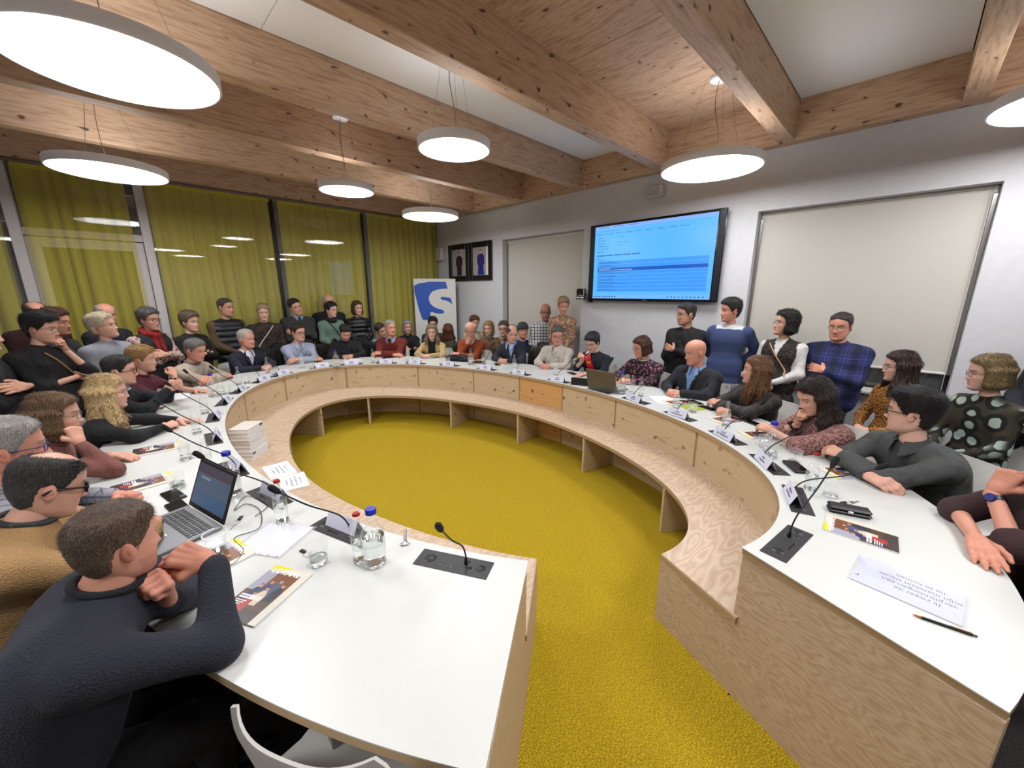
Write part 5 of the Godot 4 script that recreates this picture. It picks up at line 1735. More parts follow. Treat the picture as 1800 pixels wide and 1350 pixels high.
# appends the head to a builder that collects colours
func add_head(b: MB, xf: Transform3D, s: Dictionary, nu: int, nv: int) -> void:
	var base := b.v.size()
	var skin: Color = s.skin
	var brow: Color = s.brow
	var lip: Color = skin.lerp(s.get("lip", Color(0.42, 0.10, 0.09)), 0.55)
	var stub: float = s.get("stubble", 0.0)
	for j in nv + 1:
		var y := lerpf(-0.120, 0.125, j / float(nv))
		for k in nu + 1:
			var u := k / float(nu) * 2.0 - 1.0
			var a := PI * signf(u) * pow(absf(u), 1.35)
			var p := head_point(y, a, s.jaw, s.nose)
			var c := skin
			if absf(a) < 1.5:
				var ax := absf(p.x)
				c = c.lerp(Color(skin.r, skin.g * 0.78, skin.b * 0.74), 0.5 * bump2(ax - 0.042, y + 0.03, 0.02, 0.018) + 0.4 * bump2(p.x, y + 0.03, 0.012, 0.012))
				if y < -0.04 and stub > 0.0:
					c = c.lerp(brow, stub * clampf((-0.04 - y) / 0.01, 0.0, 1.0))
				c = c.lerp(lip, clampf(1.4 * bump2(p.x, y + 0.061, 0.021, 0.0085), 0.0, 1.0))
				c = c.lerp(Color(0.16, 0.05, 0.05), 0.7 * bump2(p.x, y + 0.0615, 0.022, 0.0016))
				var by := 0.0265 - 3.0 * (ax - 0.03) * (ax - 0.03)
				if ax > 0.010 and ax < 0.052:
					c = c.lerp(brow, 0.8 * exp(-pow((y - by) / 0.0042, 2.0)))
				if s.get("shut", false):
					c = c.lerp(Color(0.12, 0.06, 0.05), 0.6 * bump2(ax - 0.031, y + 0.004, 0.013, 0.0018))
			b.col = c
			b.vert(xf * p, Vector3.ZERO)
	var m := nu + 1
	# normals from neighbours
	for j in nv + 1:
		for k in nu + 1:
			var i := base + j * m + k
			var l := base + j * m + (k - 1 if k > 0 else nu - 1)
			var r := base + j * m + (k + 1 if k < nu else 1)
			var d := i - m if j > 0 else i
			var u2 := i + m if j < nv else i
			var n := (b.v[r] - b.v[l]).cross(b.v[u2] - b.v[d])
			b.n[i] = -n.normalized() if n.length() > 1e-12 else (xf.basis.y * (1.0 if j > nv / 2 else -1.0)).normalized()
			if b.n[i].dot(b.v[i] - xf.origin) < 0.0:
				b.n[i] = -b.n[i]
	for j in nv:
		for k in nu:
			b.quad_i(base + j * m + k, base + j * m + k + 1, base + (j + 1) * m + k + 1, base + (j + 1) * m + k)
	b.col = skin
	for e in [0, nv]:
		var y := -0.1205 if e == 0 else 0.1258
		var nn := (xf.basis.y * (-1.0 if e == 0 else 1.0)).normalized()
		var cc := b.vert(xf * Vector3(0, y, 0.02 if e == 0 else -0.008), nn)
		for k in nu:
			var i0: int = base + e * m + k
			b.tri_i(cc, i0, i0 + 1)
	# ears
	for sd in [-1.0, 1.0]:
		b.col = skin.lerp(Color(skin.r, skin.g * 0.72, skin.b * 0.68), 0.5)
		var eb := xf.basis * Basis(Vector3.UP, sd * 0.42) * Basis(Vector3.RIGHT, -0.18)
		b.ball(xf * Vector3(sd * 0.0745, -0.004, -0.012), Vector3(0.0085, 0.031, 0.0185), 10, 9, eb)
		b.col = skin.lerp(Color(skin.r * 0.7, skin.g * 0.5, skin.b * 0.45), 0.6)
		b.ball(xf * Vector3(sd * 0.0785, -0.003, -0.010), Vector3(0.0065, 0.018, 0.0095), 8, 7, eb)
	# eyes with lids
	if not s.get("shut", false):
		for sd in [-1.0, 1.0]:
			var ez := head_point(0.002, sd * 0.36, s.jaw, s.nose).z
			var ec := Vector3(sd * 0.031, 0.002, ez - 0.0062)
			var e0 := b.v.size()
			b.col = Color(0.44, 0.40, 0.37)
			b.ball(xf * ec, Vector3(0.0118, 0.0118, 0.0118) * xf.basis.x.length(), 12, 10, xf.basis.orthonormalized())
			for q in range(e0, b.v.size()):
				var d := (xf.basis.inverse() * b.n[q]).normalized()
				var gaze := Vector3(s.get("gaze", 0.0), s.get("gaze_y", -0.05), 1.0).normalized()
				var ca := d.dot(gaze)
				b.c[q] = Color(0.01, 0.01, 0.01) if ca > 0.965 else (s.get("iris", Color(0.07, 0.05, 0.035)) if ca > 0.83 else Color(0.44, 0.40, 0.37))
			b.col = skin.lerp(Color(skin.r * 0.8, skin.g * 0.62, skin.b * 0.58), 0.45)
			var lid := xf.basis.orthonormalized() * Basis(Vector3.RIGHT, -0.38)
			half_ball(b, xf * (ec + Vector3(0, 0.0006, -0.0002)), 0.0128 * xf.basis.x.length(), lid)
			half_ball(b, xf * (ec + Vector3(0, -0.0006, -0.0006)), 0.0125 * xf.basis.x.length(), xf.basis.orthonormalized() * Basis(Vector3.RIGHT, 0.62) * Basis(Vector3.BACK, PI))

func half_ball(b: MB, at: Vector3, r: float, bs: Basis) -> void:
	var base := b.v.size()
	for j in 4:
		var el := PI / 2 * j / 3.0
		for k in 9:
			var az := -PI / 2 + PI * k / 8.0
			var d := Vector3(cos(el) * sin(az), sin(el), cos(el) * cos(az))
			b.vert(at + bs * d * r, bs * d)
	for j in 3:
		for k in 8:
			b.quad_i(base + j * 9 + k, base + j * 9 + k + 1, base + (j + 1) * 9 + k + 1, base + (j + 1) * 9 + k)

# how much hair grows at a point of the scalp, 0 to 1
func hair_mask(style: String, p: Vector3, a: float) -> float:
	var y := p.y
	var aa := absf(a)
	# front hairline, temple, sideburn, nape
	var line := 0.080
	if style in ["bob", "long", "fringe", "tied", "full"]:
		line = 0.078
	if style == "fringe":
		line = 0.040
	if style == "receding":
		line = 0.098 - 0.016 * exp(-pow(aa / 0.35, 2.0))
	var lim: float
	if aa < 0.95:
		lim = lerpf(line, line - 0.018, aa / 0.95)
	elif aa < 1.35:
		lim = lerpf(line - 0.018, 0.002, (aa - 0.95) / 0.40)
	elif aa < 1.75:
		lim = lerpf(-0.012, 0.022, (aa - 1.35) / 0.40)
	elif aa < 2.1:
		lim = lerpf(0.022, -0.055, (aa - 1.75) / 0.35)
	else:
		lim = lerpf(-0.055, -0.085, (aa - 2.1) / 1.0)
	var m := smoothstep(lim - 0.006, lim + 0.010, y)
	if style == "balding":
		# bare crown, hair round the sides and the back
		var crown := Vector2(p.x / 0.062, (p.z - 0.015) / 0.085).length()
		if y > 0.045:
			m *= smoothstep(0.80, 1.02, crown)
	elif style == "thin":
		var crown2 := Vector2(p.x / 0.058, (p.z - 0.005) / 0.085).length()
		if y > 0.055:
			m *= smoothstep(0.62, 1.0, crown2)
	elif style == "bald":
		m = 0.0
	return m

func hair_shell(xf: Transform3D, style: String, thick: float, sd: int, nu: int, nv: int, jaw: float, blades: int, bw: float) -> ArrayMesh:
	var b := MB.new()
	var f := FastNoiseLite.new()
	f.seed = sd
	f.frequency = 1.0
	var full := style in ["bob", "long", "full", "fringe", "tied"]
	for j in nv + 1:
		var y := lerpf(-0.100, 0.1255, pow(j / float(nv), 0.9))
		for k in nu + 1:
			var a := -PI + TAU * k / nu
			b.vert(xf * hair_point(y, a, jaw, style, thick, full, f), Vector3.UP)
	var m2 := nu + 1
	for j in nv:
		for k in nu:
			var a0 := j * m2 + k
			b.i.append_array(PackedInt32Array([a0, a0 + m2 + 1, a0 + 1, a0, a0 + m2, a0 + m2 + 1]))
	var bare := style in ["balding", "thin"]
	var top := b.vert(xf * Vector3(0, 0.1255 + (thick if not bare else -0.008), -0.008), Vector3.UP)
	for k in nu:
		b.i.append_array(PackedInt32Array([nv * m2 + k, top, nv * m2 + k + 1]))
	var st := SurfaceTool.new()
	st.create_from_arrays(b.done().surface_get_arrays(0))
	st.generate_normals()
	st.index()
	var arr := st.commit_to_arrays()
	var o := MB.new()
	o.use_c = true
	o.v = arr[Mesh.ARRAY_VERTEX]
	o.n = arr[Mesh.ARRAY_NORMAL]
	o.i = arr[Mesh.ARRAY_INDEX]
	o.uv.resize(o.v.size())
	o.c.resize(o.v.size())
	o.c.fill(Color(0.92, 0.92, 0.92))
	# single strands over the shell soften its outline
	var r := RandomNumberGenerator.new()
	r.seed = sd + 3
	var made := 0
	var tries := 0
	while made < blades and tries < blades * 4:
		tries += 1
		var y := lerpf(-0.09, 0.124, sqrt(r.randf()))
		var a := r.randf_range(-PI, PI)
		var p := head_point(y, a, jaw, 0.0)
		var m := hair_mask(style, p, a)
		if m < r.randf_range(0.25, 0.9):
			continue
		var out := Vector3(p.x, (p.y - 0.02) * 0.9, p.z + 0.01).normalized()
		var flow := (Vector3(p.x * 5.0, -0.55, -0.45 if p.z < 0.05 else 0.25) if y < 0.10 else Vector3(r.randf_range(-0.4, 0.4), 0.1, 0.6))
		flow = (flow - out * flow.dot(out)).normalized()
		var d := (out * (0.40 if full else 0.55) + flow * 0.8 + Vector3(r.randf_range(-1, 1), r.randf_range(-1, 1), r.randf_range(-1, 1)) * 0.28).normalized()
		var ln := (thick * 0.8 + 0.006) * r.randf_range(0.6, 1.25) * (0.6 + 0.4 * smoothstep(0.0, 0.1, y))
		if full:
			ln *= 1.4
		var root := hair_point(y, a, jaw, style, thick, full, f) - out * 0.003
		var w := d.cross(out).normalized() * bw
		var tone := r.randf_range(0.6, 1.35)
		o.col = Color(tone, tone, tone)
		var nn := (xf.basis * (out + d * 0.3)).normalized()
		o.tri_i(o.vert(xf * (root - w), nn), o.vert(xf * (root + w), nn), o.vert(xf * (root + d * ln), nn))
		made += 1
	return o.done()

func hair_point(y: float, a: float, jaw: float, style: String, thick: float, full: bool, f: FastNoiseLite) -> Vector3:
	var p := head_point(y, a, jaw, 0.0)
	var m := hair_mask(style, p, a)
	var out := Vector3(p.x, (p.y - 0.02) * 0.9, p.z + 0.01).normalized()
	var th := thick * ((0.62 if full else 0.34) + (0.38 if full else 0.66) * smoothstep(0.01, 0.105, y)) * (1.0 + 0.30 * f.get_noise_3d(p.x * 38.0, p.y * 22.0, p.z * 38.0))
	if full:
		th *= 1.15
	return p + out * (th * m - 0.006 * (1.0 - m))

# a lock net with loose strands laid down its surface
func with_strands(n: Array, sd: int, per: int, bw: float, length: float) -> ArrayMesh:
	var o := MB.new()
	o.use_c = true
	add_net(o, n, Transform3D.IDENTITY, Color(0.9, 0.9, 0.9))
	var r := RandomNumberGenerator.new()
	r.seed = sd
	var count: int = (n[0] as PackedVector3Array).size()
	for i in count:
		for k in per:
			var p: Vector3 = n[0][i]
			var nn: Vector3 = n[1][i]
			var t := Vector3(r.randf_range(-0.22, 0.22), -1.0, r.randf_range(-0.22, 0.22))
			t = (t - nn * t.dot(nn)).normalized()
			var w := t.cross(nn).normalized() * bw
			var tone := r.randf_range(0.55, 1.5)
			o.col = Color(tone, tone * 0.99, tone * 0.96)
			var q := p + nn * r.randf_range(0.0, 0.003) + w * r.randf_range(-3, 3)
			var e := q + t * length * r.randf_range(0.5, 1.1) + nn * r.randf_range(0.0, 0.004)
			var mid := q.lerp(e, 0.5) + nn * 0.0015
			var a := o.vert(q, nn)
			var b := o.vert(mid - w, nn)
			var c := o.vert(mid + w, nn)
			var d := o.vert(e, nn)
			o.tri_i(a, b, c)
			o.tri_i(b, d, c)
	return o.done()

# hanging hair: chains of tapered locks round the back and the sides
func hair_locks(xf: Transform3D, style: String, drop: float, sd: int, cell: float) -> Array:
	var r := RandomNumberGenerator.new()
	r.seed = sd
	var bones := []
	var n := 17
	for k in n:
		var a := lerpf(1.28, TAU - 1.28, k / float(n - 1))
		var side := absf(sin(a))
		var wav := r.randf_range(-0.012, 0.012)
		var rr := 0.0 if style == "bob" else 0.006
		var p0 := Vector3(sin(a) * 0.034, 0.108, cos(a) * 0.046 - 0.012)
		var p1 := Vector3(sin(a) * 0.073, 0.035, cos(a) * 0.088 - 0.012)
		var p2 := Vector3(sin(a) * 0.078 + wav * 0.5, -0.055, cos(a) * 0.084 - 0.008)
		var wid := 0.021
		if style == "bob":
			var len := drop * r.randf_range(0.94, 1.03)
			var p3 := Vector3(sin(a) * 0.072, -0.060 - len, cos(a) * 0.078 + 0.0)
			bones.append([p0, p1, 0.024, wid])
			bones.append([p1, p2, wid, wid])
			bones.append([p2, p3, wid, 0.015])
		else:
			var len2 := drop * r.randf_range(0.85, 1.08) * (1.0 if side > 0.5 else 0.9)
			var fwd := 0.045 if cos(a) > -0.2 else -0.012
			var p3 := Vector3(sin(a) * 0.098 + wav, -0.060 - len2 * 0.5, cos(a) * 0.088 + fwd * 0.5)
			var p4 := Vector3(sin(a) * 0.100 - wav, -0.060 - len2, cos(a) * 0.088 + fwd)
			bones.append([p0, p1, 0.024, wid])
			bones.append([p1, p2, wid, 0.020])
			bones.append([p2, p3, 0.020, 0.018])
			bones.append([p3, p4, 0.019, 0.009])
	for q in bones:
		var sc := xf.basis.x.length()
		q[0] = xf * (q[0] as Vector3)
		q[1] = xf * (q[1] as Vector3)
		q[2] *= sc
		q[3] *= sc
	return net(bones, cell, 300.0)

func glasses_mesh(xf: Transform3D, r: float, round_: bool) -> ArrayMesh:
	var b := MB.new()
	for sd in [-1.0, 1.0]:
		var loop := []
		for k in 17:
			var t := TAU * k / 16.0
			var ex := 0.022 * signf(cos(t)) * pow(absf(cos(t)), 1.0 if round_ else 0.55)
			var ey := (0.018 if round_ else 0.0155) * signf(sin(t)) * pow(absf(sin(t)), 1.0 if round_ else 0.6)
			loop.append(xf * Vector3(sd * 0.032 + ex, -0.001 + ey, 0.101 - absf(sd * 0.032 + ex) * 0.22))
		b.tube(loop, r, 5, false)
		b.tube([xf * Vector3(sd * 0.054, 0.006, 0.089), xf * Vector3(sd * 0.0765, 0.008, 0.060), xf * Vector3(sd * 0.080, 0.006, -0.012), xf * Vector3(sd * 0.078, -0.012, -0.03)], r, 5)
	b.tube([xf * Vector3(-0.011, 0.003, 0.1), xf * Vector3(0, 0.006, 0.103), xf * Vector3(0.011, 0.003, 0.1)], r, 5)
	return b.done()

func lens_mesh(xf: Transform3D, only: float) -> ArrayMesh:
	var b := MB.new()
	for sd in [only]:
		var base := b.v.size()
		var nn := (xf.basis * Vector3(sd * 0.2, 0, 1)).normalized()
		b.vert(xf * Vector3(sd * 0.032, -0.001, 0.0945), nn)
		for k in 14:
			var t := TAU * k / 14.0
			var x: float = sd * 0.032 + 0.021 * cos(t)
			b.vert(xf * Vector3(x, -0.001 + 0.015 * sin(t), 0.1012 - absf(x) * 0.22), nn)
		for k in 14:
			b.tri_i(base, base + 1 + k, base + 1 + (k + 1) % 14)
	return b.done()

# ---------------------------------------------------------------- cloth, skin and hair materials
var cloth_cache := {}

func cloth(kind: String, c: Color, c2 := Color.BLACK) -> StandardMaterial3D:
	var key := kind + c.to_html() + c2.to_html()
	if cloth_cache.has(key):
		return cloth_cache[key]
	if not mats.has("fold"):
		mats.fold = noise_tex(0.012, 2, [], 512, FastNoiseLite.TYPE_SIMPLEX_SMOOTH, 22.0, 31)
		mats.knit_h = noise_tex(0.16, 2, [], 256, FastNoiseLite.TYPE_CELLULAR, 0.0, 33)
		mats.heather = noise_tex(0.13, 3, [[0.0, Color(0.46, 0.46, 0.48)], [0.45, Color(0.66, 0.66, 0.68)], [0.72, Color(0.74, 0.74, 0.75)], [0.84, Color(1.0, 1.0, 1.0)], [1.0, Color(1, 1, 1)]], 512, FastNoiseLite.TYPE_SIMPLEX, 0.0, 35)
		mats.weave = noise_tex(0.3, 2, [[0.0, Color(0.86, 0.86, 0.86)], [1.0, Color.WHITE]], 256, FastNoiseLite.TYPE_SIMPLEX, 0.0, 37)
	var m: StandardMaterial3D
	match kind:
		"knit":
			m = tri_mat(Color(minf(c.r * 1.22, 1.0), minf(c.g * 1.22, 1.0), minf(c.b * 1.22, 1.0)), 0.95, mats.heather, Vector3(5, 5, 5), mats.knit_h, 0.35)
			m.uv1_scale = Vector3(5, 5, 5)
		"chunky":
			if not mats.has("chunk"):
				mats.chunk = noise_tex(0.045, 2, [[0.0, Color(0.30, 0.24, 0.24)], [0.3, Color(0.72, 0.66, 0.66)], [0.6, Color(1, 1, 1)], [1.0, Color(1.0, 0.95, 0.95)]], 256, FastNoiseLite.TYPE_CELLULAR, 0.0, 41)
				mats.chunk_h = noise_tex(0.045, 2, [], 256, FastNoiseLite.TYPE_CELLULAR, 0.0, 41)
			m = tri_mat(c, 0.95, mats.chunk, Vector3(4.5, 4.5, 4.5), mats.chunk_h, 1.2)
		"plaid":
			m = tri_mat(Color.WHITE, 0.9, img_tex(plaid_image(c, c2)), Vector3(7, 7, 7), null, 0.0)
		"check":
			m = tri_mat(Color.WHITE, 0.9, img_tex(check_image(c, c2)), Vector3(21, 21, 21), null, 0.0)
		"floral":
			var t := noise_tex(0.028, 1, [[0.0, c2.lightened(0.3)], [0.13, c2], [0.24, c2.darkened(0.35)], [0.29, c], [0.55, c], [0.62, c.lightened(0.08)], [1.0, c]], 256, FastNoiseLite.TYPE_CELLULAR, 6.0, 43)
			m = tri_mat(Color.WHITE, 0.85, t, Vector3(3.2, 3.2, 3.2), null, 0.0)
		"ditsy":
			var t1 := noise_tex(0.07, 2, [[0.0, c2], [0.35, c2], [0.45, c], [1.0, c.lightened(0.15)]], 256, FastNoiseLite.TYPE_SIMPLEX, 5.0, 44)
			m = tri_mat(Color.WHITE, 0.85, t1, Vector3(2.2, 2.2, 2.2), mats.fold, 0.5)
		"leopard":
			var t2 := noise_tex(0.020, 1, [[0.0, c2], [0.20, c2], [0.23, Color(0.03, 0.035, 0.03)], [0.40, Color(0.03, 0.035, 0.03)], [0.43, c], [1.0, c]], 256, FastNoiseLite.TYPE_CELLULAR, 9.0, 45)
			m = tri_mat(Color.WHITE, 0.9, t2, Vector3(1.55, 1.55, 1.55), null, 0.0)
		"camo":
			var t3 := noise_tex(0.016, 3, [[0.0, c], [0.35, c], [0.37, c2], [0.55, c2], [0.57, c.lightened(0.12)], [0.75, c.darkened(0.5)], [1.0, c.darkened(0.5)]], 256, FastNoiseLite.TYPE_SIMPLEX_SMOOTH, 8.0, 47)
			m = tri_mat(Color.WHITE, 0.9, t3, Vector3(2.6, 2.6, 2.6), mats.fold, 0.8)
		"stripe":
			var g := Image.create(32, 4, false, Image.FORMAT_RGB8)
			for x in 32:
				for y in 4:
					g.set_pixel(x, y, c if x % 11 < 7 else c2)
			m = tri_mat(Color.WHITE, 0.7, img_tex(g), Vector3(5, 5, 5), null, 0.0)
		"puffer":
			var q := Image.create(4, 64, false, Image.FORMAT_RGB8)
			for y in 64:
				var v := absf(sin(PI * y / 32.0))
				for x in 4:
					q.set_pixel(x, y, Color(v, v, v))
			m = tri_mat(c, 0.5, mats.weave, Vector3(6, 6, 6), img_tex(q), 1.4)
		"leather":
			m = tri_mat(c, 0.45, mats.weave, Vector3(6, 6, 6), mats.fold, 0.6)
		_:
			m = tri_mat(c, 0.88, mats.weave, Vector3(1.5, 0.9, 1.5), mats.fold, 2.2)
	m.rim_enabled = kind in ["knit", "chunky", "plain"]
	m.rim = 0.25
	m.rim_tint = 0.7
	cloth_cache[key] = m
	return m

func plaid_image(c: Color, c2: Color) -> Image:
	var im := Image.create(64, 64, false, Image.FORMAT_RGB8)
	for y in 64:
		for x in 64:
			var a := 0.0
			if x < 22: a += 0.5
			if y < 22: a += 0.5
			var q := c.lerp(c2, a)
			if x in [40, 41, 52] or y in [40, 41, 52]:
				q = q.lerp(Color(0.55, 0.55, 0.65), 0.35)
			im.set_pixel(x, y, q)
	return im

func check_image(c: Color, c2: Color) -> Image:
	var im := Image.create(32, 32, false, Image.FORMAT_RGB8)
	for y in 32:
		for x in 32:
			im.set_pixel(x, y, c2 if (x < 6 or y < 6) else c)
	return im

func hair_mat(c: Color, c2: Color) -> StandardMaterial3D:
	var key := "hair" + c.to_html() + c2.to_html()
	if not cloth_cache.has(key):
		if not mats.has("strand"):
			mats.strand = noise_tex(0.09, 3, [], 256, FastNoiseLite.TYPE_SIMPLEX, 0.0, 51)
			mats.strand_c = noise_tex(0.09, 3, [[0.0, Color(0.66, 0.66, 0.66)], [0.5, Color(0.95, 0.95, 0.95)], [1.0, Color(1, 1, 1)]], 256, FastNoiseLite.TYPE_SIMPLEX, 0.0, 51)
		var m := tri_mat(Color(minf(c.r * 1.22, 0.95), minf(c.g * 1.22, 0.93), minf(c.b * 1.2, 0.9)), 0.5, mats.strand_c, Vector3(14, 2.2, 14), mats.strand, 0.5)
		m.vertex_color_use_as_albedo = true
		cloth_cache[key] = m
	return cloth_cache[key]

var skin_mat: StandardMaterial3D

# ---------------------------------------------------------------- one person
func bend(s: Vector3, w: Vector3, la: float, lb: float, hint: Vector3) -> Vector3:
	# elbow between shoulder s and wrist w
	var d := w - s
	var l := clampf(d.length(), absf(la - lb) + 0.01, la + lb - 0.005)
	var u := d.normalized()
	var x := (la * la - lb * lb + l * l) / (2.0 * l)
	var h := sqrt(maxf(la * la - x * x, 0.0))
	var n := hint - u * hint.dot(u)
	n = n.normalized() if n.length() > 1e-4 else Vector3.DOWN
	return s + u * x + n * h

func face_dir(p: Vector3, phi_deg: float) -> Vector3:
	# 0 looks towards the camera, 90 towards its right-hand side
	var c := Vector3(-p.x, 0, -p.z).normalized()
	var r := Vector3(-c.z, 0, c.x) * -1.0
	if r.dot(cam_r) < 0.0:
		r = -r
	var a := deg_to_rad(phi_deg)
	return c * cos(a) + r * sin(a)

func person(d: Dictionary) -> Node3D:
	var hw: Vector3 = d.head
	var bf: Vector3 = d.facing
	var hf := face_dir(hw, d.phi)
	var yaw := atan2(bf.x, bf.z)
	var sit: bool = d.sit
	var woman: bool = d.get("woman", false)
	var bw: float = d.get("build", 0.90 if woman else 1.0)
	var lean: float = d.get("lean", 0.10 if sit else 0.0)
	var hs: float = d.get("hs", 1.03 if woman else 1.07)
	var foot := Vector3(hw.x, 0, hw.z) - bf * lean
	var t := thing("person", d.label, "person", foot, yaw, d.get("group", ""))
	var inv := t.transform.affine_inverse()
	var H := inv * hw
	var hfl := (Basis(Vector3.UP, -yaw) * hf).normalized()
	var near: bool = d.get("near", false)
	var cell: float = 0.0115 if near else (0.0118 if d.has("zones") else 0.0175)
	# head basis
	var hyaw := atan2(hfl.x, hfl.z)
	var hb := Basis(Vector3.UP, hyaw) * Basis(Vector3.RIGHT, deg_to_rad(d.get("pitch", 4.0))) * Basis(Vector3.BACK, deg_to_rad(d.get("roll", 0.0)))
	var hx := Transform3D(hb.scaled_local(Vector3(hs, hs, hs) * Vector3(d.get("hw", 0.97 if woman else 1.0), 1.0, 1.0)), H)
	# trunk
	var P: Vector3
	var chairy := 0.44
	if sit:
		P = Vector3(0, chairy + 0.085, 0)
	else:
		P = Vector3(0, H.y * 0.575, d.get("hipz", 0.0))
	var N := H + hb * Vector3(0, -0.122 * hs, -0.012) + Vector3(0, -d.get("neck", 0.040), -0.014)
	var sw: float = (0.163 if woman else 0.185) * bw / (0.90 if woman else 1.0)
	var S := [N + Vector3(-sw, -0.078, -0.012), N + Vector3(sw, -0.078, -0.012)]
	var la := 0.285 if not woman else 0.265
	var lb := 0.255 if not woman else 0.235
	# arms: wrist, elbow hint, finger direction, back of hand, pose
	var W := [Vector3.ZERO, Vector3.ZERO]
	var E := [Vector3.ZERO, Vector3.ZERO]
	var FD := [Vector3.FORWARD, Vector3.FORWARD]
	var BD := [Vector3.UP, Vector3.UP]
	var PO := ["relaxed", "relaxed"]
	var arms: Array = d.arms
	var ty := TABLE_Y + 0.042
	for k in 2:
		var sx := -1.0 if k == 0 else 1.0
		var hint := Vector3(sx * 0.7, -0.7, -0.25)
		match arms[k]:
			"clasp":
				W[k] = Vector3(sx * 0.070, ty + (0.0 if k == 0 else 0.006), N.z + 0.30)
				FD[k] = Vector3(-sx * 0.75, -0.02, 0.65)
				BD[k] = Vector3(sx * 0.35, 0.9, 0.25)
				PO[k] = "grip"
			"clasp_high":
				W[k] = Vector3(sx * 0.060, ty + 0.14, N.z + 0.36)
				FD[k] = Vector3(-sx * 0.55, 0.35, 0.75)
				BD[k] = Vector3(sx * 0.8, 0.2, 0.4)
				PO[k] = "grip"
				hint = Vector3(sx * 0.6, -1.0, 0.1)
			"fold":
				W[k] = Vector3(-sx * (0.075 if k == 0 else 0.10), ty + (0.0 if k == 0 else 0.030), N.z + (0.30 if k == 0 else 0.255))
				FD[k] = Vector3(-sx * 1.0, 0.02, -0.12 if k == 0 else 0.2)
				BD[k] = Vector3(0, 0.85, 0.5)
				hint = Vector3(sx * 0.9, -0.5, 0.25)
			"cross":
				W[k] = Vector3(-sx * (0.05 if k == 0 else 0.015), N.y - (0.275 if k == 0 else 0.24), N.z + (0.165 if k == 0 else 0.21))
				FD[k] = Vector3(-sx * 1.0, 0.12 if k == 1 else 0.05, -0.30 if k == 0 else -0.42)
				BD[k] = Vector3(0, 0.3, 1.0)
				PO[k] = "flat"
				hint = Vector3(sx * 1.0, -0.9, -0.1)
			"chin", "chin_cheek":
				var chin := hx * Vector3(sx * (0.012 if arms[k] == "chin" else 0.055), -0.112 if arms[k] == "chin" else -0.085, 0.085 if arms[k] == "chin" else 0.055)
				FD[k] = (hb * Vector3(-sx * 0.25, 0.95, -0.25)).normalized()
				BD[k] = (hb * Vector3(sx * 0.75, 0.1, 0.65)).normalized()
				W[k] = chin - FD[k] * 0.075 + BD[k] * 0.028
				PO[k] = "fist"
				hint = Vector3(sx * 0.35, -1.0, 0.45)
			"fist_up":
				W[k] = Vector3(sx * 0.13, ty + 0.19, N.z + 0.33)
				FD[k] = Vector3(-sx * 0.4, 0.75, -0.3)
				BD[k] = Vector3(sx * 0.5, 0.25, 0.8)
				PO[k] = "fist"
				hint = Vector3(sx * 0.5, -1.0, 0.2)
			"lie":
				W[k] = Vector3(sx * 0.12, ty - 0.008, N.z + 0.36)
				FD[k] = Vector3(-sx * 0.25, -0.10, 1.0)
				BD[k] = Vector3(0, 1, 0.1)
				PO[k] = "flat"
			"lap":
				W[k] = Vector3(sx * 0.06, P.y + 0.14, 0.24)
				FD[k] = Vector3(-sx * 0.8, -0.2, 0.5)
				BD[k] = Vector3(0, 0.9, 0.4)
			"down":
				W[k] = Vector3(sx * (sw + 0.05), N.y - 0.56, N.z + 0.05)
				FD[k] = Vector3(0, -1, 0.15)
				BD[k] = Vector3(sx, 0, 0.2)
				hint = Vector3(sx * 0.3, 0, -1)
			"low":
				W[k] = Vector3(sx * 0.055, P.y + 0.05, 0.19)
				FD[k] = Vector3(-sx * 0.7, -0.5, 0.3)
				BD[k] = Vector3(sx * 0.2, 0.3, 0.9)
				PO[k] = "grip"
			"mouth":
				# grips a microphone that runs from the mouth down towards the other side
				var dl := Basis(Vector3.UP, -yaw) * (-cam_r * 0.80 + Vector3(0, -0.50, 0) + Vector3(0.25, 0, 0.25)).normalized()
				var mo := hx * Vector3(0, -0.070, 0.125) + dl * 0.125
				FD[k] = (Vector3(-sx * 0.35, 0.85, 0.35) - dl * Vector3(-sx * 0.35, 0.85, 0.35).dot(dl)).normalized()
				BD[k] = (Basis(Vector3.UP, -yaw) * -cam_f + dl * 0.3).normalized()
				W[k] = mo - FD[k] * 0.085 + BD[k] * 0.030
				PO[k] = "grip"
				hint = Vector3(sx * 0.5, -1.0, 0.1)
				d.mic_dir = dl
			"back":
				W[k] = Vector3(sx * 0.10, P.y + 0.08, -0.13)
				FD[k] = Vector3(-sx, -0.2, 0)
				BD[k] = Vector3(0, 0, -1)
				hint = Vector3(sx, -0.2, -0.5)
			_:
				# world-space wrist, finger direction, back of the hand, pose, hint
				var a: Array = arms[k]
				W[k] = inv * (a[0] as Vector3)
				FD[k] = Basis(Vector3.UP, -yaw) * (a[1] as Vector3)
				BD[k] = Basis(Vector3.UP, -yaw) * (a[2] as Vector3)
				PO[k] = a[3]
				hint = Basis(Vector3.UP, -yaw) * (a[4] as Vector3)
		var l1 := la
		var l2 := lb
		if (W[k] - S[k]).length() > l1 + l2 - 0.006:
			var st: float = minf((W[k] - S[k]).length() / (l1 + l2 - 0.006), 1.18)
			l1 *= st
			l2 *= st
			if (W[k] - S[k]).length() > l1 + l2 - 0.006:
				W[k] = S[k] + (W[k] - S[k]).normalized() * (l1 + l2 - 0.006)
		E[k] = bend(S[k], W[k], l1, l2, hint)
		if sit and E[k].y < TABLE_Y + 0.04 and W[k].y > TABLE_Y - 0.02 and d.get("at_table", true) and E[k].z > N.z + 0.08:
			E[k].y = TABLE_Y + 0.04
	# ---- garment
	var g := []
	var flat := 1.0 if not woman else 0.93
	var belly: float = d.get("belly", 0.0)
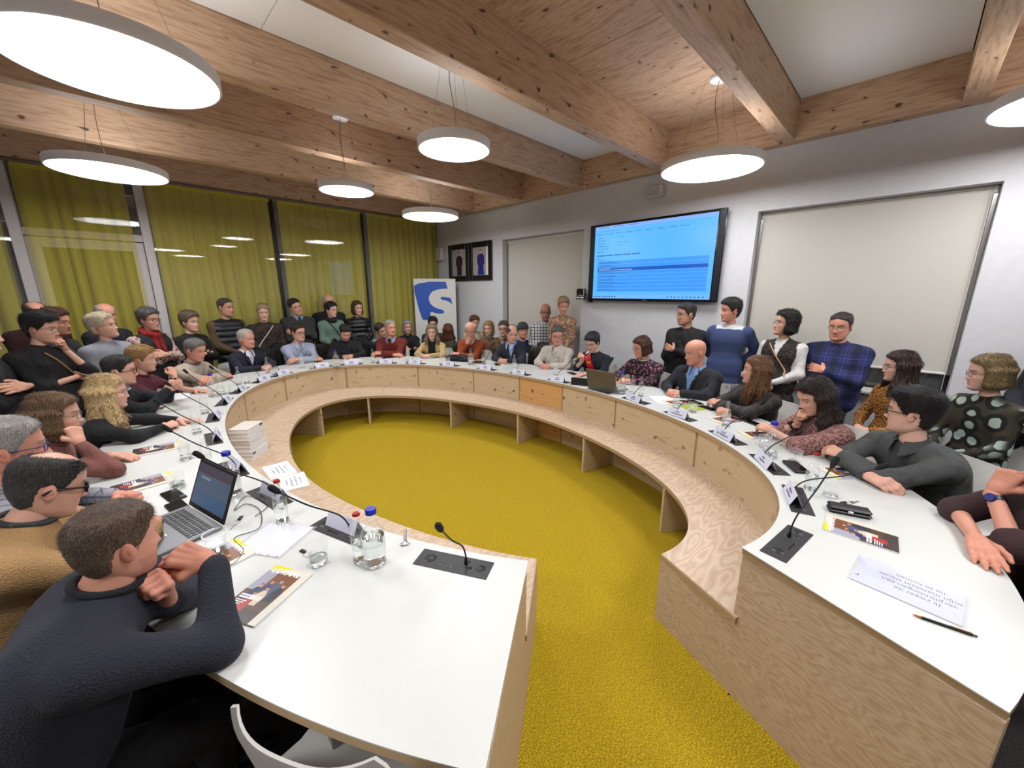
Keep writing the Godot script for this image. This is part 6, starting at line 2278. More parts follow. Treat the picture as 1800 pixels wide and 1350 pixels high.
	var lv := [[0.0, 0.085, 0.120], [0.16, 0.080, 0.124 + belly * 0.4], [0.34, 0.074 if not woman else 0.060, 0.116 + belly * 0.6 - (0.008 if woman else 0.0)], [0.52, 0.082 if not woman else 0.070, 0.114 + belly * 0.4], [0.68, 0.096 if not woman else 0.083, 0.113 + (0.006 if woman else 0.0)], [0.79, 0.098 if not woman else 0.084, 0.098]]
	var trunk := []
	for q in lv:
		var c := P.lerp(N, q[0]) + Vector3(0, 0, -0.028 * sin(PI * q[0]) * (1.0 if sit else 0.4))
		var r: float = q[2] * bw * flat
		if q[0] > 0.6 and woman:
			c.z += 0.012
		if q[0] > 0.1 and q[0] < 0.6:
			c.z += belly * 0.5
		trunk.append([c + Vector3(-q[1] * bw, 0, 0), c + Vector3(q[1] * bw, 0, 0), r, r])
	g.append_array(trunk)
	g.append([N + Vector3(0, -0.070, -0.012), N + Vector3(0, -0.022, -0.008), 0.075 * bw, 0.054 * bw])
	for k in 2:
		g.append([N + Vector3(0, -0.022, -0.012), S[k], 0.046, 0.056 * bw])
	var nt := g.size()
	var loose: float = d.get("loose", 0.0)
	var sleeve: float = d.get("sleeve", 1.0)   # 1 to the wrist, 0.45 ends at the elbow
	for k in 2:
		g.append([S[k], E[k], 0.060 * bw + loose, 0.046 * bw + loose])
		var se: Vector3 = E[k].lerp(W[k], clampf((sleeve - 0.5) * 2.0, 0.12, 0.94))
		g.append([E[k], se, 0.046 * bw + loose, lerpf(0.046, 0.036, sleeve) * bw + loose])
	if not sit or d.get("hem", 0.0) > 0.0:
		g.append([P + Vector3(-0.085 * bw, -d.get("hem", 0.08), 0), P + Vector3(0.085 * bw, -d.get("hem", 0.08), 0), 0.118 * bw, 0.118 * bw])
	var gn := net(g, cell, 62.0)
	# zones of the garment
	var zones := PackedByteArray()
	zones.resize((gn[0] as PackedVector3Array).size())
	var zr: Array = d.get("zones", [])
	if zr.size() > 0:
		for i in zones.size():
			var p: Vector3 = gn[0][i]
			var arm := false
			if d.get("split_arms", false) or true:
				var best := 1e9
				var bi := 0
				for q in g.size():
					var a: Vector3 = g[q][0]
					var ab: Vector3 = g[q][1] - a
					var tt := clampf((p - a).dot(ab) / maxf(ab.length_squared(), 1e-8), 0.0, 1.0)
					var dd: float = (p - a - ab * tt).length() - lerpf(g[q][2], g[q][3], tt)
					if dd < best:
						best = dd
						bi = q
				arm = bi >= nt and bi < nt + 4
			var z := 0
			for q in zr:
				var dn := N.y + 0.02 - p.y
				match q[0]:
					"v":   # open neck: depth, half width at the top
						if not arm and p.z > N.z * clampf(1.0 - dn, 0.0, 1.0) + 0.01 and dn < q[2] and absf(p.x) < q[3] * (1.0 - dn / q[2]):
							z = q[1]
					"open":   # open front down to the hem: half width
						if not arm and p.z > N.z * 0.5 + 0.02 and absf(p.x) < q[2]:
							z = q[1]
					"sleeves":
						if arm:
							z = q[1]
					"yoke":
						if not arm and dn < q[2]:
							z = q[1]
					"hem":
						if not arm and p.y < P.y - q[2]:
							z = q[1]
					"cuffs":
						if arm and ((p - W[0]).length() < q[2] or (p - W[1]).length() < q[2]):
							z = q[1]
			zones[i] = z
	var fabrics: Array = d.top
	var names: Array = d.get("top_names", ["sweater", "shirt", "undershirt"])
	for z in fabrics.size():
		var zm: ArrayMesh = mesh_of(gn[0], gn[1], gn[2]) if zr.is_empty() else zone_mesh(gn, zones, z)
		if zm:
			part(names[z], zm, fabrics[z], t)
	# ---- trousers
	var legs := []
	for k in 2:
		var sx := -1.0 if k == 0 else 1.0
		var hip := P + Vector3(sx * 0.085 * bw, -0.02, 0)
		var knee: Vector3
		var ank: Vector3
		if sit:
			knee = Vector3(sx * 0.115, chairy + 0.05, 0.40)
			ank = Vector3(sx * 0.115, 0.085, 0.36)
		else:
			knee = Vector3(sx * 0.10, P.y * 0.52, P.z + 0.03)
			ank = Vector3(sx * 0.11, 0.085, 0.0)
		legs.append([hip, knee, 0.080 * bw, 0.060])
		legs.append([knee, ank, 0.058, 0.046])
		var shoe := MB.new()
		shoe.ball(ank + Vector3(0, -0.042, 0.055), Vector3(0.043, 0.043, 0.13), 12, 8)
		part("shoe", shoe.done(), mats.black, t)
	legs.append([P + Vector3(-0.07 * bw, -0.02, 0), P + Vector3(0.07 * bw, -0.02, 0), 0.094 * bw, 0.094 * bw])
	var ln := net(legs, 0.021, 62.0)
	part("trousers", mesh_of(ln[0], ln[1], ln[2]), d.get("legs", cloth("plain", Color(0.06, 0.06, 0.08))), t)
	# ---- body: head, neck, arms and hands in one skin
	var b := MB.new()
	b.use_c = true
	var face := {"skin": d.skin, "brow": d.get("brow", (d.hair_c as Color).srgb_to_linear().darkened(0.25)), "jaw": d.get("jaw", 0.9 if woman else 1.04), "nose": d.get("nose", 0.85 if woman else 1.05), "stubble": d.get("stubble", 0.0), "shut": d.get("shut", false), "gaze": d.get("gaze", 0.0), "gaze_y": d.get("gaze_y", -0.1)}
	add_head(b, hx, face, 88 if near else 44, 76 if near else 40)
	var sk := []
	var nr := 0.046 if woman else 0.055
	sk.append([N + Vector3(0, -0.10, -0.02), N + Vector3(0, 0.0, -0.005), 0.06, nr])
	sk.append([N + Vector3(0, 0.0, -0.005), hx * Vector3(0, -0.062, -0.012), nr, nr * 0.96])
	for k in 2:
		sk.append([N + Vector3(0, -0.06, -0.02), S[k], 0.035, 0.035])
		sk.append([S[k], E[k], 0.036, 0.034])
		sk.append([E[k], W[k], 0.036 * (0.9 if woman else 1.0), 0.0255 * (0.9 if woman else 1.0)])
	var sn := net(sk, 0.0135 if not near else 0.010, 110.0)
	add_net(b, sn, Transform3D.IDENTITY, d.skin)
	for k in 2:
		var fz: Vector3 = FD[k].normalized()
		var by: Vector3 = (BD[k] - fz * BD[k].dot(fz)).normalized()
		var hsz := 0.93 if woman else 1.02
		add_net(b, hand_net(PO[k], k == 1), Transform3D(Basis(by.cross(fz), by, fz).scaled_local(Vector3(hsz, hsz, hsz)), W[k] + fz * 0.012), (d.skin as Color) * Color(1.0, 0.93, 0.90))
	part("body", b.done(), skin_mat, t)
	# ---- hair
	var style: String = d.hair
	if style != "bald":
		var hm := hair_mat(d.hair_c, d.hair_c)
		var sd: int = d.get("seed", 7)
		var hr := part("hair", hair_shell(hx, style, d.get("thick", 0.013 if not woman else (0.011 if style in ["bob", "long"] else 0.021)), sd, 56 if near else 36, 34 if near else 22, face.jaw, 5200 if near else 700, 0.0011 if near else 0.0026), hm, t)
		if style in ["bob", "long"]:
			var hl := hair_locks(hx, style, d.get("drop", 0.05 if style == "bob" else 0.20), sd, 0.008 if near else 0.011)
			part("hair_lengths", with_strands(hl, sd, 4 if near else 1, 0.0016 if near else 0.0034, 0.055 if style == "long" else 0.030), hm, t)
		if style == "tied":
			var kb := MB.new()
			kb.ball(hx * Vector3(0, 0.02, -0.115), Vector3(0.036, 0.036, 0.03) * hs, 14, 10, hb)
			part("hair_knot", kb.done(), hm, t)
	# ---- spectacles
	if d.has("specs"):
		var sp: Array = d.specs
		var gm := part("glasses", glasses_mesh(hx, sp[1], sp[2]), mat(sp[0], 0.35, 0.2), t)
		for sd in [-1.0, 1.0]:
			part("lens", lens_mesh(hx, sd), mats.glass, gm)
	# ---- collar, scarf
	if d.has("collar"):
		if d.get("points", false):
			part("collar", collar_mesh(N, nr), d.collar, t)
		else:
			var ring := []
			for k in 21:
				var a := TAU * k / 20.0
				ring.append(N + Vector3(sin(a) * (nr + 0.012), 0.024 - 0.022 * cos(a), cos(a) * (nr + 0.013) + 0.002))
			part("collar", tube_mesh(ring, d.get("collar_r", 0.0105), 8), d.collar, t)
	if d.has("lapel"):
		for sx in [-1.0, 1.0]:
			var lp := MB.new()
			var tz := N.z + 0.118 * bw * flat
			lp.prism(PackedVector2Array([Vector2(sx * 0.060, 0.012), Vector2(sx * 0.105, -0.05), Vector2(sx * 0.085, -0.075), Vector2(sx * 0.098, -0.085), Vector2(sx * 0.022, -0.26), Vector2(sx * 0.018, -0.24)]), 0.0, 0.005, Transform3D(Basis(Vector3.RIGHT, Vector3(0, 0.25, 0.97), Vector3(0, 0.97, -0.25)), Vector3(0, N.y + 0.01, N.z + 0.055)))
			part("lapel", lp.done(), d.lapel, t)
	if d.has("watch"):
		var k: int = d.watch
		var wd: Vector3 = (E[k] - W[k]).normalized()
		var at: Vector3 = W[k] + wd * 0.03
		var loop2 := MB.new()
		loop2.tube([at - wd * 0.009, at + wd * 0.009], 0.0325 if not woman else 0.029, 16, false)
		part("watch_strap", loop2.done(), mats.black, t)
		var out: Vector3 = (BD[k] - wd * BD[k].dot(wd)).normalized()
		var side: Vector3 = out.cross(wd)
		var wf := MB.new()
		wf.lathe([Vector2(0, 0.007), Vector2(0.016, 0.007), Vector2(0.019, 0.003), Vector2(0.019, -0.004)], 20, Transform3D(Basis(side, out, wd), at + out * 0.029))
		part("watch_face", wf.done(), d.get("watch_m", mats.black_gloss), t)
	if d.has("strap"):
		var st2 := []
		for k in 17:
			var u := k / 16.0
			var x: float = lerpf(-sw * 0.50, sw * 0.80, u) * d.get("strap_dir", 1.0)
			var y := lerpf(N.y - 0.035, P.y + 0.13, u)
			st2.append(Vector3(x, y, surface_z(gn, x, y, N.z) + 0.004))
		part("bag_strap", tube_mesh(st2, 0.007, 6), mat(d.strap, 0.6), t)
	if d.has("scarf"):
		var sc := []
		for k in 25:
			var a := TAU * k / 24.0
			sc.append([N + Vector3(sin(a) * 0.062, 0.015 - 0.03 * cos(a), cos(a) * 0.062 + 0.01), N + Vector3(sin(a + 0.26) * 0.062, 0.015 - 0.03 * cos(a + 0.26), cos(a + 0.26) * 0.062 + 0.01), 0.030, 0.030])
		if d.get("scarf_drop", true):
			for sx in [-1.0, 1.0]:
				sc.append([N + Vector3(sx * 0.03, -0.02, 0.085), N + Vector3(sx * 0.035, -0.20, 0.128), 0.028, 0.024])
		var scn := net(sc, 0.013, 110.0)
		part("scarf", mesh_of(scn[0], scn[1], scn[2]), d.scarf, t)
	if d.has("hat"):
		var hb2 := MB.new()
		var prof := []
		for k in 9:
			var u := k / 8.0
			prof.append(Vector2(0.092 * sqrt(1.0 - pow(u, 2.2)) + 0.004, 0.045 + u * 0.105))
		hb2.lathe(prof, 28, hx * Transform3D(Basis.IDENTITY.scaled(Vector3(0.95, 1, 1.15)), Vector3(0, 0, -0.008)))
		hb2.lathe([Vector2(0.094, 0.03), Vector2(0.100, 0.035), Vector2(0.100, 0.06), Vector2(0.094, 0.064)], 28, hx * Transform3D(Basis.IDENTITY.scaled(Vector3(0.95, 1, 1.15)), Vector3(0, 0, -0.008)))
		part("beanie", hb2.done(), d.hat, t)
	d.N = N
	d.gn = gn
	d.W = W
	d.E = E
	d.FD = FD
	d.BD = BD
	d.hx = hx
	d.P = P
	return t

func add_net(b: MB, n: Array, xf: Transform3D, c: Color) -> void:
	var base := b.v.size()
	var vs: PackedVector3Array = n[0]
	var ns: PackedVector3Array = n[1]
	b.v.append_array(xf * vs)
	var nb := xf.basis.orthonormalized()
	b.n.append_array(Transform3D(nb, Vector3.ZERO) * ns)
	var u := PackedVector2Array()
	u.resize(vs.size())
	b.uv.append_array(u)
	var cc := PackedColorArray()
	cc.resize(vs.size())
	cc.fill(c)
	b.c.append_array(cc)
	var ids: PackedInt32Array = n[2].duplicate()
	for i in ids.size():
		ids[i] += base
	b.i.append_array(ids)

# folded shirt collar: a band round the neck that opens in front into two points
func collar_mesh(N: Vector3, nr: float) -> ArrayMesh:
	var b := MB.new()
	var n := 24
	for side in [0, 1]:
		var base := b.v.size()
		for k in n + 1:
			var a := lerpf(0.30, TAU - 0.30, k / float(n))
			var open_ := clampf((absf(a - PI) - 1.9) / 0.9, 0.0, 1.0)
			var dir := Vector3(sin(a), 0, cos(a))
			var o: float = 0.003 * side
			var p0 := N + dir * (nr + 0.006 + o) + Vector3(0, 0.030 - 0.020 * cos(a), 0.004)
			var p1 := N + dir * (nr + 0.022 + o) + Vector3(0, 0.022 - 0.022 * cos(a), 0.006)
			var p2 := N + dir * (nr + 0.030 + o + 0.012 * open_) + Vector3(0, -0.012 - 0.026 * cos(a) - 0.038 * open_, 0.008)
			for q in [p0, p1, p2]:
				b.vert(q, (dir + Vector3(0, 0.4, 0)).normalized())
		for k in n:
			for j in 2:
				var c := base + k * 3 + j
				b.quad_i(c, c + 3, c + 4, c + 1)
	return b.done()

# foremost z of a garment near (x, y)
func surface_z(gn: Array, x: float, y: float, low: float) -> float:
	var best := low
	var vs: PackedVector3Array = gn[0]
	for q in vs:
		if absf(q.x - x) < 0.024 and absf(q.y - y) < 0.024 and q.z > best:
			best = q.z
	return best

# ---------------------------------------------------------------- where people are
func ring_head(px: float, py: float, off: float) -> Vector3:
	var d := ray(px, py)
	var a := 3.455 + off
	var b := 2.30 + off
	var X := Vector2(d.x / a, d.z / b)
	var Y := Vector2(CENTRE.x / a, CENTRE.y / b)
	var qa := X.dot(X)
	var qb := -2.0 * X.dot(Y)
	var qc := Y.dot(Y) - 1.0
	var t := (-qb + sqrt(maxf(qb * qb - 4.0 * qa * qc, 0.0))) / (2.0 * qa)
	return Vector3(0, CAM_H, 0) + d * t

func to_table(p: Vector3) -> Vector3:
	var g := Vector2((p.x - CENTRE.x) / (3.455 * 3.455), (p.z - CENTRE.y) / (2.30 * 2.30)).normalized()
	return Vector3(-g.x, 0, -g.y)

const PALE := Color(0.60, 0.355, 0.27)
const FAIR := Color(0.56, 0.31, 0.22)
const RUDDY := Color(0.56, 0.26, 0.18)
const TAN := Color(0.44, 0.235, 0.15)
const BROWN := Color(0.20, 0.10, 0.065)
const GREY := Color(0.42, 0.41, 0.40)
const SILVER := Color(0.66, 0.64, 0.61)
const DARKHAIR := Color(0.09, 0.065, 0.055)
const BRUNETTE := Color(0.17, 0.105, 0.075)
const CHESTNUT := Color(0.27, 0.155, 0.09)
const BLOND := Color(0.58, 0.45, 0.27)
const ASH := Color(0.50, 0.42, 0.32)

func at_wall_z(px: float, py: float, z: float) -> Vector3:
	return at_depth_z(px, py, z)

func sitter(d: Dictionary, head: Vector3) -> Node3D:
	d.sit = true
	d.head = head
	if not d.has("facing"):
		d.facing = to_table(head)
	if d.has("turn"):
		d.facing = (d.facing as Vector3).rotated(Vector3.UP, deg_to_rad(d.turn))
	d.seed = int(absf(head.x * 1000.0)) % 977
	var t := person(d)
	if d.get("chair", true):
		make_chair(d.get("chair_label", "white shell chair under the " + d.short), d.get("chair_m", mats.white_plastic), Vector3(t.position.x, 0, t.position.z), t.rotation.y)
	return t

func stander(d: Dictionary, head: Vector3, body_phi: float) -> Node3D:
	d.sit = false
	d.head = head
	d.facing = face_dir(head, body_phi)
	d.seed = int(absf(head.x * 1000.0)) % 977
	return person(d)

func build_people() -> void:
	skin_mat = mat(Color.WHITE, 0.48)
	skin_mat.vertex_color_use_as_albedo = true
	skin_mat.metallic_specular = 0.4
	seated_people()
	second_row()
	standing_people()
	sash_and_microphone()
	draped_coats()

var mayor := {}

func seated_people() -> void:
	var thin := [Color(0.35, 0.33, 0.32), 0.0014, true]
	var dark := [Color(0.04, 0.04, 0.05), 0.0027, false]
	var heavy := [Color(0.04, 0.035, 0.05), 0.0042, false]
	# --- near side, from the empty chair round to the curtain
	var h1 := at_y(205, 957, 1.11)
	sitter({"label": "man in a dark heathered wool sweater resting his chin on his fist", "short": "man in the dark wool sweater", "phi": 112.0, "pitch": 6.0, "near": true, "lean": 0.26, "turn": -28.0, "build": 1.13, "belly": 0.03,
		"arms": [[at_y(376, 990, 0.965), cam_r * -0.86 + Vector3(0, 0.40, 0) - cam_f * 0.15, Vector3(0, 0.72, 0) + cam_r * 0.35 - cam_f * 0.45, "grip", Vector3(0.75, -1.0, 0.1)], [at_y(296, 1062, 0.87), Vector3(0.15, 0.85, 0.0), Vector3(-0.3, 0.1, -0.9), "fist", Vector3(-0.3, -1.0, -0.4)]], "top": [cloth("knit", Color(0.175, 0.18, 0.225))], "collar": cloth("knit", Color(0.10, 0.105, 0.14)), "skin": RUDDY, "hair": "short", "hair_c": Color(0.36, 0.29, 0.24), "thick": 0.011, "stubble": 0.22, "hs": 0.94, "neck": 0.006, "chair_m": mats.black, "chair_label": "black shell chair under the man in the dark wool sweater"}, h1)
	sitter({"label": "balding man with thick dark glasses in a camel cable-knit sweater", "short": "man in the camel sweater", "phi": 100.0, "pitch": 20.0, "near": true, "lean": 0.22, "turn": -15.0, "build": 1.1, "belly": 0.03, "arms": ["fold", "fold"], "top": [cloth("knit", Color(0.76, 0.60, 0.39))], "collar": cloth("check", Color(0.16, 0.17, 0.18), Color(0.25, 0.25, 0.26)), "skin": FAIR, "hair": "thin", "hair_c": Color(0.22, 0.205, 0.20), "thick": 0.010, "neck": 0.004, "hs": 1.0, "specs": heavy}, at_y(84, 856, 1.10))
	sitter({"label": "white-haired man with blue-rimmed glasses in a grey patterned shirt", "short": "white-haired man with blue-rimmed glasses", "phi": 86.0, "pitch": 4.0, "near": true, "lean": 0.16, "arms": ["clasp", "clasp"], "top": [cloth("check", Color(0.55, 0.55, 0.58), Color(0.35, 0.35, 0.4))], "collar": cloth("check", Color(0.55, 0.55, 0.58), Color(0.35, 0.35, 0.4)), "skin": RUDDY, "hair": "short", "hair_c": Color(0.62, 0.60, 0.58), "specs": [Color(0.12, 0.16, 0.42), 0.0022, false]}, at_y(16, 790, 1.15))
	sitter({"label": "woman with a brown bob and glasses in a dusky pink blouse, finger on cheek", "short": "woman in the dusky pink blouse", "woman": true, "phi": 80.0, "near": true, "lean": 0.20, "arms": ["chin_cheek", [at_y(190, 800, 0.785), Vector3(0.55, -0.05, -0.6), Vector3(0, 1, 0), "flat", Vector3(0.2, -1, 0.4)]], "top": [cloth("plain", Color(0.47, 0.285, 0.255))], "collar": cloth("plain", Color(0.47, 0.285, 0.255)), "skin": FAIR, "hair": "bob", "drop": 0.035, "hair_c": Color(0.42, 0.32, 0.22), "specs": thin}, at_y(96, 732, 1.12))
	sitter({"label": "woman with very long blonde hair in a black top", "short": "long-haired blonde woman", "woman": true, "phi": 84.0, "near": true, "lean": 0.17, "arms": ["clasp", "lie"], "top": [cloth("plain", Color(0.055, 0.055, 0.07))], "skin": PALE, "hair": "long", "drop": 0.26, "hair_c": Color(0.78, 0.66, 0.48), "specs": thin}, at_y(190, 690, 1.09))
	sitter({"label": "dark-haired man with dark glasses and clasped hands in a navy sweater", "short": "man with clasped hands", "phi": 80.0, "arms": ["clasp_high", "clasp_high"], "lean": 0.16, "top": [cloth("plain", Color(0.055, 0.06, 0.085))], "collar": cloth("check", Color(0.75, 0.75, 0.78), Color(0.5, 0.5, 0.55)), "skin": FAIR, "hair": "short", "hair_c": Color(0.14, 0.13, 0.135), "specs": dark}, at_y(211, 652, 1.12))
	sitter({"label": "woman with tied blonde hair in a burgundy sweater, fist raised", "short": "woman in the burgundy sweater", "woman": true, "phi": 78.0, "lean": 0.14, "sleeve": 0.55, "arms": ["fist_up", "lie"], "top": [cloth("plain", Color(0.33, 0.095, 0.155))], "collar": cloth("plain", Color(0.33, 0.095, 0.155)), "skin": FAIR, "hair": "tied", "hair_c": BLOND, "watch": 0}, at_y(250, 632, 1.15))
	sitter({"label": "grey-haired man in a beige sweater with folded arms on the table", "short": "man in the beige sweater", "phi": 52.0, "pitch": 16.0, "lean": 0.18, "build": 1.06, "belly": 0.02, "arms": ["fold", "fold"], "top": [cloth("plain", Color(0.68, 0.62, 0.545))], "collar": cloth("plain", Color(0.35, 0.37, 0.42)), "skin": RUDDY, "hair": "short", "hair_c": GREY}, at_y(343, 616, 1.13))
	# --- far curve before the curtains
	var vcut := [["v", 1, 0.26, 0.060]]
	sitter({"label": "man with receding grey hair in a navy blazer over a white shirt", "short": "man in the navy blazer", "phi": 50.0, "arms": ["clasp", "clasp"], "zones": vcut, "top": [cloth("plain", Color(0.085, 0.10, 0.175)), cloth("plain", Color(0.82, 0.82, 0.84))], "top_names": ["blazer", "shirt"], "collar": cloth("plain", Color(0.82, 0.82, 0.84)), "points": true, "lapel": cloth("plain", Color(0.075, 0.09, 0.16)), "skin": RUDDY, "hair": "receding", "hair_c": SILVER, "thick": 0.008}, ring_head(433, 596, 0.14))
	sitter({"label": "man with dark glasses in a pale blue shirt, arms folded on the table", "short": "man in the pale blue shirt", "phi": 42.0, "arms": ["fold", "fold"], "top": [cloth("plain", Color(0.62, 0.65, 0.72))], "top_names": ["shirt"], "collar": cloth("plain", Color(0.66, 0.69, 0.75)), "points": true, "skin": FAIR, "hair": "short", "hair_c": BRUNETTE, "specs": dark, "watch": 1}, ring_head(524, 585, 0.12))
	sitter({"label": "bearded dark-haired man in a dark jacket looking down", "short": "bearded man looking down", "phi": 14.0, "pitch": 32.0, "arms": ["clasp", "clasp"], "top": [cloth("plain", Color(0.065, 0.065, 0.085))], "top_names": ["jacket"], "collar": cloth("plain", Color(0.06, 0.06, 0.08)), "skin": FAIR, "hair": "short", "hair_c": DARKHAIR, "stubble": 0.55, "shut": true, "watch": 1}, ring_head(607, 585, 0.12))
	sitter({"label": "white-haired man in a rust red sweater with forearms on the table", "short": "man in the rust red sweater", "phi": 26.0, "pitch": -2.0, "build": 1.06, "belly": 0.02, "arms": ["fold", "fold"], "top": [cloth("knit", Color(0.47, 0.15, 0.09))], "collar": cloth("plain", Color(0.55, 0.60, 0.70)), "points": true, "skin": RUDDY, "hair": "short", "hair_c": Color(0.58, 0.55, 0.52), "thick": 0.009}, ring_head(686, 577, 0.14))
	sitter({"label": "woman with wavy fair hair in a pale yellow cardigan over black", "short": "woman in the pale yellow cardigan", "woman": true, "phi": -4.0, "arms": ["clasp", "clasp"], "zones": [["open", 1, 0.062]], "top": [cloth("plain", Color(0.72, 0.62, 0.40)), cloth("plain", Color(0.06, 0.055, 0.065))], "top_names": ["cardigan", "shirt"], "skin": PALE, "hair": "long", "drop": 0.10, "hair_c": ASH}, ring_head(759, 584, 0.12))
	sitter({"label": "bald elderly man with glasses in an orange sweater, hand at his chin", "short": "man in the orange sweater", "phi": 2.0, "pitch": 18.0, "arms": ["chin", "fold"], "top": [cloth("knit", Color(0.60, 0.265, 0.075))], "collar": cloth("plain", Color(0.65, 0.65, 0.68)), "points": true, "skin": RUDDY, "hair": "balding", "hair_c": Color(0.72, 0.70, 0.68), "thick": 0.008, "specs": thin}, ring_head(827, 581, 0.12))
	sitter({"label": "balding man in a dark blazer over an open light blue shirt", "short": "balding man in the dark blazer", "phi": 18.0, "pitch": 14.0, "arms": ["clasp", "clasp"], "zones": vcut, "top": [cloth("plain", Color(0.125, 0.14, 0.185)), cloth("plain", Color(0.62, 0.70, 0.85))], "top_names": ["blazer", "shirt"], "collar": cloth("plain", Color(0.62, 0.70, 0.85)), "points": true, "lapel": cloth("plain", Color(0.11, 0.125, 0.17)), "skin": FAIR, "hair": "balding", "hair_c": Color(0.24, 0.18, 0.14), "thick": 0.010}, ring_head(900, 587, 0.12))
	sitter({"label": "grey-haired man with glasses in a cream shirt, hands clasped", "short": "man in the cream shirt", "phi": 8.0, "pitch": 10.0, "build": 1.08, "belly": 0.02, "arms": ["clasp", "clasp"], "top": [cloth("plain", Color(0.77, 0.735, 0.68))], "top_names": ["shirt"], "collar": cloth("plain", Color(0.79, 0.755, 0.70)), "points": true, "skin": RUDDY, "hair": "short", "hair_c": Color(0.33, 0.31, 0.30), "specs": [Color(0.12, 0.10, 0.10), 0.0018, false]}, ring_head(979, 590, 0.14))
	mayor = {"label": "woman wearing a red sash and speaking into a hand-held microphone", "short": "woman with the red sash", "woman": true, "build": 0.98, "phi": -34.0, "pitch": 24.0, "sleeve": 0.52, "arms": ["mouth", "lie"], "top": [cloth("plain", Color(0.055, 0.065, 0.115))], "skin": PALE, "hair": "full", "hair_c": Color(0.11, 0.10, 0.10), "thick": 0.018, "specs": thin}
	mayor.node = sitter(mayor, ring_head(1042, 602, 0.14))
	sitter({"label": "woman with a short brown bob in a black top with pink flowers", "short": "woman in the floral black top", "woman": true, "build": 1.02, "phi": -62.0, "pitch": 14.0, "arms": ["lie", "clasp"], "top": [cloth("floral", Color(0.045, 0.045, 0.065), Color(0.62, 0.32, 0.42))], "collar": mat(Color(0.85, 0.83, 0.80), 0.3), "collar_r": 0.006, "skin": RUDDY, "hair": "bob", "drop": 0.0, "hair_c": CHESTNUT, "specs": [Color(0.5, 0.12, 0.12), 0.0016, true]}, ring_head(1128, 611, 0.12))
	sitter({"label": "bald man in a dark suit over a light blue shirt, hands clasped", "short": "bald man in the dark suit", "phi": -58.0, "pitch": 12.0, "build": 1.10, "belly": 0.02, "arms": ["clasp", "clasp"], "zones": [["v", 1, 0.36, 0.075]], "top": [cloth("plain", Color(0.105, 0.115, 0.145)), cloth("plain", Color(0.50, 0.63, 0.83))], "top_names": ["blazer", "shirt"], "collar": cloth("plain", Color(0.52, 0.65, 0.84)), "points": true, "lapel": cloth("plain", Color(0.09, 0.10, 0.13)), "skin": RUDDY, "hair": "bald", "hair_c": Color(0.4, 0.33, 0.28)}, ring_head(1222, 620, 0.12))
	sitter({"label": "woman with long brown-blonde hair in a sheer dark striped blouse", "short": "woman in the sheer striped blouse", "woman": true, "phi": -88.0, "pitch": -2.0, "arms": ["clasp", "fold"], "loose": 0.008, "top": [cloth("stripe", Color(0.075, 0.068, 0.068), Color(0.20, 0.15, 0.125))], "top_names": ["blouse"], "skin": FAIR, "hair": "long", "drop": 0.17, "hair_c": Color(0.42, 0.29, 0.18)}, at_y(1330, 652, 1.13))
	sitter({"label": "dark-haired woman in a chunky pink knit, hand over her mouth", "short": "woman in the chunky pink knit", "woman": true, "phi": -52.0, "pitch": 22.0, "near": true, "sleeve": 0.50, "lean": 0.20, "loose": 0.016, "arms": ["chin", "fold"], "top": [cloth("chunky", Color(0.62, 0.46, 0.44))], "collar": cloth("chunky", Color(0.62, 0.46, 0.44)), "skin": FAIR, "hair": "long", "drop": 0.14, "hair_c": BRUNETTE, "watch": 0}, at_y(1432, 698, 1.10))
	sitter({"label": "dark-haired man with black glasses in a grey-green shirt, arms folded", "short": "man in the grey-green shirt", "phi": -98.0, "pitch": 2.0, "near": true, "build": 1.06, "lean": 0.22, "turn": 8.0, "arms": ["fold", "fold"], "top": [cloth("plain", Color(0.275, 0.285, 0.28))], "top_names": ["shirt"], "collar": cloth("plain", Color(0.25, 0.26, 0.255)), "points": true, "skin": PALE, "hair": "short", "hair_c": DARKHAIR, "thick": 0.026, "specs": dark}, at_y(1604, 726, 1.13))
	var hp := Vector3(0.57, 1.17, -2.56)
	sitter({"label": "person in a plum sweater with a dark wristwatch, one fist at the chin", "short": "person in the plum sweater", "phi": -80.0, "near": true, "build": 1.18, "lean": 0.10, "sleeve": 0.5, "arms": [[at_y(1712, 942, 0.795), Vector3(0.15, -0.08, 0.9), Vector3(-0.3, 1, 0), "flat", Vector3(-0.9, -0.6, -0.5)], [at_y(1745, 866, 0.95), Vector3(0.30, 0.85, -0.1), Vector3(-0.5, 0.15, 0.8), "fist", Vector3(-0.5, -1.0, 0.2)]], "top": [cloth("knit", Color(0.26, 0.165, 0.17))], "skin": RUDDY, "hair": "short", "hair_c": BRUNETTE, "watch": 1, "watch_m": mat(Color(0.12, 0.16, 0.42), 0.2)}, hp)

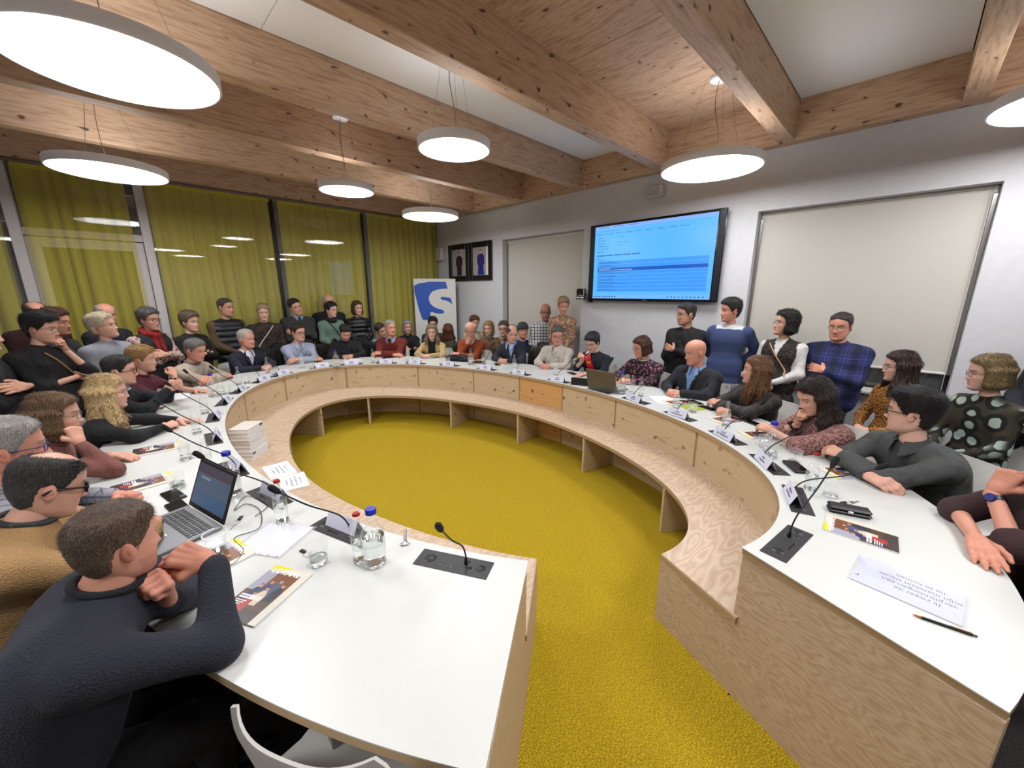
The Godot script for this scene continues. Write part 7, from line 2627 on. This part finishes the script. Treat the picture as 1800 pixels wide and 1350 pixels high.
func second_row() -> void:
	var thin := [Color(0.35, 0.33, 0.32), 0.0014, true]
	var base := {"at_table": false, "lean": 0.04}
	var list := [
		[{"label": "woman with straight grey hair and crossed arms in black, behind the rust red sweater", "short": "grey-haired woman in black", "woman": true, "phi": 10.0, "arms": ["cross", "cross"], "top": [cloth("plain", Color(0.05, 0.05, 0.055))], "skin": FAIR, "hair": "bob", "drop": 0.05, "hair_c": Color(0.50, 0.50, 0.49)}, [716, 575], Vector3(-6.62, 0, -3.82), "z", -3.86],
		[{"label": "person in a pale blue jacket half hidden behind the rust red sweater", "short": "person in the pale blue jacket", "phi": 40.0, "pitch": 10.0, "roll": 20.0, "arms": ["lap", "lap"], "top": [cloth("plain", Color(0.45, 0.53, 0.60))], "top_names": ["jacket"], "skin": PALE, "hair": "short", "hair_c": Color(0.25, 0.2, 0.16)}, [669, 581], Vector3.ZERO, "z", -3.42],
		[{"label": "dark-haired person in a grey jacket against the foot of the banner", "short": "person in the grey jacket", "woman": true, "phi": 0.0, "arms": ["lap", "lap"], "top": [cloth("plain", Color(0.16, 0.16, 0.17))], "top_names": ["jacket"], "skin": FAIR, "hair": "full", "hair_c": DARKHAIR}, [761, 570], Vector3.ZERO, "z", -4.25],
		[{"label": "person with long auburn hair seen from behind in an olive jacket", "short": "person in the olive jacket", "woman": true, "phi": 165.0, "arms": ["lap", "lap"], "top": [cloth("plain", Color(0.20, 0.19, 0.13))], "top_names": ["jacket"], "skin": FAIR, "hair": "long", "drop": 0.10, "hair_c": Color(0.34, 0.16, 0.08)}, [788, 582], Vector3.ZERO, "z", -4.28],
		[{"label": "person in a cream top mostly hidden behind the orange sweater", "short": "person in the cream top", "woman": true, "phi": 20.0, "arms": ["lap", "lap"], "top": [cloth("plain", Color(0.72, 0.66, 0.55))], "skin": FAIR, "hair": "full", "hair_c": Color(0.30, 0.20, 0.11)}, [834, 568], Vector3.ZERO, "z", -4.82],
		[{"label": "woman with wavy blonde hair in a tan coat beside the orange sweater", "short": "woman in the tan coat", "woman": true, "phi": -22.0, "arms": ["lap", "lap"], "top": [cloth("plain", Color(0.42, 0.31, 0.20))], "top_names": ["coat"], "skin": PALE, "hair": "bob", "drop": 0.04, "hair_c": Color(0.55, 0.43, 0.22)}, [859, 578], Vector3.ZERO, "z", -4.62],
		[{"label": "man with glasses in a check shirt behind the balding man's blazer", "short": "man in the check shirt", "phi": -8.0, "arms": ["lap", "lap"], "top": [cloth("plaid", Color(0.62, 0.55, 0.50), Color(0.30, 0.20, 0.20))], "top_names": ["shirt"], "skin": FAIR, "hair": "short", "hair_c": Color(0.25, 0.22, 0.2), "specs": [Color(0.05, 0.05, 0.05), 0.002, false]}, [885, 578], Vector3.ZERO, "z", -4.80],
		[{"label": "man in a grey knitted cap and blue jacket behind the dark blazer", "short": "man in the grey cap", "phi": 16.0, "pitch": -4.0, "arms": ["lap", "lap"], "top": [cloth("plain", Color(0.12, 0.17, 0.30))], "top_names": ["jacket"], "skin": RUDDY, "hair": "short", "hair_c": GREY, "hat": cloth("knit", Color(0.25, 0.26, 0.25))}, [919, 582], Vector3.ZERO, "z", -4.75],
		[{"label": "woman with glasses in a mustard floral blouse seated by the window", "short": "woman in the mustard blouse", "woman": true, "phi": -74.0, "arms": ["lap", "lap"], "top": [cloth("ditsy", Color(0.58, 0.37, 0.085), Color(0.25, 0.14, 0.06))], "top_names": ["blouse"], "skin": PALE, "hair": "long", "drop": 0.13, "hair_c": Color(0.20, 0.115, 0.075), "specs": thin, "face_phi": -45.0}, [1582, 645], Vector3.ZERO, "z", -4.50],
		[{"label": "woman with a blonde bob and glasses in a green leopard-print sweater", "short": "woman in the leopard-print sweater", "woman": true, "near": true, "phi": -72.0, "arms": ["lap", "lap"], "top": [cloth("leopard", Color(0.20, 0.18, 0.115), Color(0.60, 0.66, 0.62))], "legs": cloth("plain", Color(0.25, 0.36, 0.52)), "skin": PALE, "hair": "bob", "drop": 0.015, "hair_c": Color(0.50, 0.42, 0.28), "specs": thin, "face_phi": -40.0}, [1738, 657], Vector3.ZERO, "z", -4.22],
	]
	for q in list:
		var d: Dictionary = q[0]
		d.at_table = false
		d.lean = 0.05
		var h := at_depth_z(q[1][0], q[1][1], q[4])
		d.facing = face_dir(h, d.get("face_phi", d.phi if absf(d.phi) < 100.0 else 150.0))
		sitter(d, h)

func standing_people() -> void:
	var thin := [Color(0.35, 0.33, 0.32), 0.0014, true]
	var X := func(px: float, py: float, x: float) -> Vector3: return at_depth_x(px, py, x)
	var Z := func(px: float, py: float, z: float) -> Vector3: return at_depth_z(px, py, z)
	stander({"label": "person in very dark clothes standing at the edge of the curtain", "phi": 80.0, "arms": ["cross", "cross"], "top": [cloth("plain", Color(0.05, 0.05, 0.07))], "skin": FAIR, "hair": "short", "hair_c": DARKHAIR}, X.call(-38, 590, -4.9), 70.0)
	stander({"label": "bald man in a dark red sweater behind the woman in the black cardigan", "phi": 20.0, "pitch": 14.0, "build": 1.12, "arms": ["low", "low"], "top": [cloth("knit", Color(0.20, 0.055, 0.04))], "skin": RUDDY, "hair": "balding", "hair_c": Color(0.3, 0.26, 0.22), "thick": 0.008}, X.call(63, 553, -6.75), 30.0)
	stander({"label": "dark-haired woman with glasses in a black cardigan, fingers at her mouth", "woman": true, "build": 1.04, "phi": 62.0, "pitch": 10.0, "sleeve": 0.62, "near": true, "arms": ["cross", "chin"], "top": [cloth("plain", Color(0.045, 0.04, 0.05))], "top_names": ["cardigan"], "strap": Color(0.55, 0.42, 0.26), "skin": FAIR, "hair": "full", "hair_c": Color(0.075, 0.055, 0.05), "thick": 0.02, "specs": thin}, X.call(73, 577, -5.15), 45.0)
	stander({"label": "brown-haired woman in black half hidden by the black cardigan", "woman": true, "phi": 60.0, "arms": ["low", "low"], "top": [cloth("plain", Color(0.045, 0.045, 0.055))], "skin": RUDDY, "hair": "full", "hair_c": CHESTNUT, "specs": [Color(0.45, 0.2, 0.2), 0.0016, true]}, X.call(98, 567, -5.85), 50.0)
	stander({"label": "ruddy bald man in navy behind the pale grey sweater", "phi": 20.0, "arms": ["low", "low"], "top": [cloth("plain", Color(0.07, 0.08, 0.13))], "skin": Color(0.56, 0.24, 0.17), "hair": "balding", "hair_c": SILVER, "thick": 0.006}, X.call(186, 554, -6.70), 35.0)
	stander({"label": "woman with short white hair in a ribbed pale grey sweater", "woman": true, "build": 1.06, "belly": 0.02, "phi": 68.0, "pitch": -10.0, "arms": ["low", "low"], "top": [cloth("knit", Color(0.58, 0.58, 0.60))], "skin": FAIR, "hair": "full", "hair_c": Color(0.72, 0.67, 0.57), "thick": 0.02, "specs": thin}, X.call(181, 574, -5.70), 45.0)
	stander({"label": "grey-haired woman with a red scarf, black vest and floral sleeves, arms crossed", "woman": true, "build": 0.98, "phi": 46.0, "arms": ["cross", "cross"], "zones": [["sleeves", 1]], "top": [cloth("plain", Color(0.055, 0.06, 0.08)), cloth("floral", Color(0.66, 0.58, 0.54), Color(0.42, 0.10, 0.12))], "top_names": ["vest", "blouse"], "scarf": cloth("plain", Color(0.52, 0.03, 0.05)), "skin": FAIR, "hair": "full", "hair_c": Color(0.30, 0.29, 0.28), "thick": 0.018, "specs": [Color(0.06, 0.05, 0.05), 0.002, true]}, X.call(262, 562, -6.25), 40.0)
	stander({"label": "woman with fair tied hair and crossed arms in a black sweater", "woman": true, "phi": 44.0, "arms": ["cross", "cross"], "top": [cloth("plain", Color(0.04, 0.04, 0.045))], "skin": PALE, "hair": "tied", "hair_c": Color(0.36, 0.31, 0.25)}, X.call(334, 566, -6.55), 35.0)
	stander({"label": "short-haired man in a dark padded vest over a tan sweater", "phi": 46.0, "arms": ["low", "low"], "zones": [["sleeves", 1]], "top": [cloth("puffer", Color(0.055, 0.06, 0.085)), cloth("plain", Color(0.34, 0.26, 0.15))], "top_names": ["vest", "sweater"], "skin": TAN, "hair": "short", "hair_c": Color(0.22, 0.19, 0.17), "thick": 0.006}, X.call(397, 541, -6.95), 25.0)
	stander({"label": "woman with short fair hair in a camouflage jacket with a white strap", "woman": true, "build": 1.02, "belly": 0.02, "phi": 4.0, "arms": ["low", "low"], "top": [cloth("camo", Color(0.10, 0.085, 0.075), Color(0.22, 0.15, 0.10))], "top_names": ["jacket"], "strap": Color(0.75, 0.75, 0.75), "strap_dir": -1.0, "skin": PALE, "hair": "full", "hair_c": Color(0.60, 0.52, 0.40), "thick": 0.016}, X.call(463, 550, -7.05), 10.0)
	stander({"label": "man tilting his head with crossed arms in a grey sweater over a shirt", "phi": 26.0, "roll": 16.0, "build": 1.08, "arms": ["cross", "cross"], "top": [cloth("plain", Color(0.165, 0.17, 0.18))], "collar": cloth("plain", Color(0.50, 0.60, 0.75)), "points": true, "skin": FAIR, "hair": "short", "hair_c": DARKHAIR}, X.call(519, 540, -7.12), 15.0)
	stander({"label": "bald man in dark navy at the back behind the mint sweater", "phi": 20.0, "build": 1.1, "arms": ["low", "low"], "top": [cloth("plain", Color(0.06, 0.065, 0.09))], "skin": RUDDY, "hair": "balding", "hair_c": SILVER, "thick": 0.006}, X.call(577, 532, -7.28), 10.0)
	stander({"label": "dark-haired woman with glasses in a mint sweater and dark cowl scarf", "woman": true, "phi": 46.0, "arms": ["low", "low"], "top": [cloth("knit", Color(0.45, 0.56, 0.49))], "scarf": cloth("plain", Color(0.05, 0.06, 0.07)), "scarf_drop": false, "strap": Color(0.06, 0.06, 0.07), "skin": PALE, "hair": "full", "hair_c": Color(0.06, 0.045, 0.045), "thick": 0.018, "specs": thin}, X.call(582, 545, -6.98), 20.0)
	stander({"label": "woman with drawn-back brown hair in a black padded jacket", "woman": true, "phi": 28.0, "arms": ["low", "low"], "top": [cloth("puffer", Color(0.045, 0.045, 0.05))], "top_names": ["jacket"], "skin": FAIR, "hair": "bob", "drop": 0.03, "hair_c": Color(0.25, 0.18, 0.12)}, X.call(628, 542, -7.05), 15.0)
	stander({"label": "bald man in a white check shirt standing in the blind recess", "phi": 4.0, "pitch": 12.0, "arms": ["low", "low"], "top": [cloth("check", Color(0.70, 0.70, 0.70), Color(0.10, 0.10, 0.12))], "top_names": ["shirt"], "skin": BROWN.lerp(RUDDY, 0.35), "hair": "bald", "hair_c": Color(0.1, 0.08, 0.07)}, Z.call(959, 549, -4.98), 10.0)
	stander({"label": "woman with short fair hair in a black, pink and mustard patterned blouse", "woman": true, "phi": 12.0, "pitch": 14.0, "arms": ["low", "low"], "top": [cloth("camo", Color(0.72, 0.56, 0.50), Color(0.45, 0.33, 0.10))], "top_names": ["blouse"], "skin": RUDDY, "hair": "full", "hair_c": Color(0.56, 0.46, 0.32), "thick": 0.018, "shut": true}, Z.call(990, 538, -4.92), -5.0)
	stander({"label": "man with glasses and crossed arms in a black sweater below the wall screen", "phi": -62.0, "arms": ["cross", "cross"], "top": [cloth("plain", Color(0.045, 0.05, 0.065))], "skin": TAN, "hair": "short", "hair_c": Color(0.16, 0.14, 0.13), "specs": thin}, Z.call(1206, 553, -4.82), -25.0)
	stander({"label": "woman with short dark hair in a blue sweater with white edges", "woman": true, "build": 0.93, "phi": -62.0, "arms": ["back", "back"], "zones": [["hem", 1, 0.115], ["yoke", 2, 0.055]], "hem": 0.12, "loose": 0.012, "top": [cloth("knit", Color(0.25, 0.31, 0.47)), cloth("plain", Color(0.82, 0.82, 0.83)), cloth("plain", Color(0.82, 0.82, 0.83))], "top_names": ["sweater", "hem_edging", "neck_edging"], "legs": cloth("plain", Color(0.55, 0.65, 0.76)), "skin": RUDDY, "hair": "full", "hair_c": Color(0.12, 0.105, 0.10), "thick": 0.018}, Z.call(1284, 546, -4.80), -12.0)
	stander({"label": "woman with a dark fringe, patterned vest and white sleeves", "woman": true, "phi": -62.0, "pitch": -6.0, "arms": ["low", "low"], "zones": [["sleeves", 1], ["v", 1, 0.20, 0.055]], "hem": 0.16, "top": [cloth("camo", Color(0.20, 0.165, 0.13), Color(0.12, 0.10, 0.085)), cloth("plain", Color(0.83, 0.82, 0.80))], "top_names": ["vest", "blouse"], "strap": Color(0.68, 0.54, 0.42), "skin": FAIR, "hair": "bob", "drop": 0.02, "hair_c": Color(0.085, 0.055, 0.05), "thick": 0.02, "specs": thin}, Z.call(1381, 569, -4.78), -25.0)
	stander({"label": "man with glasses and crossed arms in a blue plaid shirt and jeans", "phi": -18.0, "build": 1.12, "belly": 0.02, "arms": ["cross", "cross"], "top": [cloth("plaid", Color(0.115, 0.155, 0.36), Color(0.05, 0.06, 0.15))], "top_names": ["shirt"], "legs": cloth("plain", Color(0.16, 0.22, 0.34)), "collar": cloth("plain", Color(0.09, 0.12, 0.28)), "points": true, "skin": RUDDY, "hair": "short", "hair_c": Color(0.19, 0.16, 0.14), "thick": 0.008, "specs": thin}, Z.call(1477, 575, -4.86), -10.0)
	stander({"label": "person in dark clothes standing beside the leopard-print sweater", "phi": -60.0, "arms": ["low", "low"], "top": [cloth("plain", Color(0.06, 0.07, 0.12))], "skin": FAIR, "hair": "short", "hair_c": DARKHAIR}, Z.call(1905, 575, -4.4), -40.0)

# ---------------------------------------------------------------- red sash, hand microphone
func sash_and_microphone() -> void:
	var t: Node3D = mayor.node
	var N: Vector3 = mayor.N
	var P: Vector3 = mayor.P
	var b := MB.new()
	var last := []
	var gn: Array = mayor.gn
	for k in 22:
		var u := k / 21.0
		var row := []
		for e in [-1.0, 1.0]:
			var x: float = lerpf(-0.085, 0.09, u) + e * 0.043
			var y: float = lerpf(N.y - 0.004, N.y - 0.40, u) + e * 0.018
			row.append(Vector3(x, y, surface_z(gn, x, y, N.z - 0.02) + 0.006))
		if k > 0:
			b.quad(last[0], last[1], row[1], row[0])
		last = row
	var red := mat(Color(0.80, 0.02, 0.03), 0.4)
	var s := part("sash", b.done(), red, t)
	var e := Vector3(-0.035, N.y - 0.115, surface_z(gn, -0.035, N.y - 0.115, N.z) + 0.009)
	part("emblem_shield", lathe_mesh([Vector2(0, 0.0), Vector2(0.024, 0.0), Vector2(0.024, -0.002)], 20), mat(Color(0.85, 0.72, 0.08), 0.4), s, Transform3D(Basis(Vector3.RIGHT, PI / 2 - 0.25), e))
	part("emblem_lion", box_mesh(Vector3.ZERO, Vector3(0.018, 0.022, 0.001), 0.0004), mats.black, s, Transform3D(Basis(Vector3.RIGHT, -0.25), e + Vector3(0, 0.0, 0.0016)))
	part("emblem_scroll", box_mesh(Vector3.ZERO, Vector3(0.026, 0.012, 0.001), 0.0004), mat(Color(0.70, 0.12, 0.06), 0.4), s, Transform3D(Basis(Vector3.RIGHT, -0.25), e + Vector3(0.006, -0.045, 0.003)))
	# microphone in the raised right hand
	var hx: Transform3D = mayor.hx
	var mouth := hx * Vector3(0, -0.070, 0.125)
	var m := thing("hand_microphone", "black hand-held microphone with a steel grille held to the speaker's mouth", "microphone", t.transform * mouth)
	var dirw := (t.transform.basis * (mayor.mic_dir as Vector3)).normalized()
	part("grille", tube_mesh([Vector3.ZERO, dirw * 0.008, dirw * 0.03, dirw * 0.052], [0.012, 0.022, 0.0255, 0.019], 16), mats.steel, m)
	part("handle", tube_mesh([dirw * 0.052, dirw * 0.06, dirw * 0.20, dirw * 0.235], [0.019, 0.0175, 0.013, 0.012], 14), mats.black, m)

# ---------------------------------------------------------------- coats over chair backs
func draped_coats() -> void:
	var list := [["dark brown coat hung over the chair behind the bearded man", Color(0.12, 0.065, 0.045), ring_head(580, 600, 0.52)], ["olive coat hung over the chair beside the cream shirt", Color(0.17, 0.15, 0.10), ring_head(955, 600, 0.42)], ["dark coat hung over the chair beside the pale blue shirt", Color(0.055, 0.05, 0.055), ring_head(487, 605, 0.40)], ["dark padded coat hung over the chair beside the rust red sweater", Color(0.05, 0.05, 0.05), ring_head(640, 600, 0.40)]]
	for q in list:
		var p: Vector3 = q[2]
		var f := to_table(p)
		var t := thing("draped_coat", q[0], "coat", Vector3(p.x, 0, p.z), atan2(f.x, f.z), "coats over chair backs")
		var b := []
		for k in 5:
			var x := (k - 2) * 0.09
			b.append([Vector3(x, 0.93 - absf(x) * 0.25, -0.02), Vector3(x * 1.1, 0.45, -0.06 + 0.02 * (k % 2)), 0.058, 0.05])
			b.append([Vector3(x, 0.93 - absf(x) * 0.25, 0.02), Vector3(x, 0.62, 0.05), 0.05, 0.03])
		for sx in [-1.0, 1.0]:
			b.append([Vector3(sx * 0.2, 0.87, 0), Vector3(sx * 0.26, 0.50, 0.02), 0.06, 0.045])
		b.append([Vector3(-0.07, 0.98, -0.02), Vector3(0.07, 0.98, -0.02), 0.035, 0.035])
		var n := net(b, 0.018, 70.0)
		part("coat_shell", mesh_of(n[0], n[1], n[2]), cloth("plain", q[1]), t)
		part("collar", tube_mesh(curve_pts([Vector3(-0.10, 0.99, 0.02), Vector3(-0.05, 1.02, -0.03), Vector3(0.05, 1.02, -0.03), Vector3(0.10, 0.99, 0.02)], 5), 0.022, 8), cloth("plain", (q[1] as Color).darkened(0.2)), t)
		part("hanging_loop", tube_mesh([Vector3(-0.02, 1.01, -0.05), Vector3(0, 1.03, -0.055), Vector3(0.02, 1.01, -0.05)], 0.003, 5), mats.black, t)
